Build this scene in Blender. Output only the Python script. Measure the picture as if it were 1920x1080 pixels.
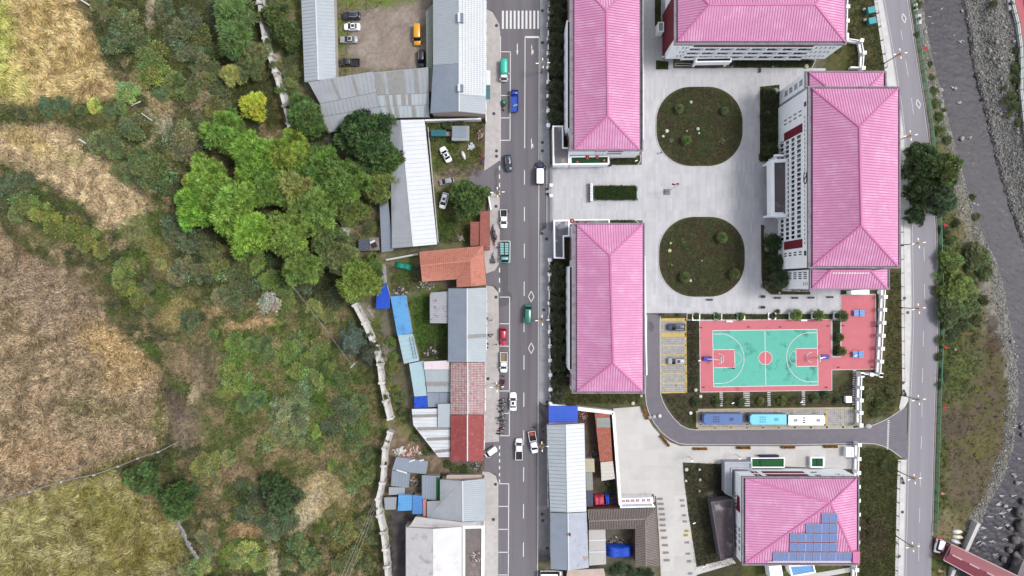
import bpy, math, random
import numpy as np
from mathutils import Vector, Matrix

# ------------------------------------------------------------------ camera, sky, sun, exposure
SC = bpy.context.scene
for o in list(bpy.data.objects): bpy.data.objects.remove(o)
CAMH = 180.0
cam_d = bpy.data.cameras.new('camera'); cam = bpy.data.objects.new('camera', cam_d)
SC.collection.objects.link(cam); SC.camera = cam
cam.location = (0, 0, CAMH); cam.rotation_euler = (0, 0, 0)
cam_d.lens = 24; cam_d.sensor_width = 36; cam_d.clip_start = 1; cam_d.clip_end = 3000
SUN_AZ = math.radians(8)      # the brighter part of the sky: east, a little north
SUN_EL = math.radians(56)
wd = bpy.data.worlds.new('World'); SC.world = wd; wd.use_nodes = True
nt = wd.node_tree; nt.nodes.clear()
sky = nt.nodes.new('ShaderNodeTexSky'); sky.sky_type = 'NISHITA'; sky.sun_disc = False
sky.sun_elevation = SUN_EL; sky.sun_rotation = math.pi/2 - SUN_AZ
sky.dust_density = 2.0; sky.air_density = 1.0
hs = nt.nodes.new('ShaderNodeHueSaturation'); hs.inputs['Saturation'].default_value = 0.3
bg = nt.nodes.new('ShaderNodeBackground'); bg.inputs[1].default_value = 0.14
wo = nt.nodes.new('ShaderNodeOutputWorld')
nt.links.new(sky.outputs[0], hs.inputs['Color']); nt.links.new(hs.outputs[0], bg.inputs[0]); nt.links.new(bg.outputs[0], wo.inputs[0])
sd = bpy.data.lights.new('sun', 'SUN'); sd.energy = 1.45; sd.angle = math.radians(12); sd.color = (1.0, 0.97, 0.93)
so = bpy.data.objects.new('sun', sd); SC.collection.objects.link(so)
sv = Vector((math.cos(SUN_EL)*math.cos(SUN_AZ), math.cos(SUN_EL)*math.sin(SUN_AZ), math.sin(SUN_EL)))
so.rotation_euler = sv.to_track_quat('Z', 'Y').to_euler(); so.location = sv*300
SC.view_settings.view_transform = 'Standard'; SC.view_settings.look = 'None'
SC.view_settings.gamma = 1; SC.view_settings.use_curve_mapping = False
SC.view_settings.exposure = 1.16
SC.render.engine = 'CYCLES'
try:
    SC.cycles.max_bounces = 5; SC.cycles.diffuse_bounces = 3; SC.cycles.glossy_bounces = 2
    SC.cycles.transparent_max_bounces = 4
except Exception: pass

# ------------------------------------------------------------------ helpers
rnd = random.Random(11)
K = 36.0/24.0*CAMH/1920.0        # metres of flat ground per picture pixel
def W(px, py, h=0.0):            # a place in the town, h metres above the street
    s = K*(CAMH-h)/CAMH
    return Vector(((px-960)*s, (540-py)*s, h))
def WP(pts, h=0.0): return [W(p[0], p[1], p[2] if len(p) > 2 else h) for p in pts]
ALB = 0.5
def lin(c):
    c = c/255.0
    return c/12.92 if c <= 0.04045 else ((c+0.055)/1.055)**2.4
def C(r, g, b, k=1.0): return (lin(r)*ALB*k, lin(g)*ALB*k, lin(b)*ALB*k)

MATS = {}
def M(name, col, rough=.85, var=.18, scale=.6, bump=0.0, bscale=6.0, metal=0.0, stain_or_glint=None, objcol=False, vcol=False,
      spec=.3, big=.0, brick=None, coord='Object', stretch=None):
    """procedural material: base colour x fine noise x broad noise, optional stains or painted glints, joints and relief"""
    if name in MATS: return MATS[name]
    m = bpy.data.materials.new(name); m.use_nodes = True; MATS[name] = m
    n = m.node_tree.nodes; L = m.node_tree.links
    b = n['Principled BSDF']; b.inputs['Roughness'].default_value = rough; b.inputs['Metallic'].default_value = metal
    b.inputs['Specular IOR Level'].default_value = spec
    tc = n.new('ShaderNodeTexCoord'); vec = tc.outputs[coord]; vec0 = vec
    if stretch:
        mp_ = n.new('ShaderNodeMapping'); mp_.inputs['Scale'].default_value = (stretch[0], stretch[1], 1); mp_.inputs['Rotation'].default_value = (0, 0, stretch[2]); mp_.vector_type = 'POINT'; L.new(vec, mp_.inputs[0]); vec = mp_.outputs[0]
    if vcol:
        a = n.new('ShaderNodeAttribute'); a.attribute_name = 'Col'; cur = a.outputs['Color']
    else:
        rgb = n.new('ShaderNodeRGB'); rgb.outputs[0].default_value = (*col, 1); cur = rgb.outputs[0]
    def mul(cur, fac_socket, lo, hi):
        mr = n.new('ShaderNodeMapRange'); mr.inputs[1].default_value = .3; mr.inputs[2].default_value = .7
        mr.inputs[3].default_value = lo; mr.inputs[4].default_value = hi
        L.new(fac_socket, mr.inputs[0])
        mx = n.new('ShaderNodeMix'); mx.data_type = 'RGBA'; mx.blend_type = 'MULTIPLY'; mx.inputs[0].default_value = 1
        L.new(cur, mx.inputs[6]); L.new(mr.outputs[0], mx.inputs[7]); return mx.outputs[2]
    def nz(sc, det=6, rg=.6):
        t = n.new('ShaderNodeTexNoise'); t.inputs['Scale'].default_value = sc; t.inputs['Detail'].default_value = det
        t.inputs['Roughness'].default_value = rg; L.new(vec, t.inputs['Vector']); return t.outputs['Fac']
    if objcol:
        oi = n.new('ShaderNodeObjectInfo'); mx = n.new('ShaderNodeMix'); mx.data_type = 'RGBA'; mx.blend_type = 'MULTIPLY'
        mx.inputs[0].default_value = 1; L.new(cur, mx.inputs[6]); L.new(oi.outputs['Color'], mx.inputs[7]); cur = mx.outputs[2]
    if stain_or_glint:
        scol, lo, hi, ssc = stain_or_glint
        f = nz(ssc, 5, .65); mr = n.new('ShaderNodeMapRange'); mr.inputs[1].default_value = lo; mr.inputs[2].default_value = hi
        L.new(f, mr.inputs[0]); mx = n.new('ShaderNodeMix'); mx.data_type = 'RGBA'
        L.new(mr.outputs[0], mx.inputs[0]); L.new(cur, mx.inputs[6]); mx.inputs[7].default_value = (*scol, 1); cur = mx.outputs[2]
    if brick:
        bw, bh, mort, dark, rot = brick
        mp = n.new('ShaderNodeMapping'); mp.inputs['Rotation'].default_value = (0, 0, rot); L.new(vec0, mp.inputs[0])
        bt = n.new('ShaderNodeTexBrick'); bt.offset = .5 if dark[0] >= 0 else 0.0; bt.inputs['Scale'].default_value = 1
        bt.inputs['Brick Width'].default_value = bw; bt.inputs['Row Height'].default_value = bh
        bt.inputs['Mortar Size'].default_value = mort; bt.inputs['Mortar Smooth'].default_value = .3
        bt.inputs['Color1'].default_value = (1, 1, 1, 1); bt.inputs['Color2'].default_value = (.88, .88, .88, 1)
        bt.inputs['Mortar'].default_value = (abs(dark[0]), dark[1], dark[2], 1); L.new(mp.outputs[0], bt.inputs[0])
        mx = n.new('ShaderNodeMix'); mx.data_type = 'RGBA'; mx.blend_type = 'MULTIPLY'; mx.inputs[0].default_value = 1
        L.new(cur, mx.inputs[6]); L.new(bt.outputs[0], mx.inputs[7]); cur = mx.outputs[2]
    if var: cur = mul(cur, nz(scale), 1-var, 1+var)
    if big: cur = mul(cur, nz(.05, 3), 1-big, 1+big)
    L.new(cur, b.inputs['Base Color'])
    if bump:
        bp = n.new('ShaderNodeBump'); bp.inputs['Strength'].default_value = bump; bp.inputs['Distance'].default_value = .1
        L.new(nz(bscale, 4), bp.inputs['Height']); L.new(bp.outputs[0], b.inputs['Normal'])
    return m

def leafmat(name, trans=.25):
    m = bpy.data.materials.new(name); m.use_nodes = True; MATS[name] = m
    n = m.node_tree.nodes; L = m.node_tree.links
    b = n['Principled BSDF']; b.inputs['Roughness'].default_value = .6; b.inputs['Specular IOR Level'].default_value = .25
    a = n.new('ShaderNodeAttribute'); a.attribute_name = 'Col'; oi = n.new('ShaderNodeObjectInfo')
    mx = n.new('ShaderNodeMix'); mx.data_type = 'RGBA'; mx.blend_type = 'MULTIPLY'; mx.inputs[0].default_value = 1
    L.new(a.outputs['Color'], mx.inputs[6]); L.new(oi.outputs['Color'], mx.inputs[7])
    L.new(mx.outputs[2], b.inputs['Base Color'])
    tr = n.new('ShaderNodeBsdfTranslucent'); L.new(mx.outputs[2], tr.inputs[0])
    ms = n.new('ShaderNodeMixShader'); ms.inputs[0].default_value = trans
    L.new(b.outputs[0], ms.inputs[1]); L.new(tr.outputs[0], ms.inputs[2]); L.new(ms.outputs[0], n['Material Output'].inputs[0])
    return m

class MB:
    def __init__(s): s.v = []; s.f = []
    def add(s, vs, fs):
        k = len(s.v); s.v += [tuple(v) for v in vs]; s.f += [tuple(i+k for i in f) for f in fs]; return s
    def box(s, x0, y0, z0, x1, y1, z1):
        if x0 > x1: x0, x1 = x1, x0
        if y0 > y1: y0, y1 = y1, y0
        return s.add([(x0,y0,z0),(x1,y0,z0),(x1,y1,z0),(x0,y1,z0),(x0,y0,z1),(x1,y0,z1),(x1,y1,z1),(x0,y1,z1)],
                     [(0,3,2,1),(4,5,6,7),(0,1,5,4),(1,2,6,5),(2,3,7,6),(3,0,4,7)])
    def prism(s, poly, z0, z1):
        p = [(q[0], q[1]) for q in poly]; a = sum(p[i-1][0]*p[i][1]-p[i][0]*p[i-1][1] for i in range(len(p)))
        if a < 0: p = p[::-1]
        k = len(p); vs = [(x,y,z0) for x,y in p]+[(x,y,z1) for x,y in p]
        return s.add(vs, [tuple(range(k-1,-1,-1)), tuple(range(k,2*k))]+[(i,(i+1)%k,k+(i+1)%k,k+i) for i in range(k)])
    def slab(s, poly, t=.08):
        p = [Vector(q) for q in poly]; a = sum(p[i-1].x*p[i].y-p[i].x*p[i-1].y for i in range(len(p)))
        if a < 0: p = p[::-1]
        k = len(p); vs = [(q.x,q.y,q.z-t) for q in p]+[tuple(q) for q in p]
        return s.add(vs, [tuple(range(k-1,-1,-1)), tuple(range(k,2*k))]+[(i,(i+1)%k,k+(i+1)%k,k+i) for i in range(k)])
    def sheet(s, poly):
        p = [Vector(q) for q in poly]; a = sum(p[i-1].x*p[i].y-p[i].x*p[i-1].y for i in range(len(p)))
        if a < 0: p = p[::-1]
        return s.add(p, [tuple(range(len(p)))])
    def bar(s, a, b, w, h=None, up=(0,0,1)):
        a = Vector(a); b = Vector(b); h = w if h is None else h; d = (b-a)
        if d.length < 1e-6: return s
        d.normalize(); up = Vector(up)
        if abs(d.dot(up)) > .99: up = Vector((1,0,0))
        r = d.cross(up).normalized()*w/2; u = r.cross(d).normalized()*h/2
        vs = [a-r-u, a+r-u, a+r+u, a-r+u, b-r-u, b+r-u, b+r+u, b-r+u]
        return s.add(vs, [(0,1,2,3),(7,6,5,4),(4,5,1,0),(5,6,2,1),(6,7,3,2),(7,4,0,3)])
    def tube(s, a, b, r, r2=None, n=8):
        a = Vector(a); b = Vector(b); r2 = r if r2 is None else r2; d = (b-a).normalized()
        t = d.cross(Vector((0,0,1)) if abs(d.z) < .9 else Vector((1,0,0))).normalized(); q = d.cross(t)
        vs = [a+(t*math.cos(x)+q*math.sin(x))*r for x in [2*math.pi*i/n for i in range(n)]]
        vs += [b+(t*math.cos(x)+q*math.sin(x))*r2 for x in [2*math.pi*i/n for i in range(n)]]
        return s.add(vs, [tuple(range(n-1,-1,-1)), tuple(range(n,2*n))]+[(i,(i+1)%n,n+(i+1)%n,n+i) for i in range(n)])
    def disc(s, c, r, h, n=14, r2=None): return s.tube((c[0],c[1],c[2]), (c[0],c[1],c[2]+h), r, r2, n)
    def ell(s, c, rx, ry, rz, n=10, m=6, z0=-1.0):
        vs = []; fs = []
        for j in range(m+1):
            ph = math.asin(z0)+(math.pi/2-math.asin(z0))*j/m
            for i in range(n):
                th = 2*math.pi*i/n; vs.append((c[0]+rx*math.cos(ph)*math.cos(th), c[1]+ry*math.cos(ph)*math.sin(th), c[2]+rz*math.sin(ph)))
        for j in range(m):
            for i in range(n): fs.append((j*n+i, j*n+(i+1)%n, (j+1)*n+(i+1)%n, (j+1)*n+i))
        return s.add(vs, fs)

def org(o):
    v = Vector((0,0,0))
    while o is not None: v = v+o.location; o = o.parent
    return v
def link(name, me, parent=None, loc=(0,0,0), rot=0.0):
    o = bpy.data.objects.new(name, me); SC.collection.objects.link(o); o.location = loc; o.rotation_euler = (0,0,rot)
    if parent is not None: o.parent = parent
    return o
def mk(name, mb, mat, parent=None, smooth=False, kind=None, label=None):
    """one mesh object from world-space geometry; its origin goes to its parent's, or to its own base"""
    me = bpy.data.meshes.new(name)
    if parent is not None: off = org(parent)
    else:
        a = np.array(mb.v); off = Vector(((a[:,0].min()+a[:,0].max())/2, (a[:,1].min()+a[:,1].max())/2, a[:,2].min()))
    me.from_pydata([(v[0]-off.x, v[1]-off.y, v[2]-off.z) for v in mb.v], [], mb.f); me.update()
    me.materials.append(mat)
    if smooth: me.polygons.foreach_set('use_smooth', [True]*len(me.polygons))
    o = link(name, me, parent, (0,0,0) if parent is not None else off)
    if kind: o['kind'] = kind
    if label: o['label'] = label
    return o
def ground(name, mb, mat, kind='structure'): return mk(name, mb, mat, None, kind=kind)
def tag(o, label, cat, group=None):
    o['label'] = label; o['category'] = cat
    if group: o['group'] = group
    return o
def thing(name, label, cat, loc=(0,0,0), group=None, rot=0.0):
    return tag(link(name, None, None, loc, rot), label, cat, group)
def clone(root, loc, rot=0.0, label=None, group=None, color=None, scale=None):
    def rec(o, par):
        c = o.copy(); SC.collection.objects.link(c)
        if par is not None: c.parent = par
        if color is not None: c.color = (*color, 1)
        for ch in o.children: rec(ch, c)
        return c
    r = rec(root, None); r.location = loc; r.rotation_euler = (0,0,rot)
    if scale: r.scale = scale
    if label: r['label'] = label
    if group: r['group'] = group
    return r
def npmesh(name, verts, faces_flat, nper, mat, colors=None, smooth=False):
    me = bpy.data.meshes.new(name); nv = len(verts); nf = len(faces_flat)//nper
    me.vertices.add(nv); me.vertices.foreach_set('co', np.ascontiguousarray(verts, dtype=np.float32).ravel())
    me.loops.add(nf*nper); me.loops.foreach_set('vertex_index', np.ascontiguousarray(faces_flat, dtype=np.int32))
    me.polygons.add(nf); me.polygons.foreach_set('loop_start', np.arange(0, nf*nper, nper, dtype=np.int32))
    me.update(calc_edges=True)
    if smooth: me.polygons.foreach_set('use_smooth', np.ones(nf, dtype=bool))
    if colors is not None:
        at = me.color_attributes.new('Col', 'FLOAT_COLOR', 'POINT')
        c4 = np.ones((nv, 4), dtype=np.float32); c4[:, :3] = colors; at.data.foreach_set('color', c4.ravel())
    me.materials.append(mat); return me

# ------------------------------------------------------------------ value noise for terrain and colour
NR = np.random.default_rng(5)
NG = NR.random((8, 256, 256))
def vnoise(x, y, k=0):
    xi = np.floor(x).astype(int); yi = np.floor(y).astype(int); fx = x-xi; fy = y-yi
    fx = fx*fx*(3-2*fx); fy = fy*fy*(3-2*fy); g = NG[k % 8]
    a = g[xi & 255, yi & 255]; b = g[(xi+1) & 255, yi & 255]; c = g[xi & 255, (yi+1) & 255]; d = g[(xi+1) & 255, (yi+1) & 255]
    return (a*(1-fx)+b*fx)*(1-fy)+(c*(1-fx)+d*fx)*fy
def fbm(x, y, k=0, o=4):
    s = 0; a = .5; t = 0
    for i in range(o): s = s+a*vnoise(x*2**i+i*17.3, y*2**i+i*9.1, k+i); t += a; a *= .5
    return s/t
def sstep(a, b, x): t = np.clip((x-a)/(b-a), 0, 1); return t*t*(3-2*t)
def pip(px, py, poly):
    ins = np.zeros(px.shape, bool); n = len(poly)
    for i in range(n):
        x1, y1 = poly[i]; x2, y2 = poly[(i+1) % n]
        c = ((y1 > py) != (y2 > py)); ins ^= c & (px < (x2-x1)*(py-y1)/((y2-y1) if y2 != y1 else 1e-9)+x1)
    return ins
def blur(a, r):
    for ax in (0, 1):
        p = np.pad(a, [(r+1, r) if i == ax else (0, 0) for i in range(2)], mode='edge'); cs = np.cumsum(p, axis=ax)
        a = (np.take(cs, range(2*r+1, cs.shape[ax]), ax)-np.take(cs, range(0, cs.shape[ax]-2*r-1), ax))/(2*r+1)
    return a

# ------------------------------------------------------------------ the lie of the land
WALLX = ([-400,0,60,110,190,262,330,395,480,575,640,700,785,870,950,1020,1080,1500],
         [475,483,494,507,532,551,600,640,645,668,700,713,731,716,703,720,726,740])
ROADX = ([-400,0,240,413,600,760,1006,1080,1500],[1640,1704,1741,1756,1761,1755,1748,1746,1735])   # river road, river side edge
RIVL = ([-400,0,44,78,133,169,222,267,327,387,440,493,540,593,650,700,760,837,902,950,997,1027,1100,1500],
        [1660,1729,1732,1740,1751,1762,1775,1787,1803,1821,1840,1867,1880,1889,1900,1906,1907,1898,1877,1848,1832,1811,1790,1760])
RIVR = ([-400,0,44,124,189,240,300,380,453,600,760,900,1000,1080,1500],
        [1780,1806,1816,1827,1844,1857,1870,1893,1920,1985,2050,2060,2000,1955,1930])
def iv(t, y): return np.interp(y, t[0], t[1])
def land(px, py):
    px = np.asarray(px, float); py = np.asarray(py, float)
    d = iv(WALLX, py)-18-px
    hill = sstep(0, 330, d)*7.0+np.where(d > 0, (fbm(px/45, py/45, 1)-.5)*2.6*sstep(0, 60, d)*(1-.6*sstep(330, 480, d)), 0)
    e = iv(RIVL, py); r0 = iv(ROADX, py)+9; er = iv(RIVR, py)
    t = np.clip((px-r0)/np.maximum(e-r0, 8), 0, 1); bank = -2.6*t**1.5+np.where(px > r0, (fbm(px/14, py/14, 2)-.5)*.9*sstep(0, 12, px-r0), 0)
    bank = np.where(px > e, -2.6-1.0*sstep(0, 14, px-e), bank)
    rb = -3.6+sstep(-14, 6, px-er)*1.5+sstep(5, 60, px-er)*1.6+(fbm(px/12, py/12, 3)-.5)*.7
    bank = np.where(px > er-14, rb, bank)
    z = hill+np.where(px > r0, bank, 0)
    return z-.04
def HL(px, py): return float(land(px, py))
# ------------------------------------------------------------------ ground colour (what grows or lies where)
gx = np.concatenate([[-6000,-3000,-1500,-900], np.arange(-500, 2421, 5.0), [2800,3500,5000,8000]])
gy = np.concatenate([[-5000,-2500,-1200,-700], np.arange(-420, 1501, 5.0), [1800,2400,4000,6000]])
GX, GY = np.meshgrid(gx, gy)
def cc(*a): return np.array(C(*a))
f1 = fbm(GX/38, GY/38, 0); f2 = fbm(GX/13, GY/13, 4); f3 = fbm(GX/90, GY/90, 6, 3)
def lerp(a, b, t): return a*(1-t[..., None])+b*t[..., None]
col = lerp(cc(88,92,52), cc(140,126,94), sstep(.44, .64, f1*.6+f2*.4))
col = lerp(col, cc(86,108,48), sstep(.53, .68, fbm(GX/30+50, GY/30, 2))*.8)
col = lerp(col, cc(70,78,52), sstep(.52, .66, fbm(GX/22, GY/22+80, 5))*.7)
col = lerp(col, cc(178,158,124), sstep(.60, .70, fbm(GX/17+9, GY/17, 3))*.8)
WX = GX+(fbm(GX/16, GY/16, 1)-.5)*22; WY = GY+(fbm(GX/16+40, GY/16, 2)-.5)*22
def paint(poly, base, alt=None, fe=1, nsc=14, lo=.42, hi=.62, warp=True, seed=0):
    global col
    m = blur(pip(WX if warp else GX, WY if warp else GY, poly).astype(float), fe)
    c = cc(*base)+0*col
    if alt is not None: c = lerp(c, cc(*alt), sstep(lo, hi, fbm(GX/nsc+seed*7.7, GY/nsc+seed*3.1, seed)))
    col = col*(1-m[..., None])+c*m[..., None]; return m
def blob(x, y, rx, ry, c, k=1.0, rot=0):
    global col
    a = math.radians(rot); dx = (WX-x)*math.cos(a)+(WY-y)*math.sin(a); dy = -(WX-x)*math.sin(a)+(WY-y)*math.cos(a)
    m = (1-sstep(.6, 1.1, np.hypot(dx/rx, dy/ry)))*k; col = lerp(col, cc(*c), m)
F1 = [(-400,-300),(120,-300),(128,-40),(148,15),(165,45),(185,70),(192,110),(215,150),(235,165),(225,185),(150,190),(60,192),(0,195),(-400,200)]
F2 = [(-400,235),(0,235),(60,242),(125,238),(148,256),(175,275),(190,305),(215,320),(240,345),(268,372),(278,388),(245,415),(215,432),(190,425),(150,380),(100,350),(50,320),(0,305),(-400,300)]
F3 = [(-400,420),(0,433),(50,470),(100,510),(150,545),(190,570),(205,600),(240,640),(270,665),(300,700),(315,760),(318,800),(310,840),(260,862),(150,900),(70,930),(0,940),(-400,1040)]
F4 = [(-400,1060),(0,945),(120,905),(215,885),(245,900),(290,950),(330,975),(345,1010),(358,1045),(330,1060),(300,1080),(250,1500),(-400,1500)]
paint([(250,-300),(470,-300),(500,100),(520,200),(400,260),(330,200),(260,120),(190,60),(160,-100)], (82,88,52), (98,102,60), 3, 12, seed=3)
paint([(330,330),(640,420),(660,560),(560,600),(420,540),(330,470)], (68,74,48), (90,92,62), 4, 12, seed=4)
paint([(330,560),(660,580),(700,760),(700,920),(560,900),(420,860),(330,760)], (98,108,60), (146,132,98), 4, 20, seed=5)
paint([(420,640),(560,600),(690,740),(680,840),(560,820),(440,760)], (88,114,50), (128,124,82), 5, 16, seed=6)
paint([(-400,190),(0,195),(200,190),(330,230),(340,300),(270,350),(180,262),(130,230),(0,235),(-400,235)], (92,100,60), (120,118,74), 2, 12, seed=2)
for b in [(285,20,14,40,(190,176,150),.9,0),(300,200,30,22,(176,156,120),.8,30),(372,182,26,34,(170,154,124),.8,20),(310,240,14,22,(196,184,160),.8,0),
          (268,150,22,14,(190,172,128),.6,0),(420,575,28,10,(192,164,124),.8,-30),(470,610,60,12,(196,166,124),.8,-8),(550,650,30,10,(190,164,128),.7,0),
          (345,680,45,30,(162,140,112),.7,30),(370,730,12,36,(206,186,156),.8,20),(350,800,34,46,(150,132,116),.7,10),(330,760,26,30,(110,94,90),.6,0),
          (595,930,34,60,(196,178,136),.9,25),(640,920,30,60,(186,170,128),.7,15),(580,960,16,60,(204,190,160),.8,30),(520,960,26,34,(128,112,106),.8,0),
          (470,990,50,26,(176,146,110),.8,-20),(460,1040,50,34,(124,142,66),.8,0),(510,1060,14,40,(198,184,150),.8,0),(660,1000,40,60,(120,118,62),.8,0),
          (610,860,60,26,(150,134,100),.6,0),(560,760,34,28,(112,132,102),.6,0),(540,820,40,20,(138,150,110),.6,0),(420,880,90,26,(170,144,116),.6,10),
          (300,480,22,60,(150,142,84),.7,-25),(250,420,40,60,(128,138,84),.7,-30),(330,590,40,30,(176,160,106),.7,-30),(200,545,50,22,(112,106,70),.6,40),
          (80,400,120,26,(84,94,52),.8,30),(180,470,70,22,(88,98,50),.8,45),(250,570,30,50,(84,94,48),.7,20),(60,440,60,16,(150,140,100),.6,30),
          (160,350,30,14,(104,110,56),.5,0),(30,380,60,36,(86,98,62),.8,10),(395,700,40,60,(140,124,104),.6,0),(500,650,40,14,(196,176,132),.6,0)]: blob(*b)
m1 = paint(F1, (212,188,138), (190,168,116), 1, 16, seed=1); blob(-40,90,75,160,(188,196,108),.85,5); blob(30,160,40,40,(178,182,98),.5); blob(200,170,60,16,(140,112,88),.5)
blob(75,110,16,30,(176,166,108),.5)
m2 = paint(F2, (206,184,148), (180,160,126), 1, 13, seed=2); blob(60,270,70,22,(206,186,128),.6,20); blob(140,300,30,14,(160,158,100),.5)
m3 = paint(F3, (182,160,130), (154,136,108), 1, 18, seed=3); blob(200,640,80,34,(206,176,122),.7,30); blob(240,700,60,50,(196,168,118),.5); blob(90,560,120,70,(160,140,120),.6,30)
blob(180,770,90,26,(140,132,96),.6,10); blob(60,850,110,40,(196,166,130),.5); blob(300,790,14,60,(120,124,66),.7); blob(200,880,110,10,(112,112,60),.8,-20)
m4 = paint(F4, (158,150,90), (184,174,124), 1, 16, seed=4); blob(40,1010,90,60,(190,184,130),.6); blob(200,960,60,50,(140,138,66),.6); blob(250,1040,50,40,(150,138,72),.5)
# trodden trail across the slope
for i in range(16):
    t = i/15; blob(150+195*t, 246+80*t**1.2, 11, 5, (150,136,110), .75, 22)
for i in range(10): blob(275+20*math.sin(i*.35), 212+i*7, 6, 5, (196,184,152), .6)
# the strip behind the houses, the yards and the gardens
town = [(490,-300),(497,60),(512,110),(540,190),(560,262),(620,330),(655,395),(655,480),(680,575),(715,700),(735,785),(712,880),(708,950),(730,1020),(735,1500),(1660,1500),(1660,-300)]
paint(town, (120,116,100), (104,100,78), 1, 10, warp=False, seed=2)
paint([(500,-50),(560,-50),(575,160),(600,260),(560,260),(525,180)], (110,118,64), (150,136,108), 1, 12, seed=4); blob(528,118,16,34,(196,182,156),.9,-20)
paint([(628,-60),(810,-60),(810,140),(630,150)], (152,138,128), (164,152,142), 1, 20, warp=False, seed=3)
paint([(625,-60),(800,-60),(800,2),(720,12),(660,14),(655,60),(650,100),(662,140),(630,152)], (112,128,62), (128,122,92), 1, 12, seed=5)
blob(710,138,60,12,(118,120,78),.8); blob(790,110,10,20,(96,98,62),.7); blob(740,95,60,26,(160,146,134),.5)
paint([(796,225),(912,225),(912,330),(900,420),(900,465),(818,462)], (92,106,52), (118,116,76), 2, 12, warp=False, seed=6)
blob(870,325,50,16,(138,124,108),.8); blob(820,342,22,16,(150,136,116),.9); blob(900,260,14,40,(104,84,64),.6); blob(838,430,18,26,(74,106,44),.6)
paint([(640,345),(730,345),(735,480),(720,500),(700,560),(655,560)], (112,116,72), (146,136,112), 1, 12, seed=1)
paint([(725,478),(790,478),(792,530),(840,545),(735,552)], (104,116,64), (130,122,98), 1, 9, warp=False, seed=6); blob(760,520,20,16,(96,118,58),.7); blob(815,520,30,14,(84,76,72),.9)
paint([(765,552),(842,545),(842,680),(790,678),(770,620)], (86,116,50), (98,112,60), 1, 10, warp=False, seed=7); blob(815,655,24,18,(84,84,66),.7)
paint([(672,572),(702,572),(715,600),(720,640),(725,700),(742,760),(770,790),(800,840),(780,860),(735,850),(740,800),(722,720),(705,640)], (124,122,78), (96,112,56), 1, 10, seed=0)
blob(688,590,14,22,(176,166,156),.9,-20); blob(716,655,10,26,(168,158,144),.6,-10)
paint([(735,800),(850,850),(912,866),(908,890),(740,905),(705,960),(716,870)], (118,106,86), (150,132,112), 1, 7, seed=2); blob(870,875,36,12,(112,102,98),.9)
paint([(728,955),(770,955),(765,1200),(725,1200)], (84,78,82), (96,90,92), 1, 12, warp=False, seed=3); blob(724,985,10,60,(96,96,62),.7)
paint([(1026,755),(1165,770),(1165,955),(1100,955),(1095,800),(1030,790)], (104,84,70), (88,78,70), 1, 8, warp=False, seed=4); blob(1095,775,16,14,(140,82,64),.9); blob(1140,918,16,18,(56,66,42),.9)
paint([(1100,990),(1190,990),(1190,1200),(1030,1200),(1030,1070),(1136,1060)], (110,104,96), (92,90,76), 1, 8, warp=False, seed=5); blob(1160,1068,34,12,(66,76,52),.9)
# school grounds and the verge of the river road
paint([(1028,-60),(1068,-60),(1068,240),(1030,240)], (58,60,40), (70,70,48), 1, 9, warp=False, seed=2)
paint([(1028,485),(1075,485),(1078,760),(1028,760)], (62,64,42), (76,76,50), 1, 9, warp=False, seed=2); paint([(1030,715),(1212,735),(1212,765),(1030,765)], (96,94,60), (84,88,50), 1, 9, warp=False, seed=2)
paint([(1540,-60),(1650,-60),(1662,135),(1590,135),(1548,130)], (94,94,60), (80,88,48), 1, 9, warp=False, seed=5)
paint([(1640,-60),(1642,0),(1665,160),(1690,300),(1700,600),(1700,760),(1600,800),(1560,600),(1560,500),(1550,135)], (84,86,52), (98,92,60), 1, 10, warp=False, seed=5)
paint([(1236,590),(1312,590),(1312,735),(1610,695),(1625,800),(1300,812),(1262,790),(1236,740)], (86,78,62), (80,84,54), 1, 10, warp=False, seed=6)
paint([(1610,835),(1668,838),(1690,860),(1684,1000),(1680,1500),(1300,1500),(1300,1060),(1610,1060)], (98,98,58), (84,90,50), 1, 11, warp=False, seed=6); blob(1640,1010,34,50,(98,86,66),.7)
paint([(1278,866),(1375,866),(1395,1100),(1306,1100)], (76,74,56), (86,84,60), 1, 8, warp=False, seed=1); blob(1350,900,16,30,(44,46,34),.8); blob(1335,930,8,14,(196,196,190),.5)
# river side
RP = [(x, y) for y, x in zip(*[ROADX[0], [v+4 for v in ROADX[1]]])]
paint(RP+[(2600,1500),(2600,-400)], (142,138,132), (122,118,112), 1, 6, warp=False, seed=2)
paint([(1722,60),(1742,100),(1765,250),(1800,330),(1816,400),(1835,470),(1845,520),(1850,620),(1885,700),(1880,800),(1870,880),(1830,950),(1810,1020),(1775,1100),(1735,1100),(1748,800),(1752,500),(1742,250)], (88,98,54), (112,104,70), 2, 10, seed=3)
paint([(1790,330),(1812,350),(1832,460),(1818,480),(1800,430),(1785,380)], (142,136,118), (120,116,96), 1, 6, seed=2)
paint([(1825,480),(1870,500),(1884,590),(1890,640),(1860,600),(1840,540)], (146,140,130), (124,120,108), 1, 6, seed=2)
paint([(1760,660),(1860,620),(1895,700),(1892,830),(1865,900),(1830,960),(1790,960),(1752,900)], (104,92,76), (94,92,60), 2, 9, seed=4)
blob(1790,690,36,70,(98,112,60),.7); blob(1770,640,20,60,(76,92,48),.8); blob(1825,680,24,30,(104,116,66),.6); blob(1770,900,16,90,(100,108,58),.6); blob(1815,905,50,44,(110,98,84),.5); blob(1790,800,30,26,(92,82,76),.6); blob(1860,610,12,22,(72,60,56),.7); blob(1868,645,18,20,(84,64,54),.7,30); blob(1840,830,40,26,(106,104,62),.6)
blob(1775,985,30,34,(138,124,100),.6); blob(1898,700,10,60,(150,146,140),.7); blob(1910,150,18,60,(72,84,48),.9,-10); blob(1890,170,10,50,(92,92,76),.6,-20)
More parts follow.
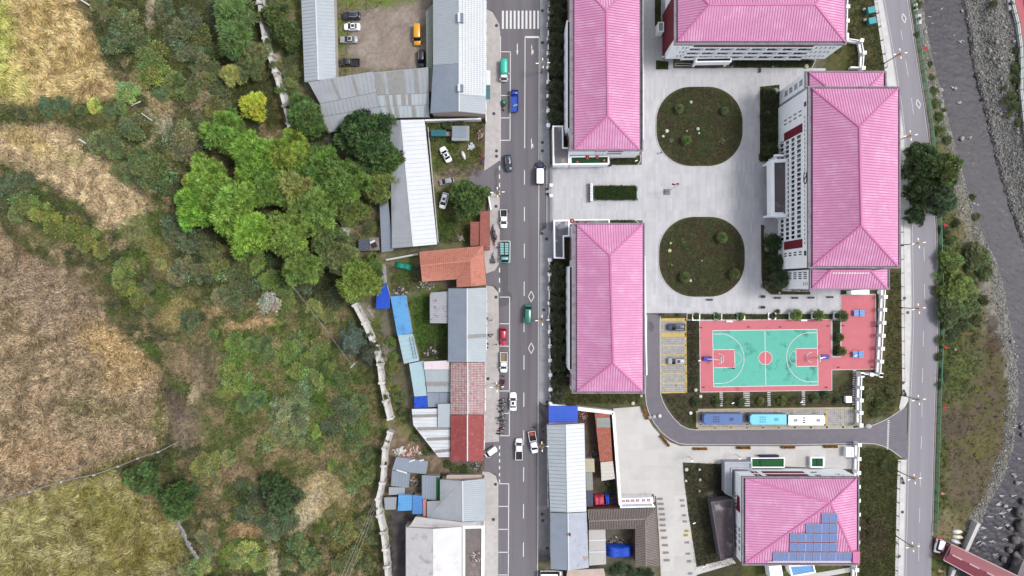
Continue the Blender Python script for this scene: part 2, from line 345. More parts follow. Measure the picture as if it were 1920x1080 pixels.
# fine speckle of single plants and clods
sp = (fbm(GX/6, GY/6, 7, 2)-.5)*.5*sstep(0, 60, 720-GX)+(fbm(GX/5, GY/5, 3, 2)-.5)*.35
col = np.clip(col*(1+sp[..., None]), .01, .9)
GZ = land(np.clip(GX, -500, 2420), np.clip(GY, -420, 1500))
def grid_mesh(name, PX, PY, Z, mat, colr=None, smooth=True):
    s = K*(CAMH-Z)/CAMH; V = np.stack([(PX-960)*s, (540-PY)*s, Z], -1).reshape(-1, 3)
    h, w = PX.shape; i = np.arange(h*w).reshape(h, w)
    F = np.stack([i[1:, :-1], i[1:, 1:], i[:-1, 1:], i[:-1, :-1]], -1).reshape(-1)
    return npmesh(name, V, F, 4, mat, None if colr is None else colr.reshape(-1, 3), smooth)
m_ground = M('soil_and_grass', (0,0,0), .95, .16, 1.3, .6, 3.0, vcol=True, spec=.1)
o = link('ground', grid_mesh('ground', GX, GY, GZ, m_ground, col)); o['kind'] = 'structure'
def colat(px, py):
    i = np.clip(np.searchsorted(gx, px), 1, len(gx)-1); j = np.clip(np.searchsorted(gy, py), 1, len(gy)-1)
    return col[j, i]

# ------------------------------------------------------------------ grass, stubble and low plants (uncountable)
m_blade = leafmat('grass_blade', .3)
def tufts(name, px, py, nb, ln, wd_, tilt, seed, dirf=None, jit=.22, gain=1.0, dark=.1):
    r = np.random.default_rng(seed); n = len(px); z = land(px, py); s = K*(CAMH-z)/CAMH
    base = np.stack([(px-960)*s, (540-py)*s, z-.03], -1); c = colat(px, py)*gain
    base = np.repeat(base, nb, 0)+np.concatenate([r.normal(0, .22, (n*nb, 2)), np.zeros((n*nb, 1))], 1)
    a = r.random(n*nb)*2*np.pi
    if dirf is not None: a = np.repeat(dirf(px, py), nb)+r.normal(0, .45, n*nb)
    L_ = ln*(.6+.8*r.random(n*nb)); w = wd_*(.6+.8*r.random(n*nb)); tl = tilt*(.5+r.random(n*nb))
    tl = np.clip(tl, .1, 1.45); dx = np.cos(a); dy = np.sin(a)
    tip = base+np.stack([dx*np.sin(tl)*L_, dy*np.sin(tl)*L_, np.cos(tl)*L_], -1)
    side = np.stack([-dy*w/2, dx*w/2, 0*w], -1); V = np.stack([base-side, base+side, tip], 1).reshape(-1, 3)
    cj = np.repeat(c, nb, 0)*np.where(r.random((n*nb, 1)) < dark, .4, 1)*(1+r.normal(0, jit, (n*nb, 1)))*(1+r.normal(0, .05, (n*nb, 3)))
    me = npmesh(name, V, np.arange(n*nb*3), 3, m_blade, np.clip(np.repeat(cj, 3, 0), .008, .8))
    o = link(name, me); o['kind'] = 'stuff'; return o
r = np.random.default_rng(3)
def scatter(n, x0, x1, y0, y1, poly=None, inv=False, seed=0):
    q = np.random.default_rng(seed); px = q.uniform(x0, x1, n); py = q.uniform(y0, y1, n)
    if poly is not None:
        k = pip(px, py, poly); k = ~k if inv else k; px = px[k]; py = py[k]
    return px, py
swirl = lambda s: (lambda x, y: fbm(x/s, y/s, 3, 2)*14.0)
for nm, poly, n, ln, sw, gn in (('dry_grass', F1, 30000, .9, 34, 1.75), ('dry_grass', F2, 20000, .8, 26, 1.6), ('stubble', F3, 52000, .8, 22, 1.5), ('long_grass', F4, 30000, 1.1, 40, 1.35)):
    xs = [p[0] for p in poly]; ys = [p[1] for p in poly]
    px, py = scatter(n, max(min(xs), -120), max(xs), max(min(ys), -100), min(max(ys), 1180), poly, seed=n)
    tufts(nm, px, py, 3, ln, .25, 1.1, 7, swirl(sw), .36, gn, .24 if nm == 'stubble' else .08)
px, py = scatter(95000, -60, 735, -80, 1160, seed=9)
k = (px < iv(WALLX, py)-8)
for P in (F1, F2, F3, F4): k &= ~pip(px, py, P)
tufts('undergrowth', px[k], py[k], 4, .75, .2, .9, 8, None, .3, 1.3)
px, py = scatter(16000, 1745, 1915, -40, 1120, seed=19); k = (px > iv(ROADX, py)+10) & (px < iv(RIVL, py)-6)
c = colat(px, py); k &= (c[:, 1] > c[:, 0]*1.0) | (np.random.default_rng(1).random(len(px)) < .25)
tufts('bank_grass', px[k], py[k], 4, .6, .2, .9, 9, None, .3, 1.2)
gp = []
for poly, n in (([(628,-40),(720,2),(655,60),(652,150),(632,150)],900),([(798,228),(905,228),(900,330),(820,330)],1800),([(820,360),(880,360),(880,455),(822,455)],1500),
                ([(730,498),(790,498),(790,545),(735,545)],700),([(768,560),(838,550),(838,672),(790,672)],2200),([(1642,-30),(1656,133),(1590,133),(1590,-30)],1500),
                ([(1668,510),(1686,510),(1690,700),(1672,780),(1625,785),(1622,710),(1658,700)],2600),([(1612,840),(1662,842),(1682,860),(1680,1100),(1612,1100)],5200),
                ([(1240,740),(1312,740),(1560,740),(1602,700),(1602,758),(1302,762),(1302,800),(1270,786)],4200),([(1280,868),(1366,868),(1376,1060),(1305,1065)],3400),
                ([(1288,596),(1310,596),(1310,735),(1288,735)],900),([(674,575),(700,575),(722,640),(735,740),(770,790),(745,800),(722,720)],3000),([(500,-40),(555,-40),(570,150),(600,250),(560,250),(530,190)],2500),
                ([(655,350),(708,360),(705,440),(660,440)],1200),([(736,965),(722,965),(734,1080)],200),([(1032,738),(1200,738),(1200,755),(1032,755)],700)):
    xs = [p[0] for p in poly]; ys = [p[1] for p in poly]; gp.append(scatter(n, min(xs), max(xs), min(ys), max(ys), poly, seed=n))
px = np.concatenate([g[0] for g in gp]); py = np.concatenate([g[1] for g in gp])
tufts('rough_grass', px, py, 4, .45, .15, .9, 10, None, .25, 1.02)

# ------------------------------------------------------------------ river
def river():
    v = np.arange(-300, 1421, 2.5); u = np.linspace(-.12, 1.1, 150)
    E = iv(RIVL, v)[:, None]; R = iv(RIVR, v)[:, None]; PX = E+(R-E)*u[None, :]; PY = np.repeat(v[:, None], len(u), 1)
    sx = PX*.9+PY*.35; sy = PY*.9-PX*.3
    rough = .05+.12*sstep(840, 1000, PY)
    Z = -2.75+(fbm(sx/7, sy/2.6, 1, 4)-.5)*rough*3.2
    n = M('river_water', C(76,73,81), .4, .24, .5, .6, 1.5, stain_or_glint=(C(220,220,226), .69, .75, .5), spec=.12, big=.06, stretch=(1.0, 2.2, .35))  # stretched tone noise paints the bright and dark of ripples into the colour
    o = link('river', grid_mesh('river', PX, PY, Z, n)); o['kind'] = 'structure'
    # white water over the shallow stones of the lower bend
    q = random.Random(4); mb = MB()
    for x, y, s_ in [(1745,30,1),(1763,16,.9),(1750,44,.8),(1803,78,1.2),(1806,76,.8),(1790,165,1.3),(1798,192,1.1),(1787,66,.6),(1803,260,1.0),(1817,258,.8),(1752,100,.6),(1870,945,1.6),(1880,962,1.5),(1890,985,1.2),(1838,1018,1.5),(1872,990,1.4),(1846,1008,1.2),(1908,800,1.3),(1917,795,1.3),(1899,890,1.0),(1888,878,.8),(1860,1015,1.2),(1842,990,1.3),(1876,930,1.1),(1885,1010,1.1),(1895,955,1.2),(1912,905,1.2),(1855,968,1.2),(1866,1040,1.0),(1900,930,1.0),(1909,860,.9),(1915,700,.7),(1905,648,.6)]:
        c = W(x, y, -2.5)
        s_ *= .5
        for k in range(4 if y > 850 else 2):
            dx, dy = q.uniform(-1.1,1.1)*s_, q.uniform(-.4,.4)*s_; a0 = q.uniform(-.5,.9); P = []
            for i in range(9):
                a = i*.7; r_ = s_*q.uniform(.2,.6); u, v = r_*2.2*math.cos(a), r_*.4*math.sin(a); P.append((c.x+dx+u*math.cos(a0)-v*math.sin(a0), c.y+dy+u*math.sin(a0)+v*math.cos(a0), c.z+.01*k))
            mb.slab(P, .05)
    mk('white_water', mb, M('foam', C(184,184,190), .6, .1, 3), None, kind='stuff')
    return o
river()
def rock_mesh(name, seed, rough=.25, n=8, m=5):
    q = random.Random(seed); mb = MB(); mb.ell((0,0,0), 1, 1, .7, n, m)
    mb.v = [(x*(1+q.uniform(-rough, rough)), y*(1+q.uniform(-rough, rough)), z*(1+q.uniform(-rough, rough))) for x, y, z in mb.v]
    return mb
m_rock = M('river_stone', C(156,152,150), .85, .22, 1.2, .4, 5, objcol=True)
m_peb = M('pebbles', (0,0,0), .9, .1, 3, 0, vcol=True)
def pebbles(name, px, py, smin, smax, seed):
    q = np.random.default_rng(seed); n = len(px); z = land(px, py); s = K*(CAMH-z)/CAMH
    c = np.stack([(px-960)*s, (540-py)*s, z+.02], -1); sz = smin+(smax-smin)*q.random(n)**3
    base = np.array([(1,0,0),(0,1,0),(-1,0,0),(0,-1,0),(0,0,.7),(0,0,-.5)], float)
    V = c[:, None, :]+base[None]*sz[:, None, None]*(1+q.uniform(-.35, .35, (n, 6, 1)))
    a = q.random(n)*6.28; d = V-c[:, None, :]; V = c[:, None, :]+np.stack([d[..., 0]*np.cos(a)[:, None]-d[..., 1]*np.sin(a)[:, None], d[..., 0]*np.sin(a)[:, None]+d[..., 1]*np.cos(a)[:, None], d[..., 2]], -1)
    F = np.array([(0,1,4),(1,2,4),(2,3,4),(3,0,4),(1,0,5),(2,1,5),(3,2,5),(0,3,5)])
    FF = (np.arange(n)[:, None, None]*6+F[None]).ravel(); g = np.clip(q.normal(.15, .055, n), .05, .4)
    cl = np.repeat(np.stack([g*1.02, g, g*.97], -1), 6, 0)
    o = link(name, npmesh(name, V.reshape(-1, 3), FF, 3, m_peb, cl)); o['kind'] = 'stuff'
px, py = scatter(80000, 1725, 1960, -60, 1130, seed=31); e = iv(RIVL, py); er = iv(RIVR, py)
k = ((px < e+2) & (px > e-26*(.3+fbm(py/30, py*0, 2))) & (px > iv(ROADX, py)+8)) | (px > er-4)
c = colat(px, py); k &= ~((c[:, 1] > c[:, 0]*1.08) & (np.random.default_rng(2).random(len(px)) < .85))
pebbles('river_gravel', px[k], py[k], .10, .36, 5)
RK = []
for s_ in range(3):
    o = mk('boulder', rock_mesh('boulder', s_), m_rock, None, True); RK.append(o)
spots = [(1761,170,1.1,1.25),(1765,190,.8,1.2),(1764,200,.9,1.15),(1769,214,.7,1.1),(1733,60,.8,1.2),(1735,52,.6,1.1),(1803,21,.6,1.4),(1790,166,.7,1.5),(1799,192,.5,1.4),
         (1838,137,.9,.95),(1833,142,.7,.8),(1842,160,.8,.85),(1846,186,.8,.7),(1802,260,1.0,1.4),(1818,258,.7,1.3),(1790,655,.6,1.1),(1897,640,.9,1.1),(1906,668,.6,1.3),
         (1907,960,2.2,.42),(1912,985,2.6,.45),(1900,1010,2.0,.5),(1916,1030,2.8,.4),(1903,1040,1.7,.55),(1893,990,1.2,.6),(1917,940,1.8,.5),(1890,1030,1.3,.5),(1880,1048,1.2,.5),(1897,1060,1.6,.45),
         (1916,800,1.3,.8),(1917,815,1.0,.75),(1901,892,.8,1.3),(1884,948,.9,1.5),(1880,968,.7,1.3),(1905,905,.9,.9),(1868,80,.8,1.1),(1885,52,.7,1.3),(1880,30,.6,1.2),(1900,78,.8,1.2),(1876,110,.7,1.2),(1905,95,.6,1.3)]
spots += [(1850+rnd.random()*58, 20+rnd.random()*230, .35+rnd.random()*.4, .7+rnd.random()*.6) for _ in range(40)]
for i, (x, y, s_, g) in enumerate(spots):
    z = max(HL(x, y), -2.9); o = RK[i % 3] if i < 3 else RK[i % 3].copy()
    if i >= 3: SC.collection.objects.link(o)
    o.location = W(x, y, z+.1); o.rotation_euler = (0, 0, rnd.random()*6.28); sc_ = s_*.62; o.scale = (sc_*rnd.uniform(.8,1.3), sc_*rnd.uniform(.7,1.1), sc_*.8); o.color = (g, g, g*.98, 1)
    size = 'big' if s_ > 1.15 else ('middling' if s_ > .75 else 'small'); tone = 'pale' if g > 1 else ('mid grey' if g > .62 else 'dark')
    near = ('beside the red bridge' if y > 880 else ('on the gravel bar at the top right' if x > 1845 and y < 260 else ('at the water edge below the green fence' if x < 1785 and y < 270 else 'in the river bed')))
    tag(o, f'{size} {tone} boulder lying {near}', 'boulder', 'boulders in and along the river')
# ------------------------------------------------------------------ roads and pavements
m_asph = M('asphalt', C(128,123,129), .9, .07, .8, .25, 14, stain_or_glint=(C(112,107,113), .46, .66, .4), big=.05, stretch=(1.3, .05, 0))
m_asph2 = M('asphalt_river_road', C(158,154,162), .9, .06, .8, .2, 14, big=.05, stain_or_glint=(C(146,142,149), .46, .66, .4), stretch=(1.3, .05, .02))
m_asph3 = M('asphalt_school_road', C(126,121,130), .9, .08, .7, .25, 14, big=.06)
m_patch = M('damp_asphalt_patch', C(104,100,106), .8, .1, .8, .2, 14)
m_pave = M('pavement_concrete', C(205,199,197), .9, .07, .7, .1, 8, stain_or_glint=(C(176,168,164), .55, .75, .35), big=.07, brick=(.9,.9,.012,(-.86,.86,.86),0))
m_pave2 = M('pavement_slabs', C(186,186,191), .9, .07, .7, .1, 8, big=.06, stain_or_glint=(C(166,164,168), .52, .75, .3), brick=(3.6,.6,.02,(-.86,.86,.86),0))
m_pave3 = M('river_pavement', C(226,223,222), .9, .05, .7, .1, 8, big=.04, brick=(1.2,1.2,.02,(-.88,.88,.88),0))
m_plaza = M('plaza_slabs', C(216,215,219), .9, .06, .25, .08, 8, stain_or_glint=(C(190,190,196), .5, .75, .1), big=.07, brick=(.62,3.2,.022,(-.86,.86,.87),0))
m_plaza2 = M('yard_concrete', C(222,218,215), .9, .05, .25, .08, 8, stain_or_glint=(C(202,198,196), .52, .76, .12), big=.04, brick=(4,4,.03,(-.9,.9,.9),0))
m_line = M('road_paint', C(240,240,240), .7, .12, 2.5)
m_line2 = M('worn_road_paint', C(214,212,214), .8, .2, 2.5)
m_kerb = M('kerb_stone', C(196,193,194), .9, .1, 2)
m_bedsoil = M('garden_bed_soil', C(84,76,58), .95, .3, 1.1, .6, 4, stain_or_glint=(C(72,92,44), .5, .62, .55), spec=.1)
m_strip = M('concrete_trim', C(214,212,212), .85, .08, 1.5)
def xr(y): return np.interp(y, [-400,0,300,430,1080,1500], [1012.5,1012.5,1012,1011,1008.5,1007])
def xl(y): return np.interp(y, [-400,0,500,1080,1500], [938.5,938.5,937,934,933])
ys = [-300,0,150,300,500,700,900,1080,1380]
mb = MB(); mb.sheet([W(xl(y)-.5, y, .0) for y in ys]+[W(xr(y)+.5, y, .0) for y in ys[::-1]]); ground('main_road', mb, m_asph)
mb = MB()
mb.sheet(WP([(xr(308)+.5,308),(1019,313),(1023,320),(1023,425),(1014,430),(xr(432)+.5,437)], .006)); ground('lay_by', mb, m_asph)
def poly_sheet(name, pts, mat, z, sub=False):
    mb = MB(); mb.sheet(WP(pts, z)); return ground(name, mb, mat)
poly_sheet('side_street', [(912,-300),(938,-300),(938,52),(925,22),(910,15),(910,-300)], m_asph, .004)
poly_sheet('yard_entrance', [(904,318),(920,312),(937,302),(937.5,369),(920,355),(905,352),(880,350),(880,322)], m_asph, .004)
poly_sheet('yard_entrance', [(912,512),(922,510),(934,496),(937,496),(937,552),(929,536),(912,534)], m_asph, .004)
poly_sheet('yard_entrance', [(908,828),(936,828),(935.5,905),(930,889),(915,884),(908,884)], m_asph, .004)
poly_sheet('yard_entrance', [(1010,760),(1030,765),(1031,1040),(1009,1040)], M('old_asphalt_strip', C(132,127,130), .9, .12, .8), .004)
# left pavement
def prism_px(name, pts, mat, z1, z0=-.15, kind='structure'):
    mb = MB(); mb.prism(WP(pts, z1), z0, z1); return mk(name, mb, mat, None, kind=kind)
prism_px('pavement', [(911,16),(924,23),(936,45),(938,60),(938,300),(922,311),(908,320),(910,225)], m_pave, .12)
prism_px('pavement', [(919,356),(937,370),(937,492),(928,507),(911,513),(906,460)], m_pave, .12)
prism_px('pavement', [(911,535),(924,537),(935,549),(936,700),(935.5,828),(906,830),(908,700)], m_pave, .12)
prism_px('pavement', [(904,884),(917,885),(930,893),(934.5,908),(933,1380),(905,1380)], m_pave, .12)
prism_px('pavement', [(1013,-300),(1030,-300),(1029.5,230),(1031,312),(1023,312),(1018,308),(1012.5,300)], m_pave2, .12)
prism_px('pavement', [(1024,310),(1034,310),(1034,434),(1024,428)], m_pave2, .10)
prism_px('pavement', [(1012,441),(1015,433),(1024,427),(1037,432),(1037,490),(1030,491),(1029,757),(1020,760),(1010.5,752)], m_pave2, .12)
prism_px('pavement', [(1009.5,832),(1024,832),(1031,960),(1032,1030),(1021,1034),(1011,1028),(1008.8,1020)], M('old_pavement', C(158,154,158), .9, .1, .6, brick=(1,1,.02,(-.85,.85,.85),0)), .12)
poly_sheet('damp_patch', [(1011,1032),(1016,1040),(1029,1043),(1028,1048),(1020,1052),(1014,1048),(1011,1042)], m_patch, .012)
poly_sheet('damp_patch', [(928,318),(936,312),(935,322),(931,330),(933,345),(934,360),(937,368),(930,364),(927,352),(930,340),(926,328)], m_patch, .012)
poly_sheet('damp_patch', [(934,500),(945,493),(953,494),(953,545),(960,552),(960,563),(954,571),(937,576),(936,560),(943,553),(940,530),(936,515)], m_patch, .012)
poly_sheet('damp_patch', [(1012,760),(1020,775),(1027,785),(1030,792),(1020,800),(1014,806),(1013,795),(1018,786),(1012,772)], m_patch, .012)
poly_sheet('damp_patch', [(1216,603),(1224,604),(1227,614),(1222,624),(1216,618)], m_patch, .024)
# markings, main road: one object each kind of line, every dash a piece
marks = thing('road_markings', 'painted white lines, arrows and diamonds on the main road', 'road markings', W(970,500,.01))
def dash(pts, w, name='dash', z=.014, root=None, mat=None):
    mb = MB()
    for a, b in zip(pts[:-1], pts[1:]):
        a = W(*a, z); b = W(*b, z); d = (b-a).normalized(); n_ = Vector((-d.y, d.x, 0))*w/2
        mb.sheet([a-n_, b-n_, b+n_, a+n_])
    return mk(name, mb, mat or m_line, root or marks)
def loop_line(pts, w, name, z=.014, root=None): return dash(pts+[pts[0]], w, name, z, root)
for i in range(10):
    x = 943+7.35*i; dash([(x, 20), (x, 54)], .52, 'zebra_stripe')
dash([(984,69.5),(1011,69.5)], .5, 'stop_line'); dash([(984.5,70),(983.8,278)], .2, 'lane_line')
for y in [319,388,457,528,596,666,736,807,876,945,1017]: dash([(983.5-.003*(y-319), y),(983.4-.003*(y-319), y+27)], .2)
dash([(1011,70),(1010.5,300)], .16, 'edge_line'); dash([(1010.5,342),(1010,440),(1009.2,700),(1008,1100)], .16, 'edge_line')
dash([(938.5,68),(938,302)], .18, 'edge_line')
dash([(957,97),(956.3,263)], .2, 'bay_line')
for y in (97,137.5,179,221,263): dash([((938.5 if y != 137.5 else 953), y),(957, y)], .2, 'bay_line')
dash([(955.6,557),(955,817)], .2, 'bay_line')
for y in (557,607,649,733,775,817): dash([(936.8,y),(955.5,y)], .2, 'bay_line')
loop_line([(937.5,452),(956.5,452),(956,492),(937,492)], .2, 'bay_line')
dash([(954,907),(953,1120)], .2, 'bay_line')
for y in (907,949.5,992.5,1035.5,1078): dash([(934.8,y),(954,y)], .2, 'bay_line')
for a, b in ((311,319),(327,335),(343,351),(358,366),(502,511),(521,530),(540,548),(836,842),(849,855),(861,867),(874,880),(887,893),(899,905)): dash([(936.6,a),(936.6,b)], .28)
for y in (556,653): loop_line([(996,y-10.3),(1001.2,y),(996,y+10.3),(990.8,y)], .2, 'diamond')
def arrow_poly(pts): mb = MB(); mb.sheet(WP(pts, .014)); mk('arrow', mb, m_line, marks)
arrow_poly([(969.2,82),(970.8,82),(970.8,95),(972,95),(970,103.5),(968,95),(969.2,95)])
for x, y in ((997,81),(996.5,257)):
    arrow_poly([(x-1.1,y+9),(x,y+1),(x+1.1,y+9),(x+.8,y+9),(x+1,y+14),(x+3.4,y+12),(x+3,y+17),(x+4.2,y+19),(x+1,y+19),(x+.9,y+22),(x-.5,y+22),(x-.4,y+9)])
# river road
yy = [-300,-100,0,67,160,240,413,600,760,1006,1080,1380]
LFT = ([-400,0,51,160,240,400,600,760,878,1080,1500],[1590,1655,1665,1682,1694,1707,1710,1704,1700,1695,1688])  # kerb line, school side
mb = MB(); mb.sheet([W(iv(LFT, y), y, 0) for y in yy]+[W(iv(ROADX, y), y, 0) for y in yy[::-1]]); ground('river_road', mb, m_asph2)
PVL = ([-400,0,51,135,160,240,400,600,760,878,1080,1500],[1572,1639,1647,1660,1663,1680,1689,1690.5,1692,1683,1678,1672])
def strip(name, y0, y1, A, B, mat, z, n=16, z0=-.15, da=0, db=0):
    t = np.linspace(y0, y1, n); pts = [(iv(A, y)+da, y) for y in t]+[(iv(B, y)+db, y) for y in t[::-1]]
    mb = MB(); mb.prism(WP(pts, z), z0, z); return ground(name, mb, mat)
strip('pavement', -300, 740, PVL, LFT, m_pave3, .12, 26, db=-1.2); strip('pavement', 862, 1380, PVL, LFT, m_pave3, .12, 14, db=-1.2)
strip('kerb', -300, 745, LFT, LFT, m_kerb, .14, 26, da=-1.1, db=.3); strip('kerb', 860, 1380, LFT, LFT, m_kerb, .14, 14, da=-1.1, db=.3)
strip('kerb', -300, 1005, ROADX, ROADX, m_kerb, .14, 30, da=0, db=1.3)
prism_px('pavement', [(1691,740),(1704,740),(1703,752),(1697,763),(1688,770),(1686,764)], m_pave3, .12)
rm2 = thing('road_markings', 'faded white lane dashes and diamonds on the river road', 'road markings', W(1710,400,.01))
for a, b in (((1689,55),(1692,75)),((1698,113),(1703,143)),((1709,184),(1713,214)),((1732.5,463),(1733,489)),((1733.5,532),(1733.5,560)),((1728,818),(1727,842)),((1724.5,952),(1724,980)),((1723,1018),(1722.5,1052)),((1731.5,620),(1731,650)),((1730,690),(1729.5,718)),((1729,755),(1728.6,782)),((1726,885),(1725.6,912))):
    dash([a, b], .15, 'dash', .014, rm2, m_line2)
for x, y in ((1695,34),(1722,195)): loop_line([(x-2,y-9),(x+4,y),(x+2,y+9),(x-4,y)], .18, 'diamond', .014, rm2)
dash([(iv(LFT, y)+3.5, y) for y in range(-100, 1200, 100)], .12, 'edge_line', .014, rm2, m_line2)
dash([(iv(ROADX, y)-2.5, y) for y in range(-100, 1010, 60)], .14, 'edge_line', .014, rm2, m_line2)
# school road
inner = [(1238,590),(1238,737),(1243,753),(1251,768),(1262,783),(1276,797),(1290,804),(1305,806),(1605,803),(1625,800),(1640,796),(1652,791),(1664,785),(1680,775),(1694,765)]
outer = [(1213,590),(1210,740),(1212,758),(1216,772),(1226,792),(1240,810),(1256,823),(1272,831),(1285,833),(1480,834),(1620,831),(1640,832),(1655,836),(1670,843),(1690,858)]
mb = MB(); L_ = WP(inner, .01)+[W(1701,764,.01),W(1700,862,.01)]+WP(outer[::-1], .01); mb.sheet(L_); ground('school_road', mb, m_asph3)
for pts in (inner, outer):
    for a, b in zip(pts[:-1], pts[1:]):
        mb = MB(); mb.bar(W(*a, .05), W(*b, .05), .22, .16)
    mb = MB()
    for a, b in zip(pts[:-1], pts[1:]): mb.bar(W(*a, .03), W(*b, .03), .22, .2)
    ground('kerb', mb, m_kerb)
rm3 = thing('road_markings', 'row of short white give-way dashes across the mouth of the school road', 'road markings', W(1665,815,.01))
for i in range(17): y = 788+i*3.3; dash([(1666-.1*i, y),(1666-.1*i, y+1.6)], .5, 'dash', .022, rm3)
# plazas
def rrect(x0, y0, x1, y1, r, n=8):
    pts = []
    for cx, cy, a0 in ((x1-r,y0+r,-90),(x1-r,y1-r,0),(x0+r,y1-r,90),(x0+r,y0+r,180)):
        for i in range(n+1): a = math.radians(a0+90*i/n); pts.append((cx+r*math.cos(a), cy+r*math.sin(a)))
    return pts
prism_px('plaza', [(1033,309),(1203,309),(1205,-300),(1262,-300),(1262,128),(1548,128),(1548,160),(1576,160),(1576,587),(1212,587),(1208,480),(1205,413),(1033,413)], m_plaza, .06)
prism_px('school_yard', [(1150,766),(1200,762),(1206,768),(1212,780),(1224,800),(1240,818),(1258,830),(1275,836),(1480,837),(1604,834),(1605,880),(1280,867),(1283,905),(1290,960),(1306,1062),(1310,1380),(1252,1380),(1236,1010),(1230,930),(1160,930),(1153,840)], m_plaza2, .06)
prism_px('footpath', [(1304,1064),(1372,1046),(1380,1056),(1306,1078)], m_plaza2, .065)
def bed(name, pts, z=.16, kerb=True, mat=None):
    o = prism_px(name, pts, mat or m_bedsoil, z)
    if kerb:
        mb = MB(); p = WP(pts, z)
        for a, b in zip(p, p[1:]+p[:1]): mb.bar((a.x,a.y,z-.08), (b.x,b.y,z-.08), .16, .24)
        ground('bed_kerb', mb, m_strip)
    return o
def bed_grass(name, pts, n, k=1.0, seed=1, ln=.4, c=(88,90,58), c2=(72,92,46), z=.14):
    mx = sum(p[0] for p in pts)/len(pts); my = sum(p[1] for p in pts)/len(pts); pts = [(x+3.2*(1 if x < mx else -1)*min(1, abs(x-mx)/12), y+3.2*(1 if y < my else -1)*min(1, abs(y-my)/12)) for x, y in pts]
    xs = [p[0] for p in pts]; ys = [p[1] for p in pts]; px, py = scatter(n, min(xs), max(xs), min(ys), max(ys), pts, seed=seed)
    r = np.random.default_rng(seed); n = len(px); nb = 4
    base = np.stack([(px-960)*K, (540-py)*K, px*0+z], -1); base = np.repeat(base, nb, 0)+np.concatenate([r.uniform(-.22,.22,(n*nb,2)), np.zeros((n*nb,1))], 1)
    a = r.random(n*nb)*6.28; tl = .7+.6*r.random(n*nb); L_ = ln*(.5+r.random(n*nb)); w = .14
    tip = base+np.stack([np.cos(a)*np.sin(tl)*L_, np.sin(a)*np.sin(tl)*L_, np.cos(tl)*L_], -1); sd_ = np.stack([-np.sin(a)*w/2, np.cos(a)*w/2, 0*a], -1)
    V = np.stack([base-sd_, base+sd_, tip], 1).reshape(-1, 3); t = sstep(.42,.6, fbm(px/9, py/9, seed % 8))
    cj = np.repeat(lerp(cc(*c)+0*np.zeros((n,3)), cc(*c2), t), nb, 0)*(1+r.normal(0,.25,(n*nb,1)))
    o = link(name, npmesh(name, V, np.arange(n*nb*3), 3, m_blade, np.clip(np.repeat(cj,3,0), .01, .6))); o['kind'] = 'stuff'
for i, (x0, y0, x1, y1) in enumerate(((1230,162,1393,312),(1235,406,1397,557))):
    P = rrect(x0, y0, x1, y1, 66, 14); bed('lawn', P); bed_grass('lawn_grass', P, 5200, seed=20+i, c=(96,88,64), c2=(84,96,56))
beds = [([(1424,162),(1462,158),(1462,304),(1424,304)],900), ([(1426,421),(1433,421),(1433,446),(1466,446),(1466,545),(1520,547),(1520,553),(1445,553),(1430,540),(1427,520)],900),
        ([(1375,112),(1530,112),(1522,128),(1372,128)],500), ([(1229,112),(1254,115),(1254,131),(1229,131)],150), ([(1227,-80),(1240,-80),(1240,49),(1227,49)],150),
        ([(1143,297),(1201,290),(1201,302),(1195,310),(1143,310)],200), ([(1143,412),(1190,412),(1200,420),(1143,420)],80), ([(1288,588),(1576,588),(1576,599),(1288,600)],400),
        ([(1560,600),(1576,600),(1576,668),(1560,668)],220), ([(1162,930),(1162,928),(1226,926),(1228,940),(1162,940)],80)]
for i, (P, n) in enumerate(beds): bed('garden_bed', P, .14); bed_grass('bed_grass', P, n, seed=40+i, c=(70,76,46), c2=(62,84,40), z=.13)
bed('garden_bed', [(1266,119),(1296,119),(1296,123),(1266,123)], .14)
# sports ground
m_red = M('red_court_paint', C(216,122,132), .8, .05, .5, stain_or_glint=(C(186,98,106), .58, .70, .2), big=.04)
m_grn = M('green_court_paint', C(104,196,176), .8, .05, .5, stain_or_glint=(C(70,148,132), .54, .66, .22), big=.03)
red = prism_px('sports_ground', [(1311.5,601),(1558,598.5),(1559,669.5),(1577,669),(1576,553),(1641,551.5),(1643.5,692),(1559.3,693.5),(1559.5,731.5),(1313,735)], m_red, .10)
trim = MB(); P = WP([(1311.5,601),(1558,598.5),(1559,669.5),(1577,669),(1576,553),(1641,551.5),(1643.5,692),(1559.3,693.5),(1559.5,731.5),(1313,735)], .04)
for a, b in zip(P, P[1:]+P[:1]): trim.bar(a, b, .18, .2)
ground('sports_ground_edge', trim, m_strip)
CO = [(1336,620),(1532,617.5),(1534,722),(1338,725.5)]     # corners of the playing field
def cw(u, v, z=0):      # court metres (0..28, 0..15) to the world
    a, b, c, d = [W(*p, .1) for p in CO]; u /= 28; v /= 15
    p = a*(1-u)*(1-v)+b*u*(1-v)+c*u*v+d*(1-u)*v; p.z = z; return p
mb = MB(); mb.sheet([cw(0,0,.112),cw(28,0,.112),cw(28,15,.112),cw(0,15,.112)]); court = tag(mk('basketball_court', mb, m_grn), 'turquoise basketball court with white lines and red keys on a red sports ground', 'court')
def cpoly(name, pts, mat, z): mb = MB(); mb.sheet([cw(u, v, z) for u, v in pts]); return mk(name, mb, mat, court)
def cline(pts, w=.16, name='court_line'):
    mb = MB(); p = [cw(u, v, .136) for u, v in pts]
    for a, b in zip(p[:-1], p[1:]):
        d = (b-a).normalized(); n_ = Vector((-d.y, d.x, 0))*w/2; mb.sheet([a-n_-d*.04, b-n_+d*.04, b+n_+d*.04, a+n_-d*.04])
    return mk(name, mb, m_line, court)
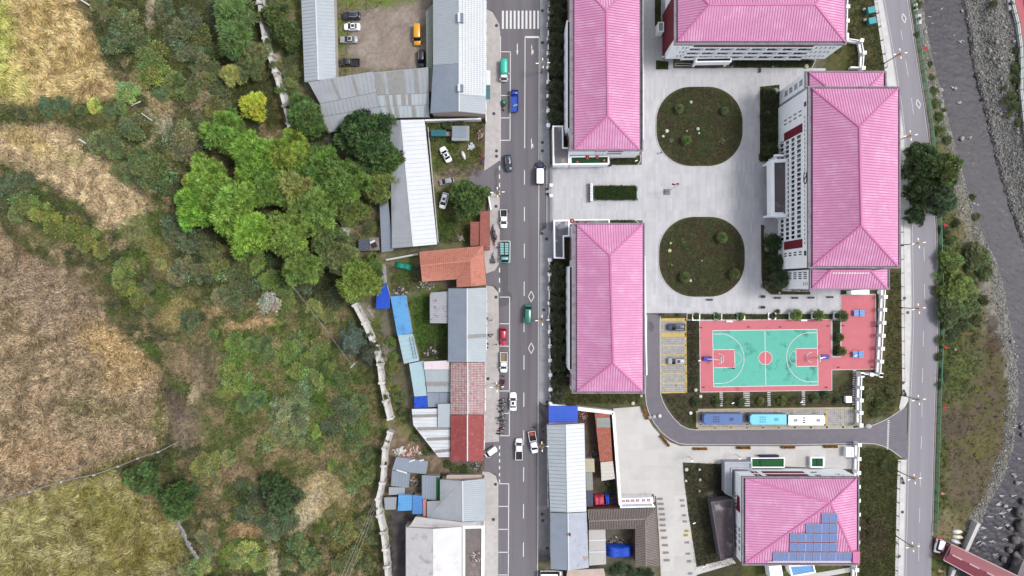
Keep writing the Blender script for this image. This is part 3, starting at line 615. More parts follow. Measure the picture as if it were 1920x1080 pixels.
arc = lambda cx, cy, r, a0, a1, n=24: [(cx+r*math.cos(math.radians(a0+(a1-a0)*i/n)), cy+r*math.sin(math.radians(a0+(a1-a0)*i/n))) for i in range(n+1)]
cpoly('key', [(0,5.1),(5.8,5.1),(5.8,9.9),(0,9.9)], m_red, .124); cpoly('key', [(22.2,5.1),(28,5.1),(28,9.9),(22.2,9.9)], m_red, .124); cpoly('centre_circle', arc(14,7.5,1.8,0,345,23), m_red, .124)
cline([(0,0),(28,0),(28,15),(0,15),(0,0)]); cline([(14,0),(14,15)]); cline(arc(14,7.5,1.8,0,360))
for s in (0, 1):
    f = (lambda P: P) if not s else (lambda P: [(28-u, v) for u, v in P])
    cline(f([(0,5.1),(5.8,5.1),(5.8,9.9),(0,9.9)])); cline(f(arc(5.8,7.5,1.8,-90,90))); cline(f([(0,.9),(2.9,.9)]+arc(1.57,7.5,6.73,-78,78,30)+[(2.9,14.1),(0,14.1)])); cline(f(arc(1.6,7.5,1.3,-90,90,14)))
m_paver = M('parking_pavers', C(186,182,182), .9, .18, 1.2, .2, 6, brick=(.55,.55,.06,(-.62,.64,.56),0), stain_or_glint=(C(120,128,96), .60, .72, .5))
m_pavey = M('yellow_pavers', C(220,192,120), .9, .12, 1.0, .2, 6, brick=(.5,.5,.03,(-.85,.85,.8),0))
m_pavet = M('tan_pavers', C(200,186,158), .9, .12, 1.0, .2, 6, brick=(.5,.5,.03,(-.85,.85,.8),0))
prism_px('parking_area', [(1236,597),(1286,597),(1288,736),(1237,738)], m_paver, .05)
pk = thing('bay_stripes', 'yellow painted paver borders of the upright school car park', 'paving', W(1262,667,.05))
def pstripe(a, b, w, mat=m_pavey, root=None): mb = MB(); mb.bar(W(*a, .056), W(*b, .056), w, .02); mk('stripe', mb, mat, root or pk)
pstripe((1237,599.5),(1286,599),.75); pstripe((1237,628),(1286,627.5),1.15); pstripe((1237.5,597),(1238.5,737),.4); pstripe((1285.5,597),(1287,736),.4)
for y in (648,666,684,701,719,736): pstripe((1238,y),(1286.5,y-.5),.34)
prism_px('parking_area', [(1305,767),(1604,763.5),(1604,802),(1305.5,805)], m_paver, .05)
pk2 = thing('bay_stripes', 'tan and yellow paver bands of the long car park with the coaches', 'paving', W(1455,785,.05))
pstripe((1305,768.5),(1604,765),.5,m_pavet,pk2); pstripe((1305,803.5),(1604,800.5),.5,m_pavet,pk2); pstripe((1307,767),(1307,804),.5,m_pavet,pk2); pstripe((1602,765),(1602,802),.5,m_pavet,pk2)
for i in range(9): x = 1340+i*30; pstripe((x,769),(x+.5,803),.4,m_pavey if i % 3 == 1 else m_pavet,pk2)
# stepping-stone paths
for nm, xs_, y0, y1, lab in (('a',(1352,),737,762,'below the left end of the court'),('b',(1396.5,1402.5),737,762,'the double one left of centre under the court'),('c',(1441.5,),736,760,'under the middle of the court'),('d',(1506,),735,760,'under the right half of the court'),('e',(1602,),695,762,'the long one beside the white fence'),('f',(1316,),589,598,'by the top left corner of the court')):
    t = thing('stepping_stone_path', 'stepping-stone path of white slabs, '+lab, 'path', W(xs_[0],(y0+y1)/2,0))
    for x in xs_:
        y = y0; i = 0
        while y < y1:
            mb = MB(); a = W(x+.015*(y-y0)*(-1 if nm == 'e' else 1), y, 0); mb.box(a.x-.42, a.y-.15, -.05, a.x+.42, a.y+.15, .09); mk('slab', mb, m_strip, t); y += 3.9 if nm != 'e' else 4.2
# manhole covers
m_iron = M('cast_iron', C(84,82,88), .6, .2, 3, metal=.4)
mh = MB(); mh.tube((0,0,0),(0,0,.03), .42, .42, 18); mhr = MB(); mhr.tube((0,0,.03),(0,0,.05), .3, .27, 18)
first = None
for x, y, g in [(931,48,1.2),(926,213,1.2),(931,283,1.3),(931,293,1.3),(930,387,1.2),(930,557,.9),(915,710,1.2),(929,908,1.2),(925,974,1.2),(1017,20,.5),(1017,80,.5),(1017,267,.5),(1017,283,.5),(1016,438,.6),(1025,448,.6),(1019.5,581,.5),(1026,754,.8),(1016.5,964,.6),(1018,976,.6),(1026,1028,.6),(1696,559,1.3),(1702,586,1.3),(1693,718,1.2),(1692,960,1.1),(1686,1043,1.1)]:
    side = 'west pavement of the main road' if x < 960 else ('east pavement of the main road' if x < 1100 else 'pavement of the river road')
    lab = f"round {'dark' if g < .9 else 'grey'} manhole cover in the {side}"
    if first is None:
        first = thing('manhole_cover', lab, 'manhole cover', (0,0,0), 'manhole covers in the pavements'); mk('rim', mh, m_iron, first); mk('lid', mhr, m_iron, first); r_ = first
    else: r_ = clone(first, (0,0,0), 0, lab)
    r_.location = W(x, y, .12)
# ------------------------------------------------------------------ buildings
m_pink = M('pink_roof_sheet', C(230,160,200), .6, .06, .5, spec=.25, big=.05, stain_or_glint=(C(238,180,216), .5, .64, .32))  # the paler patches paint glints of the roof sheets into the colour
m_pinkr = M('pink_roof_rib', C(204,122,170), .6, .06, 1, spec=.2)
m_pinkc = M('pink_ridge_cap', C(218,128,176), .6, .06, 1, spec=.2)
m_gut = M('grey_gutter', C(150,142,152), .8, .14, .8, stain_or_glint=(C(122,112,120), .5, .7, .6))
m_white = M('white_render', C(240,242,244,1.75), .8, .05, .5, stain_or_glint=(C(222,224,226,1.6), .6, .8, .5))
m_grey = M('grey_render', C(176,180,190,1.2), .85, .08, .6)
m_win = M('window_glass', C(40,44,54), .15, .15, 1.2, spec=.6)
m_dred = M('dark_red_cladding', C(134,34,54), .7, .08, .8)
m_conc = M('stained_concrete', C(138,132,134), .9, .12, .7, .1, 5, stain_or_glint=(C(186,182,182), .55, .68, .35))
m_dark = M('dark_opening', C(46,44,50), .8, .1, 1)
def plane_z(P):
    a, b, c = [Vector(q) for q in P[:3]]; n_ = (b-a).cross(c-a).normalized()
    return n_ if n_.z > 0 else -n_
def ribs(mb, poly, spacing, w, h, along=None, off=.5, lift=0.0, inset=0.0):
    P = [Vector(q) for q in poly]; best = None
    for i in range(1, len(P)-1):
        c = (P[i]-P[0]).cross(P[i+1]-P[0])
        if best is None or c.length > best.length: best = c
    n_ = best.normalized(); n_ = n_ if n_.z > 0 else -n_
    d = Vector((0,0,-1)); d = d-n_*d.dot(n_)
    if along is not None: d = Vector(along); d = d-n_*d.dot(n_)
    if d.length < 1e-3: d = Vector((1,0,0))
    d.normalize(); e = n_.cross(d); o = P[0]
    q = [((p-o).dot(d), (p-o).dot(e)) for p in P]; lo = min(v for u, v in q); hi = max(v for u, v in q)
    k = int((hi-lo)/spacing)
    for i in range(k+1):
        t = lo+(i+off)*spacing; xs = []
        if t >= hi: break
        for j in range(len(q)):
            (u1, v1), (u2, v2) = q[j], q[(j+1) % len(q)]
            if (v1 > t) != (v2 > t): xs.append(u1+(u2-u1)*(t-v1)/(v2-v1))
        xs.sort()
        for a, b in zip(xs[::2], xs[1::2]):
            if b-a < .25: continue
            A = o+d*(a+inset)+e*t+n_*(lift+h/2-.01); B = o+d*(b-inset)+e*t+n_*(lift+h/2-.01); mb.bar(A, B, w, h, up=n_)
def inset_poly(pts, d):
    P = [Vector((p[0], p[1], 0)) for p in pts]; a = sum(P[i-1].x*P[i].y-P[i].x*P[i-1].y for i in range(len(P))); sgn = 1 if a > 0 else -1; out = []
    for i in range(len(P)):
        p0, p1, p2 = P[i-1], P[i], P[(i+1) % len(P)]; d1 = (p1-p0).normalized(); d2 = (p2-p1).normalized()
        n1 = Vector((-d1.y, d1.x, 0))*sgn; n2 = Vector((-d2.y, d2.x, 0))*sgn; b = n1+n2
        if b.length < .1: b = n1
        b.normalize(); k = max(b.dot(n1), .35); q = p1+b*(d/k); out.append(Vector((q.x, q.y, pts[i][2] if len(pts[i]) > 2 else 0)))
    return out
def house(name, label, cat, faces, outline, wmat=None, inset=.3, caps=(), capmat=None, group=None, z0=-.1, ribw=.06, ribh=.05, roofname='roof', thick=.08, zb=0):
    """faces: (material, rib material or None, rib spacing, [(px,py,height)...]); outline: the eaves the walls stand under"""
    O = WP(outline); c = sum(O, Vector())/len(O); c.z = zb
    root = thing(name, label, cat, c, group)
    if wmat:
        I = inset_poly(O, inset); k = len(I); mb = MB()
        for i in range(k):
            a, b = I[i], I[(i+1) % k]; mb.add([(a.x,a.y,zb+z0),(b.x,b.y,zb+z0),(b.x,b.y,b.z-.1),(a.x,a.y,a.z-.1)], [(0,1,2,3)])
        mk('wall', mb, wmat, root)
    for f in faces:
        m, rm_, sp_, pts = f[:4]; P = WP(pts); mb = MB(); mb.slab(P, thick); rf = mk(roofname, mb, m, root)
        if rm_:
            mb = MB(); ribs(mb, P, sp_, ribw, ribh, along=(f[4] if len(f) > 4 else None))
            if mb.v: mk('roof_rib', mb, rm_, rf, kind='stuff')
    for a, b in caps:
        mb = MB(); A = W(*a); B = W(*b); A.z += .05; B.z += .05; mb.bar(A, B, .3, .1); mk('ridge_cap', mb, capmat or m_strip, root)
    return root
WINC = {}
def window(root, A, d, u0, u1, z0, z1, fw=.1, fmat=None, gmat=None, out=.08, name='window', pane=True, hood=False):
    """a window on a wall that runs from A along d; the outside is to the left of d"""
    w = round(u1-u0, 2); h = round(z1-z0, 2); key = (w, h, fw, out, (fmat or m_white).name, (gmat or m_win).name, hood)
    if key not in WINC:
        mb = MB(); mb.box(0,-.02,0, w, out, fw).box(0,-.02,h-fw, w, out*(5 if hood else 1), h).box(0,-.02,fw, fw, out, h-fw).box(w-fw,-.02,fw, w, out, h-fw)
        if w > 1.3 and pane: mb.box(w/2-.04,-.02,fw, w/2+.04, out*.8, h-fw)
        f = bpy.data.meshes.new(name); f.from_pydata(mb.v, [], mb.f); f.materials.append(fmat or m_white)
        g = MB(); g.box(fw,-.02,fw, w-fw, .02, h-fw); gm = bpy.data.meshes.new('pane'); gm.from_pydata(g.v, [], g.f); gm.materials.append(gmat or m_win)
        WINC[key] = (f, gm)
    f, gm = WINC[key]; d = Vector((d[0], d[1], 0)).normalized(); o = org(root); p = Vector((A[0], A[1], 0))+d*u0
    fr = link(name, f, root, (p.x-o.x, p.y-o.y, z0-o.z), math.atan2(d.y, d.x)); link('pane', gm, fr)
    return fr
def wbox(name, mat, root, A, d, u0, u1, z0, z1, out0, out1):
    d = Vector((d[0], d[1], 0)).normalized(); n_ = Vector((-d.y, d.x, 0)); A = Vector((A[0], A[1], 0)); mb = MB()
    p = [A+d*u0+n_*out0, A+d*u1+n_*out0, A+d*u1+n_*out1, A+d*u0+n_*out1]; mb.prism(p, z0, z1); return mk(name, mb, mat, root)
def rectpx(x0, y0, x1, y1, h): return [W(x0,y1,h), W(x1,y1,h), W(x1,y0,h), W(x0,y0,h)]      # sw, se, ne, nw
def ring(mb, P, w, z0, z1):
    I = inset_poly(P, w); k = len(P); Q = [Vector(p) for p in P]
    if sum(Q[i-1].x*Q[i].y-Q[i].x*Q[i-1].y for i in range(k)) < 0: Q = Q[::-1]; I = I[::-1]
    for i in range(k):
        a, b, c, d = Q[i], Q[(i+1)%k], I[(i+1)%k], I[i]
        mb.add([(a.x,a.y,z1),(b.x,b.y,z1),(c.x,c.y,z1),(d.x,d.y,z1),(a.x,a.y,z0),(b.x,b.y,z0),(c.x,c.y,z0),(d.x,d.y,z0)], [(0,1,2,3),(4,5,1,0),(3,2,6,7),(7,6,5,4)])
def school(name, label, rect, roofr, he, ridge, rise, walls=m_white, faces=None, caps=None, gf=0):
    P = rectpx(*rect, he); c = sum(P, Vector())/4; c.z = 0; root = thing(name, label, 'school building', c, 'pink-roofed school buildings')
    mb = MB(); mb.prism(inset_poly(P, .25), gf-.1, he-.5); mk('wall', mb, walls, root)
    if gf: mb = MB(); mb.prism(inset_poly(P, 1.6), -.1, gf); mk('ground_floor', mb, m_grey, root)
    mb = MB(); ring(mb, P, .32, he-.55, he+.12); mk('parapet', mb, m_gut, root)
    mb = MB(); mb.prism(inset_poly(P, .3), he-.5, he-.35); mk('gutter', mb, m_gut, root)
    z = he+.05; sw, se, ne, nw = rectpx(*roofr, z)
    if faces is None:
        a = W(*ridge[0], he+rise); b = W(*ridge[1], he+rise)
        if abs(a.y-b.y) > abs(a.x-b.x):      # ridge runs north-south, a north
            fs = [[sw,nw,a,b],[se,ne,a,b][::-1],[nw,ne,a],[sw,se,b]]; cp = [(a,b),(a,nw),(a,ne),(b,sw),(b,se)]
        else: fs = [[sw,se,b,a],[nw,ne,b,a],[sw,nw,a],[se,ne,b]]; cp = [(a,b),(a,nw),(a,sw),(b,ne),(b,se)]
    else: fs, cp = faces(sw, se, ne, nw)
    roof = MB(); roof.slab([sw,se,ne,nw], .12); rf = mk('eaves', roof, m_pinkr, root)
    for f in fs:
        mb = MB(); mb.slab(f, .06); s = mk('roof', mb, m_pink, root); mb = MB(); ribs(mb, f, .64, .15, .08); mk('roof_rib', mb, m_pinkr, s, kind='stuff')
    for u, v in cp:
        mb = MB(); mb.bar(u+Vector((0,0,.08)), v+Vector((0,0,.08)), .42, .12); mk('ridge_cap', mb, m_pinkc, root)
    return root, [Vector((p.x, p.y, 0)) for p in inset_poly(P, .25)]
# A, north-west block
rA, fA = school('school_block', 'long pink-roofed school block at the top, left of the upper round lawn', (1068,-50,1206,283), (1077,-44,1199,280), 10.5, [(1137,20),(1140,217)], 2.8)
rB, fB = school('school_block', 'long pink-roofed school block beside the lower hedge, south of the entrance plaza', (1072,418,1209,738), (1082,421,1205,734), 10.5, [(1144,479),(1150,681)], 2.8)
for root, F in ((rA, fA), (rB, fB)):
    sw, se, ne, nw = F; L_ = (nw-sw).length
    gal = MB()                                           # projecting gallery along the west side
    u = L_*.1
    wbox('gallery', m_white, root, sw, (0,1), L_*.13, L_*.75, .2, 8.6, 0, .9)
    wbox('gallery_roof', m_dark, root, sw, (0,1), L_*.13+.2, L_*.75-.2, 8.62, 8.68, .05, .55)
    wbox('gallery_parapet', m_white, root, sw, (0,1), L_*.13, L_*.75, 8.6, 9.2, .6, .9)
    n = int(L_*.62/3)
    for i in range(n):
        for z in (1.0, 3.9, 6.7): window(root, sw-Vector((.9,0,0)), (0,1), L_*.13+.7+i*3, L_*.13+2.5+i*3, z, z+1.4)
    for z in (1.0, 4.2, 7.3):
        wbox('cladding', m_dred, root, sw, (0,1), L_*.79, L_*.93, z, z+1.7, 0, .06); wbox('cladding', m_dred, root, sw, (0,1), L_*.02, L_*.1, z, z+1.7, 0, .06)
    for i in range(int(L_/3.2)):
        for z in (1.0, 4.2, 7.3): window(root, ne, (0,-1), 1+i*3.2, 2.9+i*3.2, z, z+1.6)
# south end of block A: windows, salmon panels
sw, se, ne, nw = fA; wd = (se-sw).length; A0 = se
sal = M('salmon_cladding', C(204,134,128), .7, .08, .8)
for z in (5.2, 7.8):
    for i in range(3): window(rA, A0, (-1,0), wd*.50+i*.95, wd*.50+.85+i*.95, z, z+1.1, gmat=M('violet_glass', C(70,30,52), .2))
    wbox('cladding', sal, rA, A0, (-1,0), wd*.25, wd*.46, z, z+1.3, 0, .06)
for z in (7.4, 8.4): window(rA, A0, (-1,0), wd*.13, wd*.18, z, z+.5)
# flat gatehouses beside the entrance, roof garden
def flat_block(name, label, cat, pts, h, roofmat=m_conc, pw=.35, wall=m_white, ph=.35, group=None, zb=-.1):
    P = WP(pts, h+ph); c = sum(P, Vector())/len(P); c.z = 0; root = thing(name, label, cat, c, group)
    mb = MB(); mb.prism([(p.x,p.y) for p in inset_poly(P,.04)], zb, h); mk('wall', mb, wall, root)
    if zb > 0:
        for p in inset_poly(P, .5): mb = MB(); mb.box(p.x-.25, p.y-.25, -.1, p.x+.25, p.y+.25, zb); mk('column', mb, wall, root)
    mb = MB(); ring(mb, P, pw, h-.3, h+ph); mk('parapet', mb, wall, root)
    mb = MB(); mb.prism([(p.x,p.y) for p in inset_poly(P, pw*.7)], h, h+.06); mk('roof', mb, roofmat, root); return root
g1 = flat_block('gatehouse', 'L-shaped grey flat-roofed gatehouse with white parapet north of the entrance', 'gatehouse', [(1036,235.5),(1056,235.5),(1056.5,276),(1068,276.5),(1068,309),(1037,309.5)], 4.2)
g2 = flat_block('gatehouse', 'L-shaped flat-roofed gatehouse with pale stains, south of the entrance', 'gatehouse', [(1038,412.5),(1068,412),(1068,443.5),(1057.5,443.5),(1058,485),(1039,484)], 4.2, M('pale_stained_roof', C(128,126,132), .9, .12, .8, stain_or_glint=(C(206,206,212), .5, .58, .16)))
for g, x0, y in ((g1, 1037, 309.5), (g2, 1039, 484)):
    p = W(x0+27, y, 4.5)
    for i in range(2): window(g, (p.x, p.y+.04, 0), (-1,0), .6+i*1.7, 1.9+i*1.7, 1.2, 2.5)
rg = flat_block('roof_terrace', 'narrow terrace roof of dark green turf with red star ornaments and white parapet', 'terrace', [(1069,292.5),(1142,291.5),(1142.5,308),(1069,309)], 3.6, M('dark_green_turf', C(36,84,52), .95, .2, 2))
rt2 = flat_block('roof_terrace', 'narrow grey terrace roof with red flowers at the head of the lower school block', 'terrace', [(1068.5,411.5),(1143,411),(1143,420),(1068.5,420)], 3.6, m_conc, pw=.25)
m_rose = M('red_flower', C(196,70,76), .8, .2, 3); m_stone = M('worn_stone', C(196,194,190), .9, .12, 2)
def flower(x, y, h, r, root_lab, big=True):
    t = thing('flower_ornament', root_lab, 'flower ornament', W(x, y, h), 'red flower ornaments on the terrace roofs'); c = W(x, y, h)
    q = random.Random(int(x*7))
    for i in range(6):
        a = i*1.047; mb = MB(); mb.ell((c.x+math.cos(a)*r*.5, c.y+math.sin(a)*r*.5, c.z+.25), r*.5, r*.4, .18, 8, 3); mk('petal', mb, m_rose, t, True)
    mb = MB(); mb.tube((c.x,c.y,c.z),(c.x,c.y,c.z+.5), r*.25); mk('core', mb, m_strip, t)
for x, y, r in ((1101,296,.65),(1119,295.5,.55),(1132,301,.5),(1082,304,.45)): flower(x, y, 3.7, r, f"{'largest red' if r > .6 else 'red'} flower ornament on the green turf terrace, {'first' if x < 1090 else 'second' if x < 1110 else 'third' if x < 1125 else 'last'} from the left")
for x, y, r in ((1072.5,414.5,.75),(1085,416,.4),(1101,417,.35)): flower(x, y, 3.8, r, f"{'big red' if r > .6 else 'small red'} flower ornament on the grey terrace, {'left' if x < 1080 else 'middle' if x < 1095 else 'right'} one of the three")
# C, north block
rC, fC = school('school_building', 'wide white school building at the top edge with three storeys of open corridors', (1264,-62,1587,84), (1271,-56,1584,77.5), 14, [(1330,9),(1529,8)], 3.2, gf=3.2)
sw, se, ne, nw = fC; wd = (se-sw).length
wbox('cladding', m_dred, rC, sw, (0,1), 1.5, 12.5, 0.2, 12.8, 0, .08)
A = se; D_ = (-1,0)          # u counts from the east end
U = lambda f: wd*(1-f)       # f: 0 west .. 1 east
wbox('name_frieze', M('brown_frieze', C(96,54,52), .8, .3, 1.2), rC, A, D_, U(.83), U(.12), 12.0, 12.75, 0, .08)
wbox('corridor_back', m_grey, rC, A, D_, U(.84), U(.10), 3.2, 11.6, -.02, .02)
for fl in range(3):
    z = 3.2+fl*2.85
    wbox('corridor_slab', m_white, rC, A, D_, U(.845), U(.095), z-.15, z+.1, 0, .3); wbox('balustrade', m_white, rC, A, D_, U(.845), U(.095), z+.1, z+1.1, .22, .32)
    for i in range(8):
        u = U(.84)+(U(.10)-U(.84))*(i+.3)/8; window(rC, A, D_, u, u+2.6, z+.4, z+2.75, fw=.05, out=.06); wbox('bay_wall', m_white, rC, A, D_, u+2.3, u+3.4, z+.2, z+1.5, .0, .15)
for i in range(9):
    u = U(.845)+(U(.095)-U(.845)-.3)*i/8; wbox('column', m_white, rC, A, D_, u, u+.3, 3.0, 11.8, .0, .36)
wbox('corridor_slab', m_white, rC, A, D_, U(.845), U(.095), 11.62, 11.9, 0, .3)
for fl in range(3):
    z = 4.6+fl*3.0
    for f in (.865,.892,.919,.946,.968): window(rC, A, D_, U(f), U(f)+.55, z, z+1.5)
    for f in (.068,.088): window(rC, A, D_, U(f), U(f)+.5, z, z+1.5)
for k in range(3): window(rC, A, D_, U(.04), U(.04)+1.0, 9.4+k*1.0, 9.9+k*1.0)
pc = flat_block('entrance_canopy', 'white entrance canopy box in front of the top school building', 'canopy', [(1305,107.5),(1372,106.5),(1372,116),(1304,117)], 4.3, m_dark, wall=m_white, zb=2.2)
fr = flat_block('glass_porch', 'small white framed glass porch at the red west wall of the top school building', 'porch', [(1234,41),(1245,41),(1245,59),(1234,59)], 3.2, m_grey, pw=.2)
# D, east building
rD, fD = school('school_building', 'tallest white school building with big pink roof, beside the river road', (1515,162,1688,503), (1524,166,1684,499), 18.8, [(1612,238),(1615.5,423)], 4.2)
sw, se, ne, nw = fD; L_ = (nw-sw).length
A = sw; D_ = (0,1)
def Y(f): return L_*f      # f from the south end
wbox('cladding', m_dred, rD, A, D_, Y(.115), Y(.163), 4.2, 15.2, .0, .10); wbox('cladding', m_dred, rD, A, D_, Y(.772), Y(.822), 4.2, 15.2, .0, .10)
for z in (1.0, 4.4, 7.8, 11.2, 14.9): wbox('beam', m_white, rD, A, D_, Y(.165), Y(.77), z-.22, z+.22, 0, .2)
nb = 22
for i in range(nb+1):
    u = Y(.165)+(Y(.77)-Y(.165)-.25)*i/nb; wbox('fin', m_white, rD, A, D_, u, u+.2, .5, 15.2, 0, .34)
for fl in range(4):
    z = 1.9+fl*3.4
    for i in range(nb):
        u = Y(.165)+(Y(.77)-Y(.165))*i/nb+.35; window(rD, A, D_, u, u+1.2, z, z+2.3, fw=.04, out=.05, pane=False)
for z in (4.0, 7.0, 10.0, 13.0):
    for f in (.072, .086, .868, .892): window(rD, A, D_, Y(f), Y(f)+.42, z, z+1.9, fw=.05)
for i in range(30):
    if i in (14, 15): continue
    u = Y(.13)+i*Y(.735)/30; window(rD, A, D_, u, u+.72, 16.2, 17.5, fw=.08, hood=True)
for f in (.065, .905): window(rD, A, D_, Y(f), Y(f)+1.3, 16.0, 17.6, fw=.08)
# emblem between the small windows
em = MB(); c = A+Vector((0, Y(.505), 16.9))
for i in range(20):
    a = i*math.pi/10; b = (i+1)*math.pi/10; em.bar((c.x-.1, c.y+1.5*math.cos(a), c.z+.85*math.sin(a)), (c.x-.1, c.y+1.5*math.cos(b), c.z+.85*math.sin(b)), .13, .16)
for i in range(10):
    t = i/9-.5; em.bar((c.x-.1, c.y+2*t, c.z+.8*math.sin(t*5)), (c.x-.1, c.y+2*(t+.1), c.z+.8*math.sin((t+.1)*5)), .14, .2)
mk('emblem', em, m_dark, rD)
wing = []
for nm, rect, lab, top in (('n', (1510,133,1662,163.5), 'lower north wing of the tallest school building, pink hipped end roof', True), ('s', (1518,503.5,1668,543.5), 'lower south wing of the tallest school building, pink roof with a white skylight slot', False)):
    def fs(sw, se, ne, nw, top=top):
        h2 = 18.0
        if top: a = W(1551,163,h2); b = W(1631,163,h2); return [[nw,ne,b,a],[sw,nw,a],[se,ne,b]], [(a,nw),(b,ne)]
        a = W(1557,507.5,h2); b = W(1633,507.5,h2); return [[sw,se,b,a],[sw,nw,a],[se,ne,b]], [(a,sw),(b,se),(a,b)]
    r_, f_ = school('school_wing', lab, rect, (rect[0]+8, rect[1]+3, rect[2]-5, rect[3]-(0 if top else 2.5)) if top else (rect[0]+5, rect[1]+0, rect[2]-4, rect[3]-2), 16.4, None, 0, faces=fs)
    sw, se, ne, nw = f_; l2 = (nw-sw).length
    for z in (3.4, 6.4, 9.4, 12.4):
        for j in range(4):
            u = l2*((.28 if top else .52)+j*.105); window(r_, sw, (0,1), u, u+.32, z, z+2.1, fw=.04, pane=False)
    if not top:
        for j in range(3): window(r_, sw, (0,1), l2*.16, l2*.16+1.0, 12.2+j*1.0, 12.8+j*1.0)
        mb = MB(); a = W(1561,509.5,17.7); b = W(1630,509.5,17.7); mb.bar(a, b, .9, .3); mk('skylight', mb, M('skylight_sheet', C(214,210,200), .4, .3, 1.5), r_)
pr = flat_block('entrance_porch', 'white entrance porch with stained grey roof on the west side of the tallest school building', 'porch', [(1445.5,299),(1480,297),(1480,407),(1446.5,406)], 6.0, M('porch_roof', C(118,110,112), .9, .12, .6, stain_or_glint=(C(160,154,154), .55, .7, .3)), pw=.85, ph=.5, zb=3.4)
for y in (300,405): wbox('porch_beam', m_white, pr, W(1436,y+1.5,0), (0,1), 0, .5, 5.2, 6.2, -2.2, 0)
wbox('porch_front', m_white, pr, W(1440,405,0), (0,1), 0, 14.3, 5.0, 6.0, .0, .35)
for y in (301,335,370,404): wbox('porch_column', m_white, pr, W(1442.5,y,0), (0,1), -.25, .25, 0, 5.2, -.3, .3)
# E, hall with solar panels
def fE(sw, se, ne, nw):
    a = W(1557.8,943.3,12.0); e2 = W(1596,1031,10.0)
    return [[sw,nw,a],[nw,ne,a],[ne,se,a],[sw,se,a]], [(a,nw),(a,ne),(a,sw),(a,se)]
rE, fE_ = school('school_hall', 'school hall with lopsided pink pyramid roof carrying solar panels', (1391,893.5,1611,1060), (1397.5,897.5,1606.5,1056), 8.6, None, 3, faces=fE)
sw, se, ne, nw = fE_; A = nw; D_ = (1,0); wd = (ne-nw).length
for z in (1.9, 4.6):
    wbox('cladding', m_dred, rE, A, D_, wd*.23, wd*.60, z+1.0, z+2.7, 0, .06); wbox('cladding', m_dred, rE, A, D_, wd*.13, wd*.185, z+1.0, z+2.7, 0, .06)
    wbox('mullion', m_white, rE, A, D_, wd*.155, wd*.16, z+1.0, z+2.7, .06, .1)
for z in (3.2, 5.9):       # glyph-like corner windows
    for (u0,u1,za,zb) in ((.66,.665,.2,1.4),(.668,.69,.9,1.2),(.672,.695,.2,.45),(.697,.702,.6,1.4),(.705,.715,.1,.4)):
        wbox('window_strip', m_dark, rE, A, D_, wd*u0, wd*u1, z+za, z+zb, 0, .05)
for (u0,u1,za,zb) in ((.86,.865,4.8,6.4),(.872,.885,5.6,6.3),(.888,.892,4.8,5.6),(.90,.915,6.2,6.6)): wbox('window_strip', m_grey, rE, A, D_, wd*u0, wd*u1, za, zb, 0, .05)
A = sw; D_ = (0,1); l2 = (nw-sw).length
for i in range(4):
    y0 = l2*(.56+i*.045); wbox('cladding', m_dred, rE, A, D_, y0, y0+l2*.047, 3.8+.15*i, 6.6-.1*i, 0, .06); wbox('window_strip', m_dark, rE, A, D_, y0+.2, y0+.4, 2.4, 3.6, 0, .05); wbox('window_strip', m_dark, rE, A, D_, y0+.2, y0+.9, 3.45, 3.6, 0, .055)
wbox('window_strip', m_dark, rE, A, D_, l2*.745, l2*.75, 2.4, 3.6, 0, .05)
for f in (.12,.20,.27,.34):
    for z in (2.6,5.2): 
        for k in range(2): wbox('window_strip', m_dark, rE, A, D_, l2*f+k*.55, l2*f+.18+k*.55, z, z+1.1, 0, .05)
        wbox('window_strip', m_dark, rE, A, D_, l2*f, l2*f+.9, z+1.1, z+1.3, 0, .05)
# solar array: every panel a part
m_pv = M('solar_glass', C(112,134,190), .12, .08, 1.5, spec=.7); m_al = M('aluminium', C(206,208,214), .4, .05, 2, metal=.3)
apx = W(1557.8,943.3,12.0); zz = 8.65; swp, sep = W(1397.5,1056,zz), W(1606.5,1056,zz); nn = plane_z([swp, sep, apx])
def onroof(px, py, lift=.25):
    g = W(px, py, 0); cpos = Vector((0,0,CAMH)); r_ = g-cpos; q = swp+nn*lift; t = (q-cpos).dot(nn)/r_.dot(nn); return cpos+r_*t
sol = thing('solar_array', 'stepped array of blue solar panels on the pink hall roof', 'solar panels', onroof(1520,1030))
def panel(x0, y0, x1, y1):
    a, b, c, d = onroof(x0,y1), onroof(x1,y1), onroof(x1,y0), onroof(x0,y0); mb = MB(); mb.add([a,b,c,d]+[p+nn*.05 for p in (a,b,c,d)], [(0,3,2,1),(4,5,6,7),(0,1,5,4),(1,2,6,5),(2,3,7,6),(3,0,4,7)])
    p_ = mk('panel', mb, m_pv, sol); mb = MB(); L2 = [a,b,c,d]
    for u, v in zip(L2, L2[1:]+L2[:1]): mb.bar(u+nn*.05, v+nn*.05, .07, .05, up=nn)
    mb.bar((a+b)/2+nn*.056, (c+d)/2+nn*.056, .03, .02, up=nn); mk('panel_frame', mb, m_al, p_)
for (y0, y1, x0, n) in ((962.5,979.5,1541,2),(982,998.5,1511.5,4),(1000.5,1016,1481.5,6),(1018.5,1033,1481,6),(1036,1051.5,1449.5,10)):
    for i in range(n): x = x0+i*14.7; panel(x+(.9 if i % 2 else .2), y0, x+13.9+(.5 if i % 2 else 0), y1)
    mb = MB(); mb.bar(onroof(x0-1, y1+.8, .3), onroof(x0+n*14.7, y1+.8, .3), .12, .12); mk('rail', mb, m_dred if y0 < 1036 else m_al, sol)
mb = MB(); mb.bar(onroof(1438,1053.5,.3), onroof(1598,1053.5,.3), .25, .25); mk('tank_pipe', mb, m_al, sol)
wbox('roof_hatch', m_pinkc, rE, W(1598.5,1055.5,9.4), (1,0), 0, 1.75, 8.0, 9.6, 0, 2.9)
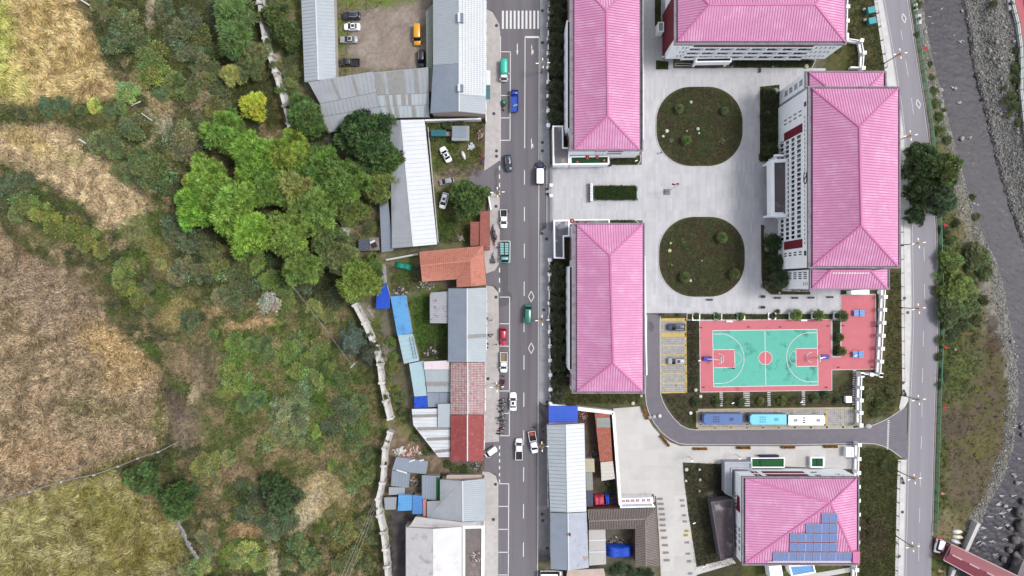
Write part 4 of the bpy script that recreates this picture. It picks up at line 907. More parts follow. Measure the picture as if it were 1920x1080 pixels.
an1 = flat_block('hall_annex', 'low grey annex against the north-west corner of the hall', 'annex', [(1359,866),(1410,866),(1410,880),(1373,880),(1372,932),(1359,925)], 2.6, m_grey, wall=m_grey)
an2 = flat_block('long_annex', 'long narrow annex with dirty grey roof west of the hall', 'annex', [(1333,941),(1374,937),(1378,1046),(1351,1049)], 3.6, M('dirty_roof', C(96,86,90), .9, .2, .5, stain_or_glint=(C(160,154,156), .54, .68, .3)), wall=M('dark_grey_wall', C(112,106,112), .9), pw=.25)
gc1 = flat_block('green_canopy', 'wide flat canopy with green turf roof north of the hall', 'canopy', [(1408.5,858.5),(1471.5,858),(1471.5,877),(1409,877)], 1.0, M('green_turf', C(40,100,56), .95, .12, 1), pw=.22)
gc2 = flat_block('green_canopy', 'small flat canopy with green turf roof near the hall corner', 'canopy', [(1520,857),(1545.5,857),(1545.5,877),(1520,877)], 1.0, MATS['green_turf'], pw=.3)
for g, x0, x1 in ((gc1,1450,1455),(gc2,1531,1534)): wbox('fold', MATS['dark_green_turf'], g, W(x0-26 if g is gc1 else x0, 876, 1), (1,0), 0, .6, 1.02, 1.15, 0, 2.4)
bn = flat_block('banner_box', 'dark blue banner box on the north edge of the wide green canopy', 'banner', [(1425,854.5),(1461,854),(1461,857),(1425,857.5)], 1.2, M('navy_panel', C(44,42,92), .7), wall=M('navy_panel', C(44,42,92)), pw=.1)
wl = flat_block('guard_hut', 'small white flat-roofed hut by the yard corner next to the white fence', 'hut', [(1587,839),(1601,839),(1601,857),(1587,857)], 1.4, m_white)
# structures south of the hall
s1 = flat_block('roof_slab', 'white flat roof slab at the bottom edge beside the blue one', 'shed', [(1442,1062),(1465,1060),(1469,1085),(1446,1088)], 3.4, m_white, wall=m_white)
s2 = flat_block('roof_slab', 'light blue flat roof at the bottom edge below the solar hall', 'shed', [(1479,1060),(1526,1058),(1530,1074),(1485,1082)], 3.4, M('light_blue_sheet', C(112,170,226), .6, .06, .8), wall=m_white)
wk = prism_px('footpath', [(1490,1081),(1606,1062),(1608,1070),(1500,1090)], m_plaza2, .1)
pl = flat_block('platform', 'white square slab on the dark garden beside the table tennis ground', 'platform', [(1586,743.5),(1597,743),(1597.5,755),(1586.5,755)], .9, m_white, wall=m_white)
dk = flat_block('skylight_shed', 'low white-roofed shed between the south wing and the red ground', 'shed', [(1596,545),(1630,543),(1630,551.5),(1597,552)], 2.4, m_white)
# ------------------------------------------------------------------ the houses along the main road
m_lb = M('pale_blue_sheet', C(184,192,198), .6, .06, .6, spec=.3, big=.05, stain_or_glint=(C(168,177,184), .55, .75, .3))
m_wr = M('bright_white_sheet', C(228,231,235), .6, .05, .6, spec=.3, stain_or_glint=(C(212,214,218), .6, .75, .3))
m_wr2 = M('white_sheet_rib', C(180,185,192), .6, .06, 1)
m_gb = M('grey_blue_sheet', C(146,156,170), .6, .08, .6, spec=.3, stain_or_glint=(C(134,144,158), .55, .72, .3))
m_gbr = M('grey_blue_rib', C(126,138,154), .6, .1, 1)
m_lbr = M('pale_rib', C(150,160,168), .6, .06, 1)
m_gs = M('grey_sheet', C(168,172,178), .6, .08, .5, stain_or_glint=(C(146,150,154), .5, .7, .25))
m_gsr = M('grey_sheet_rib', C(142,146,152), .6, .08, 1)
m_tr = M('translucent_strip', C(152,150,146), .7, .12, 1)
m_ol = M('olive_sheet', C(158,166,156), .7, .1, .8); m_olr = M('olive_rib', C(132,142,132), .7, .1, 1)
m_rst = M('rusty_sheet', C(200,190,194), .7, .16, 1.6, stain_or_glint=(C(182,134,130), .5, .64, 1.2), brick=(.78,.62,.13,(-.76,.52,.48),0)); m_rstr = M('rusty_rib', C(176,120,112), .8, .2, 1, stain_or_glint=(C(150,92,84), .45, .6, 1.6))
m_rst2 = M('streaked_sheet', C(178,180,188), .7, .08, .8, stain_or_glint=(C(148,92,72), .56, .62, .55))
m_rs = M('red_sheet', C(156,72,70), .7, .12, .8, stain_or_glint=(C(176,110,102), .52, .7, 1.2)); m_rsr = M('red_rib', C(150,60,60), .6, .1, 1)
m_ter = M('terracotta_tiles', C(208,140,120), .85, .14, 2.2, .3, 5, stain_or_glint=(C(184,112,94), .52, .68, .9)); m_terr = M('terracotta_rib', C(184,116,98), .85, .16, 2)
m_brn = M('red_brown_sheet', C(164,96,86), .7, .14, .8, stain_or_glint=(C(132,72,66), .5, .66, .7)); m_brnr = M('red_brown_rib', C(134,76,70), .7, .14, 1)
m_blu = M('blue_sheet', C(36,92,214), .5, .06, .6, spec=.5, stain_or_glint=(C(30,70,186), .55, .7, .4)); m_blur = M('blue_rib', C(28,70,180), .6, .08, 1)
m_lbl = M('light_blue_sheet2', C(100,172,228), .5, .08, .7, spec=.5, stain_or_glint=(C(74,140,206), .5, .68, .5)); m_lblr = M('light_blue_rib', C(76,140,200), .6, .08, 1)
m_teal = M('pale_teal_sheet', C(176,204,214), .5, .06, .7, spec=.5); m_tealr = M('pale_teal_rib', C(148,176,188), .6, .08, 1)
m_pk2 = M('pale_pink_sheet', C(234,220,226), .6, .06, .8, stain_or_glint=(C(222,176,186), .58, .7, .5)); m_tan = M('beige_render', C(206,186,174), .85, .1, .6)
m_hw = M('house_wall', C(196,188,180), .9, .12, .5); m_bw = M('brick_wall', C(150,92,80), .9, .16, 1.0)
m_tarp = M('blue_tarp', C(32,84,206), .7, .08, 1.2, .8, 1.5, stain_or_glint=(C(22,54,160), .56, .66, 1.0))
m_slate = M('old_grey_tiles', C(112,104,102), .9, .2, 2.4, .3, 6, stain_or_glint=(C(158,140,130), .56, .7, .5)); m_slr = M('old_tile_rib', C(148,138,132), .9, .2, 2.5); m_slr_d = M('old_tile_groove', C(84,76,72), .9, .2, 2.5)
def fix(f): return f
# top left long shed
house('long_shed', 'long pale blue metal shed at the top left of the gravel car park', 'shed',
      [(m_lb,m_lbr,.9,[(560,-120,4.2),(588,-120,5.2),(597,150,5.2),(571,154,4.2)]),(m_lb,m_lbr,.9,[(588,-120,5.2),(623,-120,4.2),(630,147,4.2),(597,150,5.2)])],
      [(560,-120,4.2),(588,-120,5.2),(623,-120,4.2),(630,147,4.2),(597,150,5.2),(571,154,4.2)], m_hw, caps=[((588,-120,5.2),(597,150,5.2))], capmat=m_wr)
# angled market canopy in strips
def trs(root, pts, n, a0, a1, h=.06, mat=None, w=.9):
    """darker translucent strips laid into a roof quad (px corners tl, tr, br, bl with heights)"""
    P = WP(pts); 
    for t in n:
        a = P[0].lerp(P[1], t); b = P[3].lerp(P[2], t); a2 = a.lerp(b, a0); b2 = a.lerp(b, a1); mb = MB(); mb.bar(a2+Vector((0,0,.045)), b2+Vector((0,0,.045)), w, .03); mk('translucent_strip', mb, mat or m_tr, root)
def canopy(label, quads, z=4.6, strips=()):
    pass
rows = [([(578,154,4.9),(698,134,4.9),(706,172.5,4.3),(600,194,4.3)], [(.36),(.68)]), ([(600,194.6,4.2),(706,173,4.2),(713,199.5,3.7),(603,219,3.7)], []), ([(603,219.6,3.6),(713,200,3.6),(716,222,3.1),(614,250,3.1)], [])]
for i, (q, st) in enumerate(rows):
    r_ = house('canopy_roof', ['upper','middle','lowest'][i]+' grey metal strip of the slanted canopy roof by the tall poplars', 'canopy', [(m_gs,m_gsr,1.1,q)], q, None)
    mb = MB()
    for p in WP(q): mb.bar((p.x,p.y,-.1),(p.x,p.y,p.z-.08),.16)
    mk('post', mb, m_gsr, r_, kind='stuff')
    if st: trs(r_, q, st, .05, .98, w=.7)
rows = [([(698,136,4.8),(803,126,4.8),(804,174,4.3),(708,178,4.3)], [.06,.12,.28,.34,.40,.46,.52,.78]), ([(708,178.6,4.2),(804,174.6,4.2),(804,196.5,3.8),(712,199.5,3.8)], [.18,.32,.5,.62]), ([(712,200,3.7),(804,197,3.7),(805,219.5,3.3),(720,221.5,3.3)], [.18,.32,.68])]
for i, (q, st) in enumerate(rows):
    r_ = house('canopy_roof', ['upper','middle','lowest'][i]+' pale metal strip with grey skylight bands beside the big blue-grey shop roof', 'canopy', [(m_lb if i else m_gs,m_lbr,1.1,q)], q, m_hw if i == 2 else None)
    mb = MB()
    for p in WP(q): mb.bar((p.x,p.y,-.1),(p.x,p.y,p.z-.08),.16)
    mk('post', mb, m_gsr, r_, kind='stuff'); trs(r_, q, st, .04, .97)
q = [(799,22,3.6),(812,6,3.9),(812,170,3.9),(800,172,3.6)]; house('lean_to', 'narrow olive lean-to roof along the west side of the big shop', 'lean-to', [(m_ol,m_olr,.5,q)], q, m_hw)
# big shop block
r4 = house('shop_building', 'big shop building at the top with pale blue, slate grey and brilliant white roof slopes', 'building',
      [(m_lb,m_lbr,.45,[(812,-120,6.5),(861,-120,8.4),(861,118.5,8.4),(812,122,6.5)]),(m_gb,m_gbr,.45,[(812,122.4,6.5),(861,119,8.4),(861,209,8.4),(807,212,6.4)]),
       (m_wr,m_wr2,.5,[(861.2,-120,8.4),(911.5,-120,6.5),(911,180,6.5),(861.2,176,8.4)]),(m_lb,m_lbr,.45,[(861.2,176.4,8.4),(911,180.4,6.5),(911,214,6.5),(861.2,209,8.4)])],
      [(812,-120,6.5),(861,-120,8.4),(911.5,-120,6.5),(911,214,6.5),(861,209,8.4),(807,212,6.4)], m_tan, caps=[((861,-120,8.4),(861,209,8.4))], capmat=m_wr)
for i in range(1, 9):
    mb = MB(); x = 861.5+i*5.5; z = 8.4-1.9*(x-861)/50; mb.bar(W(x,-110,z)+Vector((0,0,.06)), W(x,176,z)+Vector((0,0,.06)), .08, .04); mk('roof_seam', mb, m_wr2, r4)
for y in (33, 165):
    s = 1 if y < 100 else .75; mb = MB(); a = W(858.5, y-9*s, 8.9); b = W(863, y+9*s, 8.9); mb.box(a.x, a.y, 8.0, b.x, b.y, 9.3); d1 = mk('dormer', mb, m_wr, r4); mb = MB(); a = W(863, y-9*s, 8.9); b = W(868.5, y+9*s, 8.9); mb.box(a.x, a.y, 7.9, b.x, b.y, 8.9); mk('dormer_glass', mb, m_gbr, d1)
A = W(909.5, 214, 6.4); A.z = 0
for i in range(14): window(r4, (A.x+.05, 45.7+i*3.0+0, 0), (0,-1), 0, 2.3, .2, 2.9, gmat=M('shop_shutter', C(120,126,134), .6)) 
house('awning', 'small white awning over the pavement at the big shop', 'awning', [(m_wr,None,1,[(911.5,131.5,3.4),(919.5,132,3.1),(919.5,159,3.1),(911.5,159,3.4)])], [(911.5,131.5,3.4),(919.5,132,3.1),(919.5,159,3.1),(911.5,159,3.4)], None)
house('awning', 'dark teal awning over the pavement at the big shop', 'awning', [(M('teal_sheet', C(48,112,120), .6),None,1,[(911.5,159.6,3.4),(919,159.6,3.1),(919,186,3.1),(911.5,186,3.4)])], [(911.5,159.6,3.4),(919,159.6,3.1),(919,186,3.1),(911.5,186,3.4)], None)
# white shed below
house('white_shed', 'long white ridged shed with a grey west slope, beside the grassy car yard', 'shed',
      [(m_gs,m_gsr,1.15,[(731,226,4.2),(751.5,225,5.0),(775,462,5.0),(735,466,4.1)]),(m_wr,m_wr2,1.15,[(752,225,5.0),(796,224,4.0),(819.5,458,4.0),(775.4,462,5.0)])],
      [(731,226,4.2),(752,225,5.0),(796,224,4.0),(819.5,458,4.0),(775,462,5.0),(735,466,4.1)], m_hw, caps=[((752,225,5.0),(775,462,5.0))], capmat=m_wr)
q = [(709.5,330,2.9),(723,330,3.2),(737,470,3.2),(715.5,473,2.9)]; house('lean_to', 'low blue-grey lean-to along the west side of the white ridged shed', 'lean-to', [(m_gb,m_gbr,.7,q)], q, m_hw)
q = [(672,449,2.5),(691,447,2.6),(694,470,2.6),(672.5,471,2.4)]; house('small_shed', 'small shed covered with dark slate-blue sheeting by the trees', 'shed', [(M('slate_sheet', C(88,92,104), .7, .15, 1),m_gbr,.7,q)], q, m_hw)
q = [(691.5,446,2.6),(710,445,2.6),(712,469,2.6),(694.5,470,2.6)]; sh = house('small_shed', 'small shed with mottled brown roof and a white box on it', 'shed', [(M('mottled_board', C(140,124,120), .9, .2, 1),None,.7,q)], q, m_hw)
mb = MB(); mb.bar(W(694,455.5,2.9), W(703,451,2.9), .5, .25); mk('roof_box', mb, m_wr, sh); mb = MB(); mb.bar(W(697,462,2.8), W(706,458,2.8), 1.2, .2); mk('dark_board', mb, m_dark, sh)
# kiosk and tank in the car yard
q = [(847,236,2.7),(880,236,2.7),(880,263.5,2.5),(847,263.5,2.5)]; kq = house('kiosk', 'kiosk with slate blue roof panel on a pale base in the car yard', 'kiosk', [(m_gs,None,.6,q)], q, m_hw)
mb = MB(); mb.slab(WP([(848,237.5,2.95),(874,237.5,2.95),(874,257,2.75),(848,257,2.75)]), .1); mk('roof_panel', mb, m_gb, kq)
t = thing('tank_container', 'long dark teal container in the grassy car yard', 'container', W(822,249,0)); a = W(808,243.5,1.9); b = W(836,255,1.9); mb = MB(); mb.box(a.x,a.y,.2,b.x,b.y,1.9); mk('shell', mb, M('teal_paint', C(44,124,128), .6, .1, 1), t)
mb = MB()
for i in range(10): x = a.x+.2+i*(b.x-a.x-.4)/9; mb.box(x-.05, a.y-.05, 1.9, x+.05, b.y+.05, 1.98)
mk('lid_rib', mb, MATS['teal_sheet'], t, kind='stuff')
mb = MB(); mb.box(b.x, b.y+.25, .2, b.x+1.2, a.y-.3, 1.2); mk('step_box', mb, M('pinkish_board', C(170,150,150), .8), t)
# terracotta house
Z = 5.0; R = 6.6
house('tiled_house', 'house with orange terracotta tiled roof of several slopes, next to the teal flatbed', 'house',
      [(m_ter,m_terr,.5,[(786.5,472,Z),(905.4,461,Z),(883,487.5,R),(788.5,498,R)]),(m_ter,m_terr,.5,[(788.5,498.4,R),(880,490,R),(881,494,R),(856,523.5,Z),(791.5,528.5,Z)]),
       (m_ter,m_terr,.5,[(856,524,Z),(880.5,494,R),(883.5,537,R),(856.3,539,Z)]),(m_ter,m_terr,.5,[(905.8,461,Z),(912,534,Z),(884,537,R),(881,489,R)])],
      [(786.5,472,Z),(905.5,461,Z),(912,534,Z),(884,537,Z),(856.3,539,Z),(855.5,524,Z),(791.5,528.5,Z)], m_hw,
      caps=[((788.5,498.2,R),(882,489,R)),((882,489,R),(884,537,R)),((882,489,R),(905.5,461,Z))], capmat=m_ter, ribw=.12, ribh=.07)
q = [(882,416,3.4),(900,415.5,3.4),(899,460,3.3),(882,461,3.3)]; house('brown_shed', 'narrow red-brown metal roof, the darker west one by the yard tree', 'shed', [(m_brn,m_brnr,.5,q,(1,0,0))], q, m_bw)
q = [(900.5,396,3.7),(918.5,396,3.5),(919,461,3.5),(899.5,461,3.7)]; house('brown_shed', 'narrow red-brown metal roof facing the road above the terracotta house', 'shed', [(m_brn,m_brnr,.5,q,(1,0,0))], q, m_bw)
q = [(905,462,3.2),(918.5,462,3.2),(919,470,3.2),(907,470,3.2)]; house('porch_roof', 'small dark brown porch roof at the corner of the terracotta house', 'porch', [(m_brn,m_brnr,.3,q)], q, m_bw)
# blue tarps and lean sheds behind
q = [(706,498,3.1),(721,495,3.1),(724,530,3.2),(713,536,3.1)]; house('lean_to', 'faded grey lean-to roof half under the trees above the blue tarp', 'lean-to', [(m_gs,m_gsr,.6,q)], q, m_hw)
q = [(714,536,3.0),(724,530,3.1),(731,556,3.1),(731,578,3.0),(705,579,2.9),(706,556,2.9)]; house('blue_roof', 'deep blue tarpaulin roof beside the broken wall', 'roof', [(m_tarp,None,1,q)], q, m_hw)
q = [(732,556,3.0),(761,553,3.2),(773,625,3.2),(745,629,3.0)]; house('long_lean_to', 'sky blue ribbed metal lean-to west of the grass courtyard', 'lean-to', [(m_lbl,m_lblr,.6,q)], q, m_hw)
q = [(746,629,3.0),(773.5,626,3.2),(786,676,3.2),(757.6,682,3.0)]; lt = house('long_lean_to', 'pale teal sheet lean-to with a ladder-like frame on it', 'lean-to', [(m_teal,m_tealr,1.2,q)], q, m_hw)
mb = MB()
for u in (768, 773.5): mb.bar(W(u,632,3.4), W(u+8,672,3.4), .1, .1)
for i in range(7): mb.bar(W(768+i*1.3,632+i*6.5,3.4), W(774+i*1.3,632+i*6.5,3.4), .08, .08)
mk('ladder', mb, m_gbr, lt)
q = [(767,682,3.2),(794,676.5,3.4),(800,742,3.4),(777,743.5,3.2)]; house('long_lean_to', 'pale grey-green ribless roof west of the pink sheet roof', 'lean-to', [(m_teal,None,.8,q)], q, m_hw)
q = [(776,744,3.1),(800,743,3.3),(802,765,3.3),(777,765.5,3.1)]; house('blue_roof', 'small square blue roof between the pale sheds and the white shed', 'roof', [(m_tarp,None,.8,q)], q, m_hw)
q = [(794.5,678,4.2),(842,676,4.4),(844,693,4.0),(795.5,693,3.9)]; house('sheet_roof', 'pale pink sheet roof behind the grey gabled house', 'roof', [(m_pk2,None,.6,q)], q, m_hw)
q = [(796,693.5,3.8),(844,693.5,4.0),(845,735,3.8),(801,735.5,3.6)]; rr = house('sheet_roof', 'pale blue sheet roof with one grey band west of the rusty roof', 'roof', [(m_lb,m_lbr,.6,q)], q, m_hw); 
mb = MB(); mb.bar(W(799,720,3.85), W(844,720,4.0), 1.0, .05); mk('translucent_strip', mb, m_tr, rr)
q = [(800.5,736,3.4),(823,736,3.5),(823,763,3.3),(802.5,763.5,3.3)]; house('sheet_roof', 'small grey sheet roof above the big white shed, left one', 'roof', [(m_gb,m_gbr,.6,q)], q, m_hw)
q = [(823.5,736,3.5),(845,736,3.6),(845,757,3.4),(823.5,757,3.3)]; house('sheet_roof', 'small grey-blue sheet roof above the big white shed, right one', 'roof', [(m_gb,m_gbr,.6,q)], q, m_hw)
q = [(772,767,3.6),(820.5,766,4.0),(820.5,801,4.1),(844,801,4.3),(844,857,4.3),(822,857,4.0),(775,797,3.6)]; ws = house('white_shed', 'white shed roof with a slanted south-west edge and grey bands', 'shed', [(m_wr,m_wr2,1.0,q,(1,0,0))], q, m_hw)
for x0, y, x1, y1 in ((774,780.5,820,779),(784,804.5,844,803),(801,824,844,822),(816,847,844,844)): mb = MB(); mb.bar(W(x0,y,4.1 if x1 > 830 else 3.95), W(x1,y1,4.35 if x1 > 830 else 4.08), .75, .05); mk('translucent_strip', mb, m_tr, ws)
q = [(821,757.5,4.6),(844.5,757,4.7),(844.5,801,4.7),(821,801,4.6)]; house('sheet_roof', 'bright bluish white raised roof block beside the red roof', 'roof', [(m_lb,None,.6,q)], q, m_hw)
# road front: grey gabled house, rusty house, red house
def front(name, label, y0, y1, xl0, xl1, xr0, xr1, ml, mlr, mr_, mrr, H=5.0, Rg=6.2, xm=876, wall=m_hw, sp=.45):
    r_ = house(name, label, 'house', [(ml,mlr,sp,[(xl0,y0,H),(xm,y0,Rg),(xm,y1,Rg),(xl1,y1,H)]),(mr_,mrr,sp,[(xm+.3,y0,Rg),(xr0,y0-(1.5 if xr0 > 912 else 0),H),(xr1,y1,H),(xm+.3,y1,Rg)])],
      [(xl0,y0,H),(xm,y0,Rg),(xr0,y0,H),(xr1,y1,H),(xm,y1,Rg),(xl1,y1,H)], wall, caps=[((xm,y0,Rg),(xm,y1,Rg))], capmat=m_wr)
    a = W(xr0,y0,H); b = W(xr1,y1,H); n = int(abs(a.y-b.y)/3.2)
    for i in range(n): window(r_, (a.x-.24, a.y-.5-i*3.2, 0), (0,-1), 0, 2.7, .15, 2.9, gmat=MATS['shop_shutter'])
    return r_
h1 = front('shop_house', 'long grey-blue gabled shop house with a bright east slope opposite the turquoise van', 540.8, 679, 840.6, 840, 913, 911.5, m_gb, m_gbr, m_lb, m_lbr)
mb = MB(); mb.bar(W(877,631,6.3), W(912,629,5.1), .9, .05); mk('translucent_strip', mb, m_tr, h1)
q = [(806,549,3.9),(840.4,546,4.3),(840,606,4.3),(806,606,3.9)]; house('lean_to', 'rust streaked grey lean-to behind the grey-blue shop house', 'lean-to', [(m_rst2,m_gsr,.5,q)], q, m_hw)
front('shop_house', 'shop house with peeling white and rust red roof, next to the parked pickup', 680, 777, 845, 845, 910.5, 909, m_rst, m_rstr, m_rst, m_rstr, xm=877)
front('shop_house', 'shop house with plain dull red ribbed roof at the motorcycles', 777.8, 864.5, 845, 845, 908.5, 907, m_rs, m_rsr, m_rs, m_rsr, H=5.2, Rg=6.3, wall=m_bw, sp=.6, xm=876.5)
# beige ledge, then the lower cluster
q = [(838,890.5,3.2),(903,890,3.2),(903,898,3.2),(836,898.5,3.2)]; house('flat_roof', 'narrow beige flat roof ledge above the white L-shaped roof', 'roof', [(m_tan,None,1,q)], q, m_hw)
q = [(743,857,2.9),(803,865,2.9),(799,889,2.7),(769,886,2.7),(735,881,2.7)]; gt = house('sheet_roof', 'grey-blue crooked sheet roof with white battens by the debris heap', 'roof', [(m_gb,None,.6,q)], q, m_hw)
for a, b in (((767,866),(778,862)),((743,881),(763,887)),((786,864),(795,862))): mb = MB(); mb.bar(W(*a,3.0), W(*b,3.0), .35, .1); mk('batten', mb, m_wr, gt)
q = [(735,882,2.6),(769,887,2.6),(766,914.5,2.5),(733,911,2.5)]; house('sheet_roof', 'grey-blue square sheet roof below the crooked one', 'roof', [(m_gb,m_gbr,.8,q)], q, m_hw)
q = [(729,913.5,2.4),(759,914,2.4),(759,927,2.3),(729,928,2.3)]; house('sheet_roof', 'small pale roof with a green patch beside the retaining wall', 'roof', [(m_gs,None,.6,q)], q, m_hw)
q = [(720,933,2.3),(744,932,2.3),(742,955,2.2),(722,956,2.2)]; house('sheet_roof', 'small grey ragged roof at the foot of the retaining wall', 'roof', [(m_gs,m_gsr,.6,q)], q, m_hw)
q = [(747,927,3.0),(773,928,3.2),(772,957,3.2),(746,958,3.0)]; house('blue_roof', 'sky blue roof, left half of the blue pair near the coal black yard', 'roof', [(m_lbl,m_lblr,.5,q)], q, m_hw)
q = [(773.4,928,3.4),(792,930,3.3),(793,964,3.3),(773.4,964,3.4)]; house('blue_roof', 'mid blue roof, right half of the blue pair near the coal black yard', 'roof', [(M('mid_blue_sheet', C(84,140,206), .5, .08, .8),m_lblr,.5,q)], q, m_hw)
q = [(791,891,3.4),(824.5,892.5,3.4),(825,939,3.2),(791,935,3.2)]; gr = house('sheet_roof', 'grey grid roof with a green strip beside the white L-shaped roof', 'roof', [(m_gb,m_gbr,.7,q)], q, m_hw)
mb = MB(); mb.bar(W(821,895,3.48), W(821,938,3.3), .9, .04); mk('green_strip', mb, MATS['green_turf'], gr)
q = [(793,936.5,3.6),(800,936.5,3.6),(799.5,968,3.6),(793.5,968,3.6)]; house('flat_roof', 'narrow salmon flat roof between the blue roof and the white L-shaped roof', 'roof', [(sal,None,1,q)], q, m_hw)
house('shop_house', 'white L-shaped roof house just above the grey concrete hall', 'house',
      [(m_gs,m_lbr,.5,[(825,899,4.6),(867,902,5.8),(868,978,5.8),(800.6,971,4.2),(800.6,940,4.2),(825,939,4.6)]),(m_lb,m_lbr,.5,[(867.4,902,5.8),(909.5,897,4.6),(909.5,977,4.6),(868.4,978,5.8)])],
      [(825,899,4.6),(867,902,5.8),(909.5,897,4.6),(909.5,977,4.6),(868,978,5.8),(800.6,971,4.2),(800.6,940,4.2),(825,939,4.6)], m_hw, caps=[((867.2,902,5.8),(868.2,978,5.8))], capmat=m_wr)
m_cr = M('old_white_concrete', C(206,202,204), .9, .08, .4, .1, 4, stain_or_glint=(C(166,162,164), .52, .66, .35))
q = [(779,969,4.9),(868,979,5.2),(903,977.5,4.9),(904,986,4.6),(866,987,4.6),(812,992,4.7),(764,988.6,4.4),(770,984,4.5)]
house('parapet_roof', 'pale concrete apron roof at the head of the concrete hall', 'roof', [(m_cr,None,1,q)], q, m_hw)
house('concrete_hall', 'large stained white concrete hall roof at the bottom, beside the pavement', 'building',
      [(m_cr,None,1,[(761,988.5,4.6),(811.5,992,6.0),(811.5,1250,6.0),(761,1250,4.6)]),(M('clean_concrete_roof', C(232,230,230), .85, .05, .4, stain_or_glint=(C(212,208,208), .55, .7, .3)),None,1,[(811.8,992,6.0),(866,987.5,4.8),(866,1250,4.8),(811.8,1250,6.0)])],
      [(759,987,4.6),(811.5,992,6.0),(867,987,4.8),(867,1250,4.8),(811.5,1250,6.0),(759,1250,4.6)], m_hw, inset=.1)
ct = flat_block('concrete_terrace', 'dark stained flat terrace with rubble and white parapet by the pavement', 'terrace', [(867.5,986.5),(907.5,986),(906,1250),(867.5,1250)], 4.3, M('terrace_floor', C(128,118,116), .9, .14, .6, stain_or_glint=(C(168,156,152), .55, .7, .4)), pw=.6, wall=m_white)
q = [(905,980),(908,980),(906,1250),(903,1250)]
# rubble heaps: each heap one thing of loose pieces
def heap(label, x, y, r, n, cols, h=0, seed=1, long=1.0, size=.35):
    t = thing('debris_heap', label, 'debris', W(x, y, h)); q_ = random.Random(seed)
    for c in cols:
        m = M('debris_%d_%d_%d' % c, C(*c), .85, .2, 2); mb = MB()
        for i in range(n//len(cols)):
            a = q_.random()*6.28; d = r*q_.random()**.6; p = W(x+d*math.cos(a)*long, y+d*math.sin(a), h+.05+.35*q_.random()*(1-d/r/1.2)); L2 = size*q_.uniform(.5,2.2); b = q_.random()*6.28
            mb.bar(p, p+Vector((math.cos(b)*L2, math.sin(b)*L2, q_.uniform(-.08,.2))), q_.uniform(.08,.3), q_.uniform(.05,.2))
        mk('loose_piece', mb, m, t, kind='stuff')
    return t
heap('heap of white bars and orange rubble beside the gap in the wall', 768, 850, 15, 120, [(236,232,230),(206,110,80),(170,120,96),(214,206,186)], 0, 3, 1.5)
heap('white frames piled at the end of the debris heap', 750, 846, 8, 50, [(240,240,240),(200,196,192)], 0, 4, 1.4, .6)
heap('broken planks strewn along the foot of the wall', 722, 900, 7, 90, [(186,150,128),(214,200,186),(130,106,92)], 0, 5, .6)
heap('earth and broken boards between the small grey roofs', 778, 902, 9, 60, [(132,112,106),(96,82,80),(196,188,184)], 0, 6, 1)
heap('rubble and white scraps on the dark terrace', 893, 1045, 11, 70, [(214,210,208),(160,130,126),(120,106,104)], 4.4, 7, .8)
heap('clutter of bins and boxes between the red and beige roofs', 893, 876, 9, 50, [(50,48,54),(170,160,156),(60,96,84)], 0, 8, 1.2)
heap('white plastic scraps on the grass of the car yard', 883, 274, 5.5, 50, [(236,238,244),(214,220,232)], 0, 9, 1, .3)
heap('rusty scrap along the east edge of the car yard', 901, 250, 10, 60, [(126,84,70),(80,64,56),(190,180,176)], 0, 10, .5)
heap('blue and red scrap in the corner of the car yard', 904, 300, 8, 40, [(60,96,150),(180,50,60),(70,66,70)], 0, 11, .5)
heap('tubs and wrecks above the light blue lean-to', 752, 547, 10, 60, [(206,204,206),(110,92,84),(76,72,74)], 0, 12, 1.6)
heap('stones and junk behind the terracotta house', 800, 533, 13, 70, [(140,128,122),(96,86,82),(206,200,196)], 0, 13, 1.5)
heap('stone pile on the lawn beside the brown sheds', 864, 446, 6, 50, [(176,166,158),(140,126,118)], 0, 14, 1, .3)
heap('junk in the shade at the foot of the grass courtyard', 812, 662, 10, 50, [(70,66,70),(200,196,196),(120,84,84)], 0, 15, 1.6)
heap('brick rubble in the narrow yard behind the blue roof', 1096, 777, 9, 70, [(150,84,64),(120,64,52),(190,180,176)], 0, 16, 1.2)
heap('pots and tools in the yard by the beige roof', 1112, 850, 8, 50, [(88,84,96),(120,108,104),(60,58,62)], 0, 17, .8)
heap('dark junk in front of the blue awning in the tiled courtyard', 1160, 1017, 12, 60, [(44,42,48),(160,92,84),(190,190,196)], 0, 18, 1.8)
heap('orange tools and rags by the blue awning at the white wall', 1149, 939, 5, 40, [(196,110,60),(90,60,52),(60,84,170)], 0, 19, 1)
# green tarpaulin over a stack
def tarp(label, pts, h, mat, seed=1, name='tarpaulin'):
    P = WP(pts, h); c = sum(P, Vector())/len(P); q_ = random.Random(seed); V = []; F = []; n = 14
    a, b, c2, d = P
    for i in range(n+1):
        for j in range(n+1):
            u, v = i/n, j/n; p = a*(1-u)*(1-v)+b*u*(1-v)+c2*u*v+d*(1-u)*v; e = min(u,1-u,v,1-v); z = h*min(1, .25+e*5)+.12*math.sin(u*17+seed)+.1*math.sin(v*13+u*8)
            V.append((p.x+q_.uniform(-.06,.06), p.y+q_.uniform(-.06,.06), max(.03, z)))
    for i in range(n):
        for j in range(n): k = i*(n+1)+j; F.append((k, k+n+1, k+n+2, k+1))
    mb = MB(); mb.add(V, F); return tag(mk(name, mb, mat, None, True), label, 'tarpaulin')
tarp('green tarpaulin over a long stack on the grass', [(742,490),(773,496),(770,508),(739,501)], 1.3, M('green_tarp', C(30,150,126), .6, .1, 1.5), 2)
tarp('blue awning cloth over the inner yard of the tiled house', [(1136.5,1025),(1187.5,1025),(1188.5,1048),(1137,1048)], 2.6, m_tarp, 3, 'awning_cloth')
tarp('red plastic sheet roof behind the white wall', [(1112,931),(1134,929.5),(1135.5,949),(1112.5,949.5)], 2.4, M('red_plastic', C(206,70,96), .6, .1, 1.5), 4)
